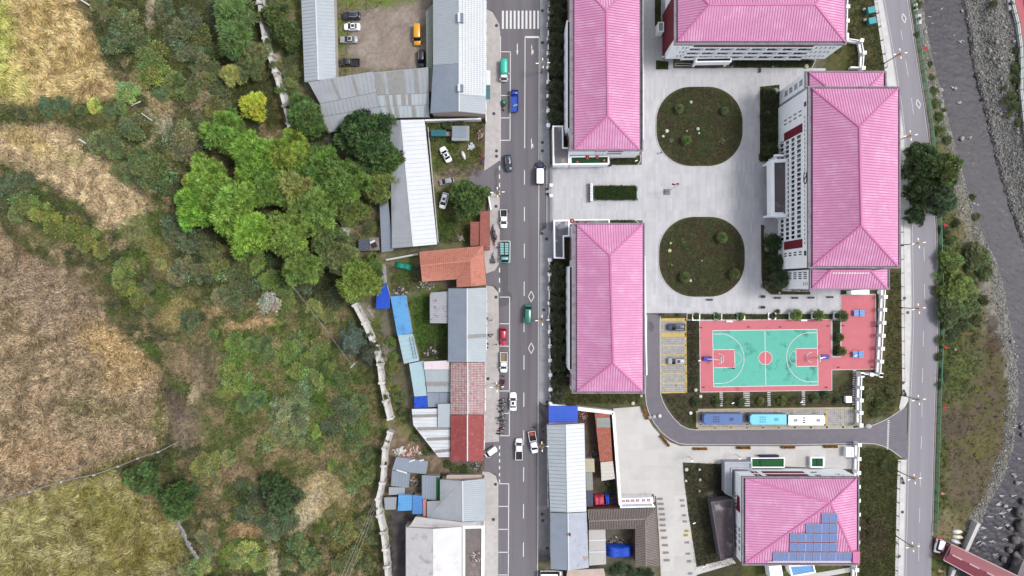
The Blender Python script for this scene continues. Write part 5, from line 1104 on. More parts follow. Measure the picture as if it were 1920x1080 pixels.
tarp('narrow blue plastic strip next to the red sheet', [(1134.5,929),(1142.5,928),(1144,948),(1136,949)], 2.2, m_tarp, 5)
# east of the road: blue roof, long shed, courtyard houses
q = [(1028.7,761,4.4),(1083.5,761,4.6),(1083.5,791.8,4.4),(1029,792.3,4.2)]; house('blue_roof', 'vivid blue ribbed roof just south of the lower school block', 'roof', [(m_blu,m_blur,.55,q,(1,0,0))], q, m_bw)
q = [(1030,792.6,3.8),(1083,792,3.8),(1083,796,3.8),(1026,797,3.8)]; house('flat_roof', 'thin brownish pink roof strip below the vivid blue roof', 'roof', [(M('pinkish_concrete', C(176,150,158), .9, .15, 1),None,1,q)], q, m_hw)
def eh(name, lab, L0, L1, R0, R1, T0, T1, ml, mlr, mr_, mrr, sp):
    H, Rg = 4.8, 6.0
    return house(name, lab, 'house', [(ml,mlr,sp,[(*L0,H),(*R0,Rg),(*R1,Rg),(*L1,H)]),(mr_,mrr,sp,[(R0[0]+.3,R0[1],Rg),(*T0,H),(*T1,H),(R1[0]+.3,R1[1],Rg)])],
        [(*L0,H),(*R0,Rg),(*T0,H),(*T1,H),(*R1,Rg),(*L1,H)], m_hw, caps=[((*R0,Rg),(*R1,Rg))], capmat=m_wr)
e1 = eh('shop_house', 'long gabled house east of the road with a blue-grey west slope and white east slope', (1025.5,797), (1031.5,959.5), (1061.5,796), (1064.5,961), (1095.5,794), (1099.5,959), m_lb, m_gbr, m_wr, m_wr2, .95)
e2 = eh('shop_house', 'lower grey-blue gabled house with peeling patches at the bottom, east of the road', (1032,961.5), (1032.5,1067), (1065,962.5), (1066.5,1069.5), (1100,960.5), (1104,1064.5), m_gb, None, M('peeling_sheet', C(178,184,198), .6, .08, .6, stain_or_glint=(C(168,140,132), .56, .68, .4)), None, .95)
mb = MB(); p = W(1068,1001,5.9); mb.tube((p.x,p.y,5.5),(p.x,p.y,6.9),.3,.3,10); mk('chimney', mb, M('rust', C(160,84,60), .9, .2, 3), e2)
for r_, x0, y0 in ((e1,1025.5,797),(e2,1032,961.5)):
    a = W(x0,y0,4.8); 
    for i in range(7 if r_ is e1 else 4): window(r_, (a.x+.25+.1*i*(.35 if r_ is e1 else 0), a.y-3.2-i*3.1, 0), (0,1), 0, 2.5, .15, 2.8, gmat=MATS['shop_shutter'])
q = [(1115,775.5,3.0),(1143,776.5,3.2),(1144,783,3.2),(1117,783,3.0)]
r_ = house('outhouse', 'narrow outhouse with mottled terracotta tiles against the white wall', 'outhouse', [(M('mottled_terracotta', C(186,112,94), .9, .2, 1.4, .3, 5, stain_or_glint=(C(140,88,78), .5, .62, 3.0)),m_terr,.6,[(1115,775,3.0),(1143,776.5,3.2),(1148.5,863.5,3.2),(1125,866,3.0)],(1,0,0))], [(1115,775,3.0),(1143,776.5,3.2),(1148.5,863.5,3.2),(1125,866,3.0)], m_bw)
mb = MB(); mb.slab(WP([(1118,783.5,3.14),(1143.6,783,3.32),(1144.5,801,3.32),(1119.5,802,3.14)]), .04); mk('grey_patch', mb, M('grey_cement', C(160,164,160), .9, .1, 1), r_)
q = [(1126,867,2.9),(1149,864.5,3.1),(1153,897.5,3.1),(1128,902,2.9)]; house('outhouse', 'outhouse with cream and pale blue slab roof at the end of the terracotta one', 'outhouse', [(M('cream_sheet', C(222,216,204), .7, .06, .8),m_wr2,.9,q)], q, m_hw)
q = [(1097.5,860,3.2),(1114,860,3.2),(1115,885,3.1),(1098,885.5,3.1)]; house('flat_roof', 'small beige flat roof beside the long white slope', 'roof', [(M('beige_sheet', C(196,186,160), .8, .08, .8),None,1,q)], q, m_hw)
q = [(1098,886,3.0),(1110.5,885.5,3.0),(1112,919,2.9),(1099.5,920,2.9)]; house('flat_roof', 'narrow grey-green flat roof below the beige one', 'roof', [(M('greygreen_sheet', C(164,168,160), .8, .1, .8),m_olr,.6,q)], q, m_hw)
q = [(1099.5,920.5,2.8),(1111.5,920,2.8),(1112,949.5,2.8),(1100.5,950,2.8)]; house('flat_roof', 'dark slate blue flat roof beside the red plastic sheet', 'roof', [(M('slate_blue', C(78,84,104), .7, .1, .8),None,1,q)], q, m_hw)
Z = 4.2; R = 5.3
tl = house('courtyard_house', 'old L-shaped courtyard house with furrowed grey clay tiles', 'house',
      [(m_slate,None,.5,[(1102,955,Z),(1229.5,952.5,Z),(1211,973,R),(1104,977,R)]),(m_slate,None,.5,[(1104,977.3,R),(1209,973.4,R),(1191,991,Z),(1104,992.5,Z)]),
       (m_slate,None,.5,[(1191,991,Z),(1210,973.4,R),(1211.5,1062,R),(1191.5,1062,Z)]),(m_slate,None,.5,[(1230,952.5,Z),(1236,1060,Z),(1211.8,1062,R),(1210.3,973.2,R)])],
      [(1102,955,Z),(1229.5,952.5,Z),(1236,1060,Z),(1211,1062,Z),(1191.5,1062,Z),(1191,991,Z),(1104,992.5,Z)], m_bw, caps=[((1104,977,R),(1210.5,973,R)),((1210.5,973,R),(1211.6,1062,R))], capmat=m_slr, ribw=.26, ribh=.12)
for f in [o for o in tl.children if o.name.startswith('roof')]: pass
for q in ([(1102,955,Z),(1229.5,952.5,Z),(1211,973,R),(1104,977,R)],[(1104,977.3,R),(1209,973.4,R),(1191,991,Z),(1104,992.5,Z)],[(1191,991,Z),(1210,973.4,R),(1211.5,1062,R),(1191.5,1062,Z)],[(1230,952.5,Z),(1236,1060,Z),(1211.8,1062,R),(1210.3,973.2,R)]):
    mb = MB(); ribs(mb, WP(q), .42, .2, .13); mk('tile_row', mb, m_slr, tl, kind='stuff'); mb = MB(); ribs(mb, WP(q), .42, .12, .03, off=1.0); mk('tile_groove', mb, m_slr_d, tl, kind='stuff')
q = [(1104,993.5,3.6),(1135,993,3.6),(1136.5,1058,3.4),(1104.5,1060.5,3.4)]; wr_ = house('sheet_roof', 'white ribbed skylight roof inside the tiled courtyard', 'roof', [(M('milky_sheet', C(198,194,190), .6, .06, .8),m_wr,.75,q,(0,1,0))], q, m_hw)
for y in (1013,1035): mb = MB(); mb.bar(W(1104,y,3.66), W(1136,y-.5,3.6), .3, .08); mk('cross_bar', mb, m_wr, wr_)
sg = flat_block('sign_gallery', 'white framed glass gallery roof between the courtyard house and the yard', 'gallery', [(1162,943),(1222,941),(1229,951),(1163,953)], 3.2, m_grey, pw=.35)
q = [(1064,1069,3.0),(1132,1066,3.0),(1142,1110,3.0),(1058,1110,3.0)]; house('flat_roof', 'tan flat roof cut by the bottom edge, east of the road', 'roof', [(m_tan,None,1,q)], q, m_hw)
# ------------------------------------------------------------------ walls and fences
def pt_at(pts, d):
    for a, b in zip(pts[:-1], pts[1:]):
        l = (b-a).length
        if d <= l: return a+(b-a)*(d/l), (b-a).normalized()
        d -= l
    return pts[-1], (pts[-1]-pts[-2]).normalized()
def plen(pts): return sum((b-a).length for a, b in zip(pts[:-1], pts[1:]))
def wall_line(name, label, cat, pts, h, t, mat, pier=None, pw=.4, ph=.3, pl=None, cap=None, gap=0, group=None, top=False, side=0, slab=True, hb=0, panelname='wall_panel'):
    """a wall with piers: every panel and every pier a part"""
    P = [W(x, y, h if top else 0) for x, y in pts]
    for p in P: p.z = 0
    c = sum(P, Vector())/len(P); root = thing(name, label, cat, c, group); L_ = plen(P); n = max(1, round(L_/(pier or L_)))
    st = [pt_at(P, L_*i/n) for i in range(n+1)]
    for i in range(n):
        a, b = st[i][0], st[i+1][0]; mb = MB(); d = (b-a).normalized(); u = Vector((-d.y, d.x, 0))*side
        if slab: mb.bar(a+u+Vector((0,0,(h+hb)/2-.1)), b+u+Vector((0,0,(h+hb)/2-.1)), t, h-hb+.2)
        if cap: mb.bar(a+u+Vector((0,0,h+.06)), b+u+Vector((0,0,h+.06)), cap, .12)
        mk(panelname, mb, mat, root)
    if pier:
        for p, d in st:
            mb = MB(); u = Vector((-d.y, d.x, 0)); l = (pl or pw)/2; mb.bar(p-d*l+Vector((0,0,(h+ph)/2)), p+d*l+Vector((0,0,(h+ph)/2)), pw, h+ph); mk('pier', mb, mat, root)
    return root
m_wall = M('weathered_wall', C(210,206,202,1.15), .9, .12, .6, .2, 4, stain_or_glint=(C(160,150,142), .52, .66, .5))
R1 = [(476,-60),(484,0),(492,58),(505,108),(519,148),(531,190),(541,232),(552,262)]
R2 = [(548,262),(570,300),(620,345),(640,392),(645,440),(652,500),(662,560)]
R3 = [(664,572),(682,606),(698,642)]; R3b = [(702,650),(709,668),(712,700),(716,735),(724,762),(730,786)]
R4 = [(730,811),(719,845),(717,895),(712,925),(703,950),(714,980),(720,1018),(722,1053),(726,1085),(728,1160)]
def rwall(label, pts):
    P = [W(x, y, 3.2) for x, y in pts]
    for p in P: p.z = 0
    root = thing('retaining_wall', label, 'wall', sum(P, Vector())/len(P), 'weathered boundary wall along the foot of the slope'); L_ = plen(P); n = max(1, round(L_/4.6))
    st = [pt_at(P, L_*i/n) for i in range(n+1)]
    for i in range(n):
        a, b = st[i][0], st[i+1][0]; d = (b-a).normalized(); s = Vector((-d.y, d.x, 0)); s = s if s.x > 0 else -s; mb = MB()
        h = 3.1+.3*math.sin(i*2.3)+.15*math.sin(i*5.1)
        # battered face on the town side
        V = [a-s*.45+Vector((0,0,-.2)), a+s*.8+Vector((0,0,-.2)), a+s*.35+Vector((0,0,h)), a-s*.45+Vector((0,0,h)), b-s*.45+Vector((0,0,-.2)), b+s*.8+Vector((0,0,-.2)), b+s*.35+Vector((0,0,h)), b-s*.45+Vector((0,0,h))]
        mb.add(V, [(0,1,2,3),(7,6,5,4),(1,5,6,2),(2,6,7,3),(3,7,4,0)]); mk('wall_panel', mb, m_wall, root)
    for k, (p, d) in enumerate(st):
        s = Vector((-d.y, d.x, 0)); s = s if s.x > 0 else -s; mb = MB(); mb.bar(p-s*.65+Vector((0,0,1.65)), p+s*.95+Vector((0,0,1.65)), .55, 3.6); mk('pier', mb, m_wall, root)
    return root
rwall('stretch of the pale slope wall from the top edge down to the big trees', R1)
rwall('stretch of the pale slope wall hidden under the big green trees', R2)
rwall('short stretch of slope wall beside the bluish conifer', R3)
rwall('stretch of pale slope wall with buttresses that ends at the gap', R3b)
rwall('long stretch of pale slope wall below the gap, down to the bottom edge', R4)
# field fence with posts, stone wall, field markers
fp = [(-60,962),(0,938),(60,920),(120,901),(180,889),(225,873),(262,858),(300,846),(335,828)]
def hillW(x, y, dz=0): return W(x, y, HL(x, y)+dz)
t = thing('field_fence', 'long low fence of posts and rails between the brown field and the yellow field', 'fence', hillW(150, 895)); m_wood = M('grey_wood', C(150,144,142), .9, .2, 2)
for a, b in zip(fp[:-1], fp[1:]):
    mb = MB(); n = 4; 
    for i in range(n):
        p = hillW(a[0]+(b[0]-a[0])*i/n, a[1]+(b[1]-a[1])*i/n, .75); q = hillW(a[0]+(b[0]-a[0])*(i+1)/n, a[1]+(b[1]-a[1])*(i+1)/n, .75); mb.bar(p, q, .22, .2); mb.bar(p-Vector((0,0,.4)), q-Vector((0,0,.4)), .16, .12)
    mk('rail', mb, m_wood, t); mb = MB(); p = hillW(*a, 0); mb.bar(p, p+Vector((0,0,1.2)), .36); mk('post', mb, m_strip, t)
sw_ = [(333,975),(340,992),(352,1018),(362,1034),(371,1048)]
t = thing('stone_wall', 'short rough stone wall at the right edge of the yellow field', 'wall', hillW(350,1010)); q_ = random.Random(8)
for a, b in zip(sw_[:-1], sw_[1:]):
    for i in range(12):
        f = i/12; p = hillW(a[0]+(b[0]-a[0])*f+q_.uniform(-2.2,2.2), a[1]+(b[1]-a[1])*f, .15+q_.random()*.3); mb = rock_mesh('s', i+int(a[0]), .3, 6, 3); s_ = q_.uniform(.3,.55); mb.v = [(x*s_+p.x, y*s_+p.y, z*s_+p.z) for x, y, z in mb.v]; mk('stone', mb, m_rock, t)
def pole_flat(label, a, b, w=.35, z=.5, name='concrete_pole'):
    t = MB(); t.bar(hillW(*a, z), hillW(*b, z), w, w*.8); return tag(mk(name, t, m_strip), label, 'pole')
pole_flat('white fallen pole at the top edge of the dry field', (152,0), (170,11)); pole_flat('white fallen pole at the tip of the pinkish field', (148,261), (168,273)); pole_flat('thin white stick lying in the scrub left of the slope wall', (657,690), (665,681), .22)
pole_flat('pale pole with a knob on the bare ground by the trail', (246,198), (264,190), .25); pole_flat('pale kerb log beside the trail bend', (265,212), (285,226), .22)
m_wire = M('steel_wire', C(180,178,182), .5, .1, 3, metal=.3)
w_ = thing('power_lines', 'three thin cables crossing the slope at the bottom', 'cable', W(690,1000,8))
for dx in (0, 10, 22):
    mb = MB(); a = W(703,935+dx*.9,6); b = W(632+dx*.7,1100,9.5); P = [a.lerp(b, i/8)-Vector((0,0,1.2*math.sin(math.pi*i/8))) for i in range(9)]
    for u, v in zip(P[:-1], P[1:]): mb.tube(u, v, .03, .03, 5)
    mk('cable', mb, m_wire, w_)
w_ = MB(); a = W(537,522,8); b = W(663,690,7.6); P = [a.lerp(b, i/8)-Vector((0,0,.8*math.sin(math.pi*i/8))) for i in range(9)]
for u, v in zip(P[:-1], P[1:]): w_.tube(u, v, .035, .035, 5)
tag(mk('cable', w_, m_wire), 'single long cable slanting across the green slope to the white stick', 'cable')
# school fences: white piers and rails
m_wf = M('white_fence_paint', C(240,240,242,1.4), .6, .05, 1)
def pier_fence(label, pts, sp_, side, h=1.9, double=True, cap=1.15, name='boundary_wall', psz=.75):
    P = [W(x, y, h) for x, y in pts]
    for p in P: p.z = 0
    root = thing(name, label, 'fence', sum(P, Vector())/len(P), 'white pier fences round the school'); L_ = plen(P); n = max(1, round(L_/sp_)); st = [pt_at(P, L_*i/n) for i in range(n+1)]
    for i in range(n):
        a, b = st[i][0], st[i+1][0]; d = (b-a).normalized(); mb = MB(); mb.bar(a+Vector((0,0,.35)), b+Vector((0,0,.35)), .45, .9); mk('plinth', mb, m_wf, root)
        mb = MB(); mb.bar(a+Vector((0,0,h)), b+Vector((0,0,h)), .22, .12); mb.bar(a+Vector((0,0,h-.9)), b+Vector((0,0,h-.9)), .1, .08)
        k = max(2, int((b-a).length/.45))
        for j in range(1, k): p = a.lerp(b, j/k); mb.bar(p+Vector((0,0,.8)), p+Vector((0,0,h)), .05)
        mk('railing', mb, m_wf, root)
    for p, d in st:
        mb = MB(); mb.bar(p-d*psz/2+Vector((0,0,(h+.3)/2)), p+d*psz/2+Vector((0,0,(h+.3)/2)), psz, h+.3); pr_ = mk('pier', mb, m_wf, root)
        mb = MB(); mb.bar(p-d*(psz/2+.09)+Vector((0,0,h+.36)), p+d*(psz/2+.09)+Vector((0,0,h+.36)), psz+.18, .12); mk('cap', mb, m_wf, pr_)
pier_fence('white pier fence beside the dark hedge at the top of the main road', [(1032,-60),(1031.5,0),(1028.5,34),(1028,110),(1028,235)], 3.65, 0)
pier_fence('white pier fence beside the dark hedge south of the entrance', [(1030.5,487),(1030,560),(1031,640),(1032,700),(1032,757)], 3.65, 0)
pier_fence('white double-rail fence on the east side of the red sports ground', [(1661,508),(1660,545),(1656,620),(1651,702)], 3.5, 0, 2.4)
pier_fence('short white fence link at the corner south of the sports ground', [(1651,704),(1633,702),(1616,701)], 3.0, 0, 2.4)
pier_fence('white fence from the sports ground corner down to the school gate', [(1616,704),(1615,730),(1614,760),(1614,797)], 3.3, 0, 2.4)
pier_fence('white fence along the grass east of the solar hall', [(1611,834),(1610,870),(1609,910),(1609,960),(1608,1010),(1606,1062),(1605,1120)], 3.7, 0, 2.4)
pier_fence('white fence bending round the lawn east of the top school building', [(1587,72),(1606,74),(1622,78),(1620,100),(1618,128)], 3.5, 0, 2.2)
pier_fence('white fence at the upper right corner of the top school building', [(1590,-40),(1589,30),(1587,66)], 3.5, 0, 2.2)
mb = MB(); a = W(1590,129,0); b = W(1618,130,0); mb.bar(a+Vector((0,0,.7)), b+Vector((0,0,.7)), .35, 1.4); tag(mk('garden_wall', mb, m_wf), 'short white garden wall above the north wing roof', 'wall')
mb = MB(); p = W(1627,799,0); mb.ell((p.x,p.y,.2), 1.0, .7, .5, 12, 4); tag(mk('round_stone', mb, m_stone, None, True), 'rounded white stone at the gate end of the fence', 'stone')
wall_line('low_wall', 'thin white kerb wall along the east side of the lower school block', 'wall', [(1208,480),(1210,560),(1212,703)], .5, .35, m_wf)
wall_line('low_wall', 'thin white kerb wall along the east side of the upper school block', 'wall', [(1205.5,-40),(1205.5,130),(1205.5,262)], .5, .35, m_wf)
wall_line('white_wall', 'white wall south of the lower hedge, behind the vivid blue roof', 'wall', [(1031,760),(1085,756),(1120,764),(1150,774)], 3.4, .5, m_wf, cap=.9, top=True)
wall_line('white_wall', 'long slanting white wall between the courtyard sheds and the concrete yard', 'wall', [(1150,774),(1154,850),(1160,915),(1163,946)], 3.4, .4, m_wf, cap=.75, top=True)
wall_line('thin_wall', 'white wall closing the car yard at its top', 'wall', [(797,225.5),(850,224),(902,222.5)], 2.5, .3, m_wf, cap=.4, top=True)
wall_line('thin_wall', 'thin pale wall between the white shed and the car yard', 'wall', [(803,240),(813,330),(822,455)], .8, .2, m_strip)
wall_line('thin_wall', 'white wall stub at the lower corner of the yard entrance', 'wall', [(914,354),(921,360),(921,395)], 1.6, .35, m_wf)
wall_line('thin_wall', 'pale wall between the white shed and the green tarpaulin yard', 'wall', [(726,488),(745,482),(785,477)], 2.0, .4, m_strip)
wall_line('thin_wall', 'reddish wall band at the front of the big shop', 'wall', [(808,216),(860,214.5),(908,218)], 3.0, .5, M('reddish_band', C(150,110,112), .9, .2, 1))
# wall with painted red writing above the gallery
sw2 = wall_line('sign_wall', 'white wall panel with a row of red written characters', 'sign', [(1162,939.5),(1225,937.5)], 3.0, 1.3, m_wf, top=True)
m_redw = M('red_lettering', C(170,50,70), .7, .1, 2)
for i, x in enumerate((1168.5,1177,1186,1195.5,1206.5,1216)):
    mb = MB(); c = W(x, 939.2-.035*(x-1162), 3.02); q_ = random.Random(i+3); c.z = 3.05; s_ = .5 if i < 4 else .42
    for k in range(3): mb.bar(c+Vector((-s_, (k-1)*.22, 0)), c+Vector((s_, (k-1)*.22+q_.uniform(-.05,.05), 0)), .09, .06)
    for k in range(2): mb.bar(c+Vector(((k-.5)*.5+q_.uniform(-.1,.1), -.3, .008)), c+Vector(((k-.5)*.5, .3, .008)), .09, .06)
    mk('character', mb, m_redw, sw2)
# entrance: sliding gate, bollards, sign wall with hedge
def gate(label, y0, y1):
    t = thing('sliding_gate', label, 'gate', W(1033,(y0+y1)/2,0)); n = int((y1-y0)/1.9)
    for i in range(n+1): mb = MB(); p = W(1033.5, y0+(y1-y0)*i/n, 0); mb.box(p.x-.45, p.y-.05, .05, p.x+.35, p.y+.05, 1.2); mk('bar', mb, m_al, t)
    mb = MB(); mb.bar(W(1033,y0,.6), W(1033,y1,.6), .08, .08); mb.bar(W(1033,y0,1.1), W(1033,y1,1.1), .06, .06); mk('track', mb, m_al, t)
gate('folded steel sliding gate north of the two black balls', 311, 345); gate('folded steel sliding gate south of the two black balls', 370, 430)
for y in (354.5,364):
    t = thing('ball_bollard', f"black ball bollard in the entrance opening, the {'upper' if y < 360 else 'lower'} one", 'bollard', W(1027,y,.1)); mb = MB(); p = W(1027,y,.1); mb.ell((p.x,p.y,.55), .36, .36, .36, 12, 8); mk('ball', mb, m_dark, t, True); mb = MB(); mb.tube((p.x,p.y,.1),(p.x,p.y,.28), .22, .16, 10); mk('foot', mb, m_dark, t)
for y in (348,368): mb = MB(); p = W(1033,y,0); mb.box(p.x-.4,p.y-.4,0,p.x+.4,p.y+.4,1.1); tag(mk('gate_post', mb, m_wf), f"white gate post {'above' if y < 360 else 'below'} the black ball bollards", 'post')
hw = thing('entrance_sign_wall', 'upright white sign wall at the west end of the clipped hedge', 'sign wall', W(1108,361,0)); a = W(1106,378,0); b = W(1110,345.5,0)
mb = MB(); mb.box(a.x,a.y,0,b.x,b.y,1.5); mk('wall_slab', mb, m_wf, hw); mb = MB(); mb.box(a.x-.25,a.y-.2,0,a.x-.02,b.y+.2,1.2); mk('grey_face', mb, m_conc, hw)
for i in range(5): mb = MB(); yy_ = a.y+.8+i*.78; mb.box(a.x+.2,yy_,1.5,b.x-.2,yy_+.4,1.54); mk('character', mb, m_gut, hw)
hpts = [(1112,354),(1117,348.5),(1190,347.5),(1195,353),(1195,371),(1190,376),(1117,376.5),(1112,371)]
mb = MB(); mb.prism(WP(hpts), 0, .35); ground('hedge_bed', mb, m_strip); 
# flagpole
fl = thing('flagpole', 'tall flagpole with a small red flag in the middle of the plaza', 'flagpole', W(1250.5,360,0)); p = W(1250.5,360,0)
mb = MB(); mb.box(p.x-.7,p.y-.7,.05,p.x+.7,p.y+.7,.5); mk('plinth', mb, m_conc, fl); mb = MB(); mb.tube((p.x,p.y,.5),(p.x,p.y,13.6), .09, .05, 8); mk('pole', mb, m_al, fl)
mb = MB(); N = 7
for i in range(N+1):
    x = p.x-.03-.22*i; y = p.y+.12*math.sin(i*1.1)
    mb.v += [(x, y, 12.3-.05*i), (x, y+.25, 13.3-.08*i)]
    if i: k = len(mb.v); mb.f.append((k-4,k-2,k-1,k-3))
mk('flag', mb, M('flag_red', C(206,30,44), .7), fl)
# ------------------------------------------------------------------ green guard fence beside the river road
m_green = M('green_fence_paint', C(28,120,92), .5, .1, 2)
gf = thing('guard_fence', 'long green mesh guard fence between the river road and the river bank', 'fence', W(iv(ROADX,400)+5,400,0))
G = [W(iv(ROADX, y)+4.2+(2.5 if y < 70 else 0), y, 0) for y in np.arange(-120, 1004, 12)]; Lg = plen(G); n = round(Lg/2.6); st = [pt_at(G, Lg*i/n)[0] for i in range(n+1)]
pm = None
for i, p in enumerate(st):
    if pm is None: mb = MB(); mb.box(p.x-.06,p.y-.06,-.4,p.x+.06,p.y+.06,1.3); mb.box(p.x-.45,p.y-.04,1.0,p.x+.06,p.y+.04,1.08); pm = mk('post', mb, m_green, gf); p0 = p.copy()
    else: c = pm.copy(); SC.collection.objects.link(c); c.location = pm.location+(p-p0)
for i in range(n):
    a, b = st[i], st[i+1]; mb = MB()
    for z in (.15,.5,.85,1.22): mb.bar(a+Vector((0,0,z)), b+Vector((0,0,z)), .06 if z < 1.2 else .14, .05)
    for j in range(1, 8): p = a.lerp(b, j/8); mb.bar(p+Vector((0,0,.1)), p+Vector((0,0,1.2)), .04)
    mk('mesh_panel', mb, m_green, gf)
# slim railing on the school side of the river pavement
rl = thing('pavement_railing', 'slim dark railing posts along the grass edge of the river pavement', 'railing', W(1688,600,0)); mrp = M('dark_railing', C(70,72,72), .6, .1, 2)
for y0, y1 in ((0,130),(410,735),(865,1100)):
    prev = None
    for y in np.arange(y0, y1, 25.5):
        p = W(iv(PVL, y)+.8, y, .1); mb = MB(); mb.bar(p, p+Vector((0,0,1.2)), .12); mb.bar(p+Vector((-.5,0,.15)), p+Vector((.5,0,.15)), .1); mk('post', mb, mrp, rl)
        if prev is not None: mb = MB(); mb.bar(prev+Vector((0,0,1.1)), p+Vector((0,0,1.1)), .05); mk('rail', mb, mrp, rl)
        prev = p
# upper right: red river walk on the far bank with its fence and platforms
mb = MB(); A = [(1895,-160),(1893,-40),(1899,10),(1908,45),(1914,90),(1915,130),(1914,170),(1920,230),(1940,330)]; B = [(1918,-160),(1916,-40),(1921,10),(1931,45),(1938,90),(1940,130),(1940,170),(1946,230),(1966,330)]
mb.sheet(WP(A, .2)+WP(B[::-1], .2)); ground('river_walk', mb, M('red_track', C(196,110,118), .9, .08, .6))
for q in (A, B): mb = MB(); [mb.bar(W(*u, .1), W(*v, .1), .7 if q is A else .3, .8) for u, v in zip(q[:-1], q[1:])]; ground('river_walk_edge', mb, m_strip)
t = thing('guard_fence', 'green fence on the far bank along the red river walk', 'fence', W(1912,90,0))
for (u, v) in zip(A[:-1], A[1:]):
    a, b = W(u[0]-3,u[1],0), W(v[0]-3,v[1],0); k = max(1, round((b-a).length/2.6)); mb = MB()
    for z in (.3,.9,1.5): mb.bar(a+Vector((0,0,z)), b+Vector((0,0,z)), .08)
    mk('mesh_panel', mb, m_green, t)
    for j in range(k): mb = MB(); p = a.lerp(b, j/k); mb.bar(p-Vector((0,0,.5)), p+Vector((0,0,1.6)), .12); mk('post', mb, m_green, t)
mb = MB(); mb.prism(WP([(1887,-20),(1898,-24),(1903,14),(1892,20)]), -2, .1); ground('concrete_pad', mb, m_pave3)
def planter_pot(x, y, z, label, r=.45):
    t = thing('round_planter', label, 'planter', W(x, y, z)); p = W(x, y, z); mb = MB(); mb.tube(p, p+Vector((0,0,.6)), r*.8, r, 14); mk('pot', mb, m_dark, t); mb = MB(); mb.ell((p.x,p.y,p.z+.55), r*.85, r*.85, .25, 10, 4, 0); mk('soil', mb, m_iron, t, True)
planter_pot(1893.5,7,.1,'round dark pot on the pale pad by the red river walk')
for (x0,y0,x1,y1) in ((1712,8,1720,20),(1716,28,1727,46)): mb = MB(); mb.prism(WP([(x0,y0),(x1,y0-2),(x1+1,y1-1),(x0+1,y1)]), -1.5, .1); ground('concrete_pad', mb, m_pave3)
planter_pot(1715.5,15,.1,'round dark pot on the upper pale pad by the green fence'); planter_pot(1722,36,.1,'round dark pot on the lower pale pad by the green fence')
# red bridge
m_br = M('bridge_red', C(132,42,58), .6, .08, .6, spec=.5); m_brl = M('bridge_pale_edge', C(206,170,176), .7, .1, 1)
br = thing('footbridge', 'dark red roofed footbridge over the river in the bottom right corner', 'bridge', W(1800,1050,0))
b0 = WP([(1784,1020.5),(1769,1050)], 3.0); d = (W(1908,1080,3.0)-b0[0]); d2 = (W(1824,1080,3)-b0[1]); e0, e1 = b0[0]+d*1.9, b0[1]+d2*4.0; mid0 = (b0[0]+b0[1])/2+Vector((0,0,.9)); mid1 = (e0+e1)/2+Vector((0,0,.9))
for q in ([b0[0], e0, mid1, mid0], [b0[1], e1, mid1, mid0]): mb = MB(); mb.slab(q, .12); s_ = mk('roof_slope', mb, m_br, br); mb = MB(); ribs(mb, q, .8, .06, .05); mk('roof_rib', mb, m_br, s_, kind='stuff')
for a, b in ((b0[0],e0),(b0[1],e1),(b0[0],b0[1])): mb = MB(); mb.bar(a, b, .22, .2); mk('eaves_trim', mb, m_brl, br)
for i in range(7): a = mid0.lerp(mid1, i*.14+.02); b = mid0.lerp(mid1, i*.14+.10); mb = MB(); mb.bar(a+Vector((0,0,.06)), b+Vector((0,0,.06)), .35, .14); mk('ridge_block', mb, m_brl, br)
mb = MB(); dk_ = [W(1778,1030,0), W(1775,1042,0)]; mb.slab([Vector((p.x,p.y,-.2)) for p in (b0[0],e0,e1,b0[1])], .6); mk('deck', mb, m_conc, br)
for i in range(8):
    for s_, e_ in ((b0[0],e0),(b0[1],e1)): mb = MB(); p = s_.lerp(e_, i/7); c = mid0.lerp(mid1, i/7); p = p.lerp(c, .12); mb.bar(Vector((p.x,p.y,-.2)), Vector((p.x,p.y,3.0)), .3); mk('column', mb, m_br, br)
mb = MB(); mb.sheet(WP([(1749,1012),(1761,1013),(1784,1024),(1776,1046),(1756,1036),(1748,1034)], .05)); ground('bridge_approach', mb, M('dark_red_paving', C(120,50,64), .9, .1, .8, brick=(.5,.5,.02,(-.85,.85,.85),0)))
mb = MB(); [mb.bar(W(*u, -.8), W(*v, -1.6), .9, 3) for u, v in (((1829,977),(1806,1028)),((1784,1062),(1776,1082)))]; ground('river_wall', mb, m_pave3)
mb = MB(); mb.bar(W(1920,1050,-1), W(1900,1100,-1), 3.0, 3.2); ground('bridge_abutment', mb, m_conc)
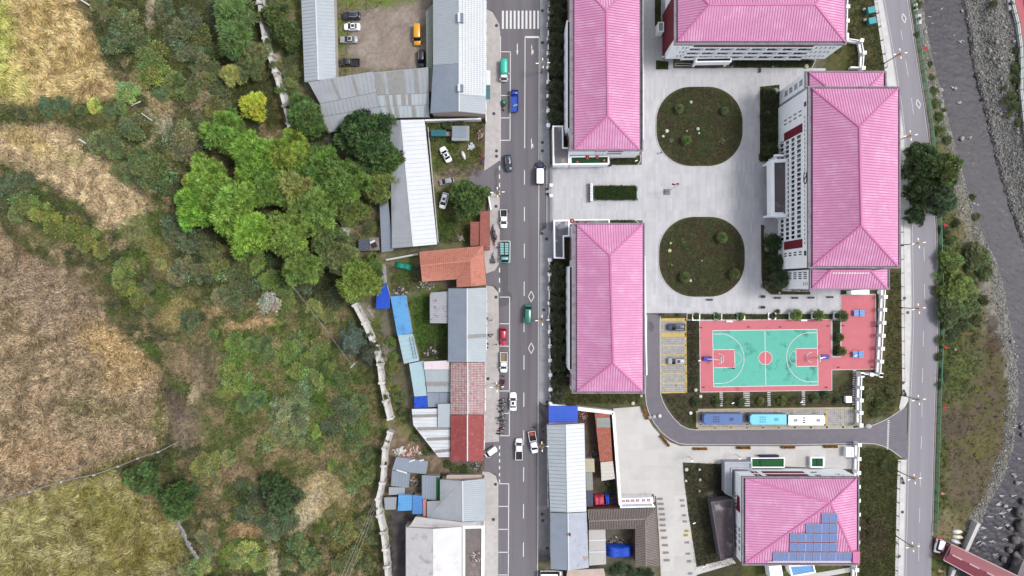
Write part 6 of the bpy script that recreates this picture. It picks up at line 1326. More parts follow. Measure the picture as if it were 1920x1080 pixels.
# ------------------------------------------------------------------ trees, shrubs and hedges
m_leaf = leafmat('foliage', .3); m_bark = M('bark', C(116,104,92), .95, .25, 3)
def fol(name, cl, rc, nleaf, ls, seed, asp=.34, vary=.16, huev=.08, spike=.65, up=.35, droop=.0, rb=1.0):
    """leaf sprays: cl clump centres (n,3) with radii rc; each leaf a pointed blade growing out of its clump"""
    r = np.random.default_rng(seed); n = len(cl); per = max(3, nleaf//n); ci = np.repeat(np.arange(n), per); N = len(ci)
    d = r.normal(size=(N,3)); d[:,2] = np.abs(d[:,2])*.9-.15+up*.2; d /= np.linalg.norm(d, axis=1)[:,None]
    rad = (r.random(N)**.45)*rc[ci]*rb; c = cl[ci]+d*rad[:,None]*np.array([1,1,.75])
    a = d*spike+r.normal(size=(N,3))*(1-spike)*.8; a[:,2] -= droop; a /= np.linalg.norm(a, axis=1)[:,None]
    nn_ = r.normal(size=(N,3))*.6+np.array([0,0,1.0]); s = np.cross(a, nn_); s /= np.linalg.norm(s, axis=1)[:,None]
    L_ = ls*(.55+.9*r.random(N))[:,None]; w = L_*asp*.8
    V = np.stack([c, c+a*L_*.5+s*w, c+a*L_, c+a*L_*.5-s*w], 1).reshape(-1,3)
    tc = 1+r.normal(0, vary, n); tl = 1+r.normal(0, vary*.9, N); g = (tc[ci]*tl)[:,None]; hue = np.stack([1+r.normal(0,huev,n)[ci]+r.normal(0,huev*.6,N), np.ones(N), 1+r.normal(0,huev,n)[ci]], -1)
    return npmesh(name, V, np.arange(N*4), 4, m_leaf, np.repeat(np.clip(g*hue, .15, 2.2), 4, 0))
def dome(n, R, H, seed, lo=.0, ragged=.25):
    r = np.random.default_rng(seed); a = r.random(n)*6.283; rr = np.sqrt(r.random(n)); z = np.sqrt(np.clip(1-rr**2, 0, 1))
    lob = 1+ragged*(np.sin(a*3+seed)+.6*np.sin(a*5+seed*2))*.5
    return np.stack([np.cos(a)*rr*R*lob, np.sin(a)*rr*R*lob, lo+z*H*(.55+.45*r.random(n))], -1)
def trunk_mb(h, cl, r0, seed):
    mb = MB(); q = random.Random(seed); mb.tube((0,0,-.4),(0,0,h*.55), r0, r0*.7, 8)
    for i in range(0, len(cl), max(1, len(cl)//9)):
        c = Vector(cl[i]); m_ = Vector((c.x*.35+q.uniform(-.3,.3), c.y*.35+q.uniform(-.3,.3), h*.55+(c.z-h*.55)*.45)); mb.tube((0,0,h*.5), m_, r0*.45, r0*.28, 6); mb.tube(m_, c, r0*.28, r0*.08, 5)
    return mb
TREES = {}
def tree_proto(key, R, H, h0, nclump, nleaf, ls, seed, **kw):
    cl = dome(nclump, R*.80, H-h0, seed, h0, kw.pop('ragged', .25)); rc = R*kw.pop('rcf', .26)*(.7+.6*np.random.default_rng(seed).random(nclump))
    lower = dome(nclump//3, R*.6, (H-h0)*.35, seed+50, h0); cl = np.concatenate([cl, lower]); rc = np.concatenate([rc, rc[:len(lower)]])
    me = fol('crown', cl, rc, nleaf, ls, seed, **kw); tb = trunk_mb(H*.8, cl, .05*R, seed); tm = bpy.data.meshes.new('trunk'); tm.from_pydata(tb.v, [], tb.f); tm.materials.append(m_bark)
    TREES[key] = (me, tm, R)
for s_ in range(4): tree_proto('broad%d' % s_, 5.5, 10.5, 4.5, 96, 21000, .85, 10+s_, spike=.84, asp=.13, vary=.26, rcf=.18, ragged=.45, rb=.65, huev=.07)
for s_ in range(2): tree_proto('dense%d' % s_, 5.5, 9.5, 3.5, 110, 20000, .6, 20+s_, spike=.8, asp=.18, vary=.28, rcf=.17, ragged=.4, rb=.7, huev=.1)
for s_ in range(2): tree_proto('feather%d' % s_, 4.0, 9.5, 3.0, 26, 7000, .8, 30+s_, spike=.9, asp=.12, vary=.14, ragged=.5, droop=.1)
def conifer(key, R, H, seed):
    q = np.random.default_rng(seed); C_ = []; Rr = []
    for k in range(9):
        z = H*(.12+.86*k/9); r_ = R*(1-k/9.3); nb_ = max(4, int(9*(1-k/12))); off = q.random()*6
        for j in range(nb_):
            a = off+6.283*j/nb_+q.normal(0,.08)
            for t in (.3,.55,.8,1.0): C_.append((math.cos(a)*r_*t, math.sin(a)*r_*t, z-.12*r_*t*2)); Rr.append(R*.11*(1.3-t*.6))
    me = fol('crown', np.array(C_), np.array(Rr), 6000, .42, seed, spike=.7, asp=.12, vary=.14)
    tb = MB(); tb.tube((0,0,-.3),(0,0,H), R*.06, .02, 7); tm = bpy.data.meshes.new('trunk'); tm.from_pydata(tb.v, [], tb.f); tm.materials.append(m_bark); TREES[key] = (me, tm, R)
conifer('conifer0', 4.0, 9, 3); conifer('conifer1', 3.0, 5.5, 4)
def star(key, R, H, seed, n=11):
    q = np.random.default_rng(seed); C_ = []; Rr = []
    for j in range(n):
        a = 6.283*j/n+q.normal(0,.12)
        for t in (.2,.4,.6,.8,.95): C_.append((math.cos(a)*R*t, math.sin(a)*R*t, H*(.95-.45*t*t))); Rr.append(R*.12)
    me = fol('crown', np.array(C_), np.array(Rr), 2200, R*.28, seed, spike=.6, asp=.16, vary=.14); tb = MB(); tb.tube((0,0,-.1),(0,0,H*.85), R*.06, R*.03, 7); tm = bpy.data.meshes.new('trunk'); tm.from_pydata(tb.v, [], tb.f); tm.materials.append(m_bark); TREES[key] = (me, tm, R)
star('star0', 1.7, 3.2, 5); star('star1', 1.7, 3.2, 6, 9)
for s_ in range(4):
    cl = dome(16, .75, .8, 60+s_, .1, .35); me = fol('leaves', cl, .34*(.7+.6*np.random.default_rng(s_).random(16)), 2800, .15, 60+s_, spike=.5, asp=.26, vary=.3, huev=.12)
    TREES['bush%d' % s_] = (me, None, 1.0)
tb = MB()
for j in range(6): a = j*1.05; tb.tube((0,0,-.1),(math.cos(a)*.4, math.sin(a)*.4, .7), .03, .01, 5)
stem_me = bpy.data.meshes.new('stems'); stem_me.from_pydata(tb.v, [], tb.f); stem_me.materials.append(m_bark)
GAIN = 1.9
def plant(name, label, cat, key, x, y, rpx, rgb, hz=1.0, group=None, base=None, tmul=1.0):
    me, tm, R = TREES[key]; s_ = rpx*K/R; hc = (R*1.2 if key[:3] not in ('bus','sta') else .4)*s_*hz
    z = HL(x, y) if base is None else base; p = W(x, y, z+hc*.9); p.z = z
    root = thing(name, label, cat, p, group, rnd.random()*6.28); root.scale = (s_, s_, s_*hz)
    o = link('crown' if tm else 'leaves', me, root); c = C(*rgb, 1/ALB); g_ = ALB*1.6; sb = min(1, max(0, (1-rgb[2]/rgb[1])*2)); sr = min(1, max(0, (1-rgb[0]/rgb[1])*3.5)); o.color = (c[0]*g_*(1+.25*sr), c[1]*g_, c[2]*g_*(1+.45*sb), 1)
    link('trunk' if tm else 'stems', tm or stem_me, root); return root
def reg(x, y):
    if x > 1700: return 'on the far river bank' if x > 1855 and y < 300 else 'on the bank above the big roadside trees' if y < 300 else 'on the bank below the big roadside trees'
    if x > 1020: return 'in the school grounds'
    v = 'upper' if y < 300 else ('middle' if y < 700 else 'lower'); h = 'left' if x < 340 else ('central' if x < 560 else 'right')
    return f'on the {v} {h} part of the slope'
def cname(c):
    r_, g, b = c
    if r_ > g*1.02: return 'brownish'
    if r_ > 165 and g > 165 and b < 120: return 'yellow'
    if b > g*.85 and g < 120: return 'bluish green'
    if b > g*.8: return 'pale grey-green'
    if g > 150: return 'bright green'
    if r_ > g*.9: return 'olive green'
    if g < 95: return 'dark green'
    return 'mid green'
T = [ # x, y, radius px, colour, kind, label
 (425,252,42,(112,158,62),'broad0','bright green tree at the upper left shoulder of the big grove'),
 (478,292,46,(116,164,58),'broad1','bright green tree in the upper middle of the big grove'),
 (392,332,40,(122,164,60),'broad2','bright green tree next to the small yellow crown'),
 (372,388,40,(112,166,56),'broad3','bright green tree at the left tip of the grove'),
 (432,382,48,(122,168,64),'broad0','largest bright green tree in the left half of the grove'),
 (470,436,46,(126,172,60),'broad2','bright green tree at the lower left of the grove, over the scrub'),
 (508,352,40,(104,146,58),'broad1','mid green tree in the centre of the grove'),
 (548,288,44,(128,158,58),'broad3','yellowish green tree just left of the slope wall end'),
 (560,352,36,(140,150,72),'feather0','olive tree with dry brown sprays inside the grove'),
 (600,318,42,(96,138,56),'broad0','mid green tree at the upper right of the grove'),
 (596,392,46,(112,148,62),'broad1','green tree at the right middle of the grove'),
 (548,436,44,(120,152,62),'broad2','green tree at the lower middle of the grove'),
 (566,500,38,(110,144,62),'broad3','green tree at the lower tip of the grove'),
 (612,446,36,(102,126,62),'dense0','darker green tree at the grove edge near the small sheds'),
 (650,340,46,(98,134,54),'broad2','green tree west of the white ridged shed'),
 (690,262,54,(66,98,46),'dense0','large dark green tree overhanging the slanted canopy roof'),
 (668,240,36,(58,90,44),'dense1','dark green tree left of the large dark one by the canopy roof'),
 (722,300,36,(78,112,48),'dense1','dark green tree leaning over the white ridged shed'),
 (704,350,32,(116,136,62),'broad0','green tree partly over the grey slope of the white shed'),
 (748,340,18,(124,140,62),'broad3','small green crown reaching onto the white shed roof'),
 (660,396,30,(108,130,58),'broad1','small green tree above the bare ground by the small sheds'),
 (640,486,34,(114,130,70),'broad3','grey-green tree above the deep blue tarpaulin'),
 (672,526,40,(122,150,60),'broad1','green tree at the broken end of the slope wall'),
 (698,500,24,(96,124,54),'broad2','small green tree touching the faded lean-to'),
 (360,344,15,(206,196,64),'feather1','small bright yellow crown on the left edge of the grove'),
 (478,200,23,(186,198,66),'feather0','yellow-green tree beside the slope wall'),
 (440,142,20,(178,182,92),'feather1','yellow feathery tree in the dark scrub'),
 (438,28,34,(104,140,70),'feather0','feathery green tree at the top edge'),
 (448,76,36,(100,136,68),'feather1','feathery green tree, second from the top beside the slope wall'),
 (478,102,24,(126,136,78),'feather0','small feathery tree touching the slope wall'),
 (470,130,22,(108,128,70),'feather1','small feathery green tree below the second one'),
 (516,30,30,(92,114,54),'dense0','bushy green tree between the slope wall and the long shed'),
 (540,68,28,(88,112,54),'dense1','bushy green tree beside the long pale shed'),
 (568,206,30,(92,132,62),'broad0','green tree between the slope wall and the slanted canopy'),
 (590,238,26,(88,124,56),'broad3','green tree below the slanted canopy corner'),
 (878,372,37,(82,112,52),'dense0','round green tree in the car yard by the brown sheds'),
 (265,896,33,(88,122,60),'dense1','round dark green tree at the upper corner of the yellow field'),
 (332,938,37,(74,106,48),'dense0','round dark green tree at the right corner of the yellow field'),
 (508,906,24,(72,100,52),'dense1','dark green tree on the lower slope, upper one of the pair'),
 (528,938,36,(76,102,56),'dense0','wide dark green tree on the lower slope above the bare streaks'),
 (660,640,34,(96,122,104),'conifer0','bluish conifer beside the slope wall'),
 (690,665,26,(88,98,74),'conifer1','dull green conifer leaning over the slope wall'),
 (1728,306,40,(64,88,44),'dense0','large dark green roadside tree over the river road, upper left crown'),
 (1764,318,40,(92,116,56),'dense1','large green roadside tree by the river road, brighter crown on the river side'),
 (1726,360,32,(60,84,44),'dense1','dark green roadside tree over the river pavement, lower crown'),
 (1760,372,36,(74,100,62),'dense0','green tree below the brighter crown at the river road'),
 (1718,404,20,(62,88,48),'dense0','small dark crown hanging over the river road below the big trees'),
 (1833,480,28,(96,112,60),'dense1','round olive green tree close to the river edge'),
 (1800,540,34,(104,128,56),'dense0','broad green tree on the river bank, the largest of the lower clump'),
 (1782,492,26,(96,124,54),'dense1','green tree between the guard fence and the round olive tree'),
 (1782,582,30,(84,106,54),'dense1','dark green tree beside the guard fence in the lower clump'),
 (1816,574,24,(86,106,54),'dense0','dark green tree at the right end of the lower clump'),
 (1846,510,18,(86,104,52),'dense1','small green crown below the round olive tree'),
]
for x, y, r_, c, k, lab in T: plant('tree', lab, 'tree', k, x, y, r_, c, hz=.5 if (x > 1700 and y > 450) else 1.0)
S = [ # shrubs drawn one by one
 (90,200,20,(88,122,78)),(115,196,16,(80,112,74)),(176,200,15,(172,190,78)),(150,205,12,(92,124,66)),(205,208,16,(90,120,64)),(240,176,22,(122,162,78)),(228,200,14,(100,136,66)),
 (38,215,14,(96,110,76)),(250,240,26,(96,120,66)),(200,255,18,(104,120,62)),(180,270,22,(100,124,66)),(210,285,24,(96,120,62)),(262,300,26,(92,118,58)),(290,325,34,(86,112,52)),(250,320,26,(90,112,54)),(320,345,24,(78,98,50)),(225,315,18,(112,122,62)),
 (240,45,30,(98,118,66)),(220,80,28,(84,108,60)),(255,85,26,(88,114,58)),(290,110,32,(104,130,56)),(285,140,28,(112,134,54)),(320,160,26,(100,122,56)),(350,170,24,(98,118,58)),(300,175,18,(92,128,72)),(330,60,26,(96,110,74)),(355,45,30,(84,104,62)),(385,62,28,(112,128,58)),(400,90,26,(92,112,56)),
 (370,110,24,(104,118,70)),(345,100,22,(96,112,80)),(395,140,26,(96,116,58)),(410,170,24,(92,108,58)),(375,150,20,(112,118,70)),(420,205,22,(90,106,54)),(395,205,26,(112,120,56)),(380,235,22,(104,112,60)),(340,262,34,(120,126,88)),(360,280,30,(116,120,86)),(330,290,20,(110,116,78)),
 (205,25,18,(110,120,62)),(185,10,18,(104,116,64)),(305,20,22,(92,108,62)),(410,20,24,(80,98,56)),(400,45,20,(78,92,58)),
 (45,385,26,(98,122,54)),(75,400,24,(122,140,56)),(110,415,28,(116,132,50)),(140,430,26,(108,124,48)),(165,450,24,(112,126,54)),(30,400,18,(104,126,62)),(185,470,20,(120,128,58)),(15,350,26,(86,110,66)),(50,345,18,(84,100,58)),
 (228,520,24,(108,134,58)),(245,545,22,(116,132,52)),(262,560,20,(108,122,50)),(235,500,18,(104,126,54)),(275,540,16,(92,104,60)),(220,575,14,(86,94,62)),(285,580,16,(102,112,58)),
 (330,430,26,(84,106,64)),(360,455,28,(76,98,56)),(350,420,20,(82,102,58)),(390,475,26,(98,112,56)),(405,500,24,(110,124,56)),(380,510,22,(92,104,68)),(425,470,24,(102,108,58)),(440,505,26,(94,110,58)),(460,535,24,(84,100,54)),(480,490,26,(100,130,54)),(500,520,26,(96,136,52)),(530,545,22,(94,128,56)),(350,500,22,(108,114,72)),(330,520,20,(118,120,72)),(305,500,16,(140,150,76)),
 (503,570,26,(176,180,152)),(540,570,20,(104,130,58)),(590,575,22,(128,142,66)),(610,590,22,(116,132,62)),(630,560,22,(76,92,52)),(570,530,20,(92,104,62)),(360,600,26,(80,100,56)),(405,625,16,(92,130,60)),(440,570,22,(96,112,62)),(430,545,18,(90,108,58)),(410,560,18,(116,124,80)),
 (432,640,26,(102,140,56)),(440,670,30,(98,136,54)),(430,700,26,(112,138,56)),(465,650,20,(94,126,56)),(490,640,24,(88,120,60)),(500,665,24,(94,124,58)),(455,720,24,(104,136,54)),(480,745,22,(82,120,60)),(450,760,22,(92,124,62)),(420,735,20,(120,142,58)),(540,660,26,(100,136,54)),(560,640,22,(104,132,62)),(580,670,24,(98,130,56)),(600,650,22,(110,138,62)),(555,700,24,(112,142,58)),(590,710,26,(104,132,58)),(620,690,22,(92,122,54)),(640,715,24,(84,112,52)),(560,740,26,(108,132,76)),(530,770,30,(122,140,104)),(555,800,30,(116,138,100)),(520,800,24,(130,142,106)),(500,825,20,(116,134,66)),(590,810,20,(112,150,56)),(600,840,22,(96,124,56)),(625,800,26,(84,102,62)),(650,780,26,(82,104,70)),(670,760,24,(92,118,60)),(640,760,24,(90,108,68)),(680,800,22,(98,128,54)),(660,830,24,(84,108,54)),(690,850,18,(78,100,50)),(620,875,18,(112,150,58)),(640,885,22,(108,120,60)),(660,900,24,(100,126,58)),(690,895,20,(96,124,56)),
 (370,870,28,(126,138,62)),(395,865,26,(136,148,72)),(380,895,22,(118,124,66)),(425,860,18,(128,142,72)),(410,890,18,(132,134,86)),(455,905,18,(84,104,66)),(480,935,24,(72,92,58)),(455,960,24,(78,100,64)),(490,970,24,(80,104,68)),(540,980,26,(82,110,74)),(505,1000,22,(96,118,72)),(460,1030,26,(142,162,74)),(480,1050,26,(130,152,70)),(440,1050,20,(126,146,72)),(560,1020,24,(92,120,62)),(580,1050,26,(98,124,60)),(540,1060,22,(104,126,68)),(630,960,22,(128,128,66)),(650,1000,26,(118,126,62)),(680,980,22,(104,112,58)),(670,1040,26,(106,118,56)),(640,1060,24,(104,118,60)),(690,1060,20,(96,108,54)),(700,1010,18,(92,104,54)),(380,1000,20,(120,130,82)),(390,1030,18,(118,132,80)),(380,1060,22,(124,148,72)),(345,1070,16,(118,138,74)),
 (510,80,20,(110,126,60)),(545,110,20,(88,106,56)),(550,140,18,(98,112,56)),(540,160,20,(106,126,62)),(525,5,24,(94,110,58)),(552,250,14,(92,120,60)),(520,125,14,(120,128,80)),(600,280,18,(84,108,54)),(700,430,18,(92,112,54)),(660,450,18,(108,116,64)),(680,380,16,(104,118,62)),
 (812,255,10,(74,96,48)),(835,232,12,(84,104,54)),(860,230,12,(82,100,52)),(770,570,9,(88,118,50)),(735,640,12,(98,132,54)),(742,670,13,(104,138,56)),(735,690,14,(112,130,54)),(725,720,14,(118,124,62)),(748,745,13,(92,118,54)),(757,770,12,(84,108,52)),(740,730,10,(124,132,56)),(870,880,10,(78,98,46)),(852,878,9,(96,112,50)),(838,872,10,(84,104,50)),(712,640,10,(120,128,66)),(800,845,10,(92,112,58)),(778,820,10,(104,116,62)),
 (1140,905,9,(52,76,44)),(1148,918,8,(60,86,48)),(1165,1066,12,(64,92,54)),(1185,1072,11,(58,84,50)),(1205,1070,12,(54,80,46)),(1150,1072,9,(70,96,58)),(1218,1076,10,(50,74,42)),
 (1720,65,6,(104,118,60)),(1742,120,7,(86,110,60)),(1746,145,8,(92,116,58)),(1750,170,9,(86,112,56)),(1753,195,10,(90,114,54)),(1758,220,11,(92,116,52)),(1768,205,8,(104,122,60)),(1762,245,12,(96,120,56)),(1775,262,10,(88,108,54)),(1795,420,11,(72,96,50)),(1772,432,12,(70,92,48)),(1780,450,14,(84,108,50)),(1772,470,14,(90,116,52)),(1828,405,10,(104,122,62)),(1822,370,8,(92,110,60)),(1766,520,16,(92,120,50)),(1760,545,13,(88,112,48)),(1770,610,16,(70,94,48)),(1788,620,16,(62,84,44)),(1805,610,14,(74,98,52)),(1768,640,13,(84,104,48)),(1765,670,11,(92,110,50)),(1770,700,12,(82,102,48)),(1764,722,9,(88,106,50)),(1830,600,12,(78,98,50)),(1845,560,14,(84,102,50)),(1780,635,12,(78,100,58)),
 (1722,8,9,(96,106,56)),(1830,730,7,(124,140,58)),(1832,852,6,(140,156,66)),(1862,7,9,(88,98,62)),(1903,95,8,(72,92,50)),(1904,128,10,(80,100,50)),(1907,155,11,(76,96,48)),(1899,180,10,(88,108,52)),(1903,200,11,(80,102,50)),(1910,230,9,(96,116,60)),(1880,168,7,(92,106,58)),(1886,190,8,(96,108,58)),(1892,215,7,(100,116,62)),
 (1626,740,12,(92,112,54)),(1650,760,14,(84,106,48)),(1670,735,10,(96,110,52)),(1640,775,9,(78,100,46)),(1655,870,8,(72,92,46)),(1636,975,10,(92,84,72)),(1632,1000,9,(84,80,66)),(1600,60,7,(96,104,60)),(1572,92,8,(100,108,62)),
]
for i, (x, y, r_, c) in enumerate(S):
    on = reg(x, y)
    if 500 < x < 1020 and not (x < iv(WALLX, y)): on = 'in the yards by the slope wall'
    sz = 'broad' if r_ >= 24 else ('middling' if r_ >= 15 else 'small')
    c = tuple(a*.9+b*.1 for a, b in zip(c, (128,122,90)))
    if c[1] < 145: c = (c[0], c[1], min(c[2], c[1]*.62))
    plant('shrub', f'{sz} {cname(c)} leafy shrub {on}', 'shrub', 'bush%d' % (i % 4), x, y, r_*(.86 if 330 < x < 710 and y > 560 else 1.0), c, hz=.5 if r_ > 14 else .8, group='leafy shrubs '+on)
for i, (x, y, r_, c) in enumerate([(500,78,9,(96,124,60)),(512,122,8,(104,120,66)),(526,168,10,(92,126,58)),(546,240,9,(90,120,56)),(703,648,11,(92,100,60)),(692,628,7,(96,116,60)),(712,680,6,(108,124,60)),(722,745,6,(100,112,58)),(726,826,6,(112,116,66)),(706,952,7,(96,110,56)),(716,1000,6,(92,106,54)),(720,868,6,(116,108,72))]):
    plant('shrub', f"small leafy shrub growing against the pale slope wall, {['first','second','third','fourth','fifth','sixth','seventh','eighth','ninth','tenth','eleventh','twelfth'][i]} down", 'shrub', 'bush%d' % (i % 4), x, y, r_, c, base=2.4, group='shrubs growing against the slope wall')
# hedge conifers in the shaded strips
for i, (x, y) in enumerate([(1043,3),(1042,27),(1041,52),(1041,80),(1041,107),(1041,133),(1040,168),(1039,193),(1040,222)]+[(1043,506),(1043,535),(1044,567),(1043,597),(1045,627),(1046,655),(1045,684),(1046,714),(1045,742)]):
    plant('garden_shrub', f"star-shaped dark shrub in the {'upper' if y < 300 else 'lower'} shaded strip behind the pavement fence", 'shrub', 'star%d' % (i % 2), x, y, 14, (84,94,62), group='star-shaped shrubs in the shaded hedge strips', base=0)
for x, y, r_, c, lab in [(1272,205,9,(108,124,70),'upper left of the upper lawn'),(1357,209,8,(100,124,72),'upper right of the upper lawn'),(1285,264,10,(96,130,60),'lower left of the upper lawn'),(1354,264,7,(120,132,80),'lower right of the upper lawn'),(1258,264,5,(140,140,110),'left side of the upper lawn'),
    (1283,520,11,(104,118,62),'lower left of the lower lawn'),(1352,446,11,(104,128,62),'upper right of the lower lawn'),(1375,514,11,(100,116,60),'lower right of the lower lawn'),(1280,452,6,(106,120,72),'upper left of the lower lawn'),(1330,540,5,(104,116,72),'bottom of the lower lawn')]:
    plant('lawn_shrub', 'small round shrub at the '+lab, 'shrub', 'star0' if r_ > 7 else 'bush1', x, y, r_*.8, c, base=.1)
for x, y, r_, k, c, lab in [(1440,180,11,'star0',(66,84,50),'top of the garden strip west of the tallest building'),(1436,222,12,'bush0',(72,84,52),'middle of that garden strip, west of the tallest building'),(1440,252,12,'bush1',(64,80,48),'lower middle of the garden strip west of the tallest building'),(1441,285,13,'star1',(78,96,52),'foot of the garden strip west of the tallest building'),
    (1444,456,15,'star0',(64,92,52),'north of the orange ball'),(1448,492,15,'star1',(60,88,50),'middle of the lower garden west of the tallest building'),(1456,524,16,'star0',(84,104,62),'south end of the lower garden west of the tallest building'),(1436,535,8,'bush2',(110,120,84),'corner of the lower garden')]:
    plant('garden_tree' if r_ > 12 else 'garden_shrub', 'spreading green plant, '+lab, 'shrub', k, x, y, r_, c, base=.1)
pl_ = [(1306,593,7,'bush0',(86,110,56)),(1346,593,8,'bush1',(92,124,58)),(1389,593,8,'bush2',(88,124,54)),(1447,592,8,'bush3',(78,104,50)),(1458,584,5,'bush0',(110,112,82)),(1489,590,10,'star0',(112,140,66)),(1531,591,10,'star1',(104,128,60)),(1575,592,10,'star0',(92,112,58)),(1572,632,7,'star1',(96,112,54)),(1575,658,8,'star1',(104,118,56))]
for i, (x, y, r_, k, c) in enumerate(pl_): plant('potted_plant', f"{['first','second','third','fourth','fifth','sixth','seventh','eighth'][i]} green plant from the left in the row above the basketball court" if i < 8 else f"small feathery plant beside the red ground, {'upper' if i == 8 else 'lower'} one", 'plant', k, x, y, r_, c, base=.2)
for i, (x0, y0, x1, y1) in enumerate([(1297,588,1312,601),(1338,588,1353,600),(1381,588,1396,600),(1439,586,1454,599),(1478,585,1491,599),(1520,585,1535,598),(1561,585,1575,598)]):
    P = rectpx(x0, y0, x1, y1, 0); mb = MB(); ring(mb, P, .28, 0, .5); tag(mk('square_planter', mb, m_wf), f"white square planter frame above the court, {['first','second','third','fourth','fifth','sixth','last'][i]} from the left", 'planter')
for i, (x, y, r_) in enumerate([(1305,754,10),(1343,752,9),(1389,754,9),(1428,751,9),(1466,751,9),(1528,746,9),(1548,740,9),(1572,752,8)]):
    plant('garden_shrub', f"green bush in the strip between court and coaches, {['first','second','third','fourth','fifth','sixth','seventh','last'][i]} from the left", 'shrub', 'bush%d' % (i % 4), x, y, r_, [(76,96,54),(80,98,52),(84,104,56),(120,138,62),(118,136,62),(84,110,58),(80,100,52),(78,104,60)][i], base=0)
# clipped hedge: one dense mass
r = np.random.default_rng(3); a0 = W(1114,375,0); b0_ = W(1193,349.5,0); n = 900
cl = np.stack([r.uniform(a0.x, b0_.x, n), r.uniform(a0.y, b0_.y, n), np.full(n, .75)], -1)
hg = thing('clipped_hedge', 'clipped dark green hedge bed in the entrance plaza behind the sign wall', 'hedge', W(1153,362,0)); cl2 = cl-np.array([hg.location.x, hg.location.y, 0])
o = link('leaves', fol('leaves', cl2, np.full(n, .3), 26000, .16, 9, vary=.3, spike=.5, asp=.3), hg); c = C(70,92,46); o.color = (c[0]*1.2, c[1]*1.2, c[2]*1.2, 1); o['kind'] = 'stuff'
mb = MB(); mb.prism(WP([(1114,354),(1118,350),(1189,349.5),(1193,353),(1193,371),(1189,375),(1118,375),(1114,371)]), .3, .7); mk('hedge_core', mb, M('hedge_core', C(44,58,34), .95, .3, 2), hg)
# bridge of leaves over the tree row by the fence: small weeds along the field fence
# ------------------------------------------------------------------ vehicles
m_paint = M('car_paint', (1,1,1), .28, .02, 1, spec=.6, objcol=True); m_gl = M('car_glass', C(34,38,48), .08, .05, 1, spec=.8); m_tyre = M('tyre', C(44,44,46), .9, .1, 3); m_hl = M('headlight', C(230,232,236), .2, .02, 1, spec=.8); m_tl = M('tail_light', C(170,24,30), .3, .02, 1); m_bk = M('black_plastic', C(40,40,44), .7, .1, 2); m_rim = M('rim', C(170,172,178), .4, .05, 2, metal=.5)
def loft(mb, secs):
    n = len(secs[0]); k = len(mb.v)
    for s in secs: mb.v += s
    for i in range(len(secs)-1):
        for j in range(n-1): a = k+i*n+j; mb.f.append((a, a+n, a+n+1, a+1))
    mb.f.append(tuple(k+j for j in range(n))); mb.f.append(tuple(k+(len(secs)-1)*n+j for j in range(n-1,-1,-1)))
def sec(x, hw, z0, zt, cr=.05, ch=.14): return [(x,-hw,z0),(x,-hw,zt-ch),(x,-hw+ch*.8,zt),(x,0,zt+cr),(x,hw-ch*.8,zt),(x,hw,zt-ch),(x,hw,z0)]
def wheels(root, xs, y, r=.34):
    for x in xs:
        for s in (-1, 1):
            mb = MB(); mb.tube((x,s*(y-.22),r),(x,s*y,r), r, r, 14); w_ = mk('wheel', mb, m_tyre, root); mb = MB(); mb.tube((x,s*y,r),(x,s*(y+.015),r), r*.6, r*.55, 10); mk('rim', mb, m_rim, w_)
def lights(root, L2, y, z=.62, back=None):
    for s in (-1, 1):
        mb = MB(); mb.box(L2-.22, s*y-.16, z, L2+.0, s*y+.16, z+.16); mk('headlight', mb, m_hl, root); b = -L2 if back is None else back; mb = MB(); mb.box(b-.01, s*y-.14, z+.1, b+.12, s*y+.14, z+.3); mk('tail_light', mb, m_tl, root)
def mirrors(root, x, y, z=1.0):
    for s in (-1, 1): mb = MB(); mb.box(x-.08, s*y, z, x+.08, s*(y+.2), z+.15); mk('mirror', mb, m_paint, root)
def glasshouse(root, x0, x1, x2, x3, hw, zb, zt, hwt=None, roofc=None):
    hwt = hwt or hw-.2; mb = MB()
    mb.add([(x0,-hw,zb),(x3,-hw,zb),(x3,hw,zb),(x0,hw,zb),(x1,-hwt,zt),(x2,-hwt,zt),(x2,hwt,zt),(x1,hwt,zt)], [(0,1,5,4),(1,2,6,5),(2,3,7,6),(3,0,4,7),(4,5,6,7)]); mk('windows', mb, m_gl, root)
    mb = MB(); loft(mb, [sec(x1-.02,hwt*.9,zt-.04,zt+.03,.01,.04), sec(x1+.25,hwt+.03,zt-.04,zt+.06,.03,.05), sec(x2-.25,hwt+.03,zt-.04,zt+.06,.03,.05), sec(x2+.02,hwt*.9,zt-.04,zt+.03,.01,.04)]); r_ = mk('roof', mb, m_paint, root, True)
    mb = MB()
    for s in (-1, 1):
        for (xa, xb) in ((x0,x1),(x3,x2)): mb.bar((xa,s*hw,zb),(xb,s*hwt,zt), .08)
    mk('pillar', mb, m_paint, root); return r_
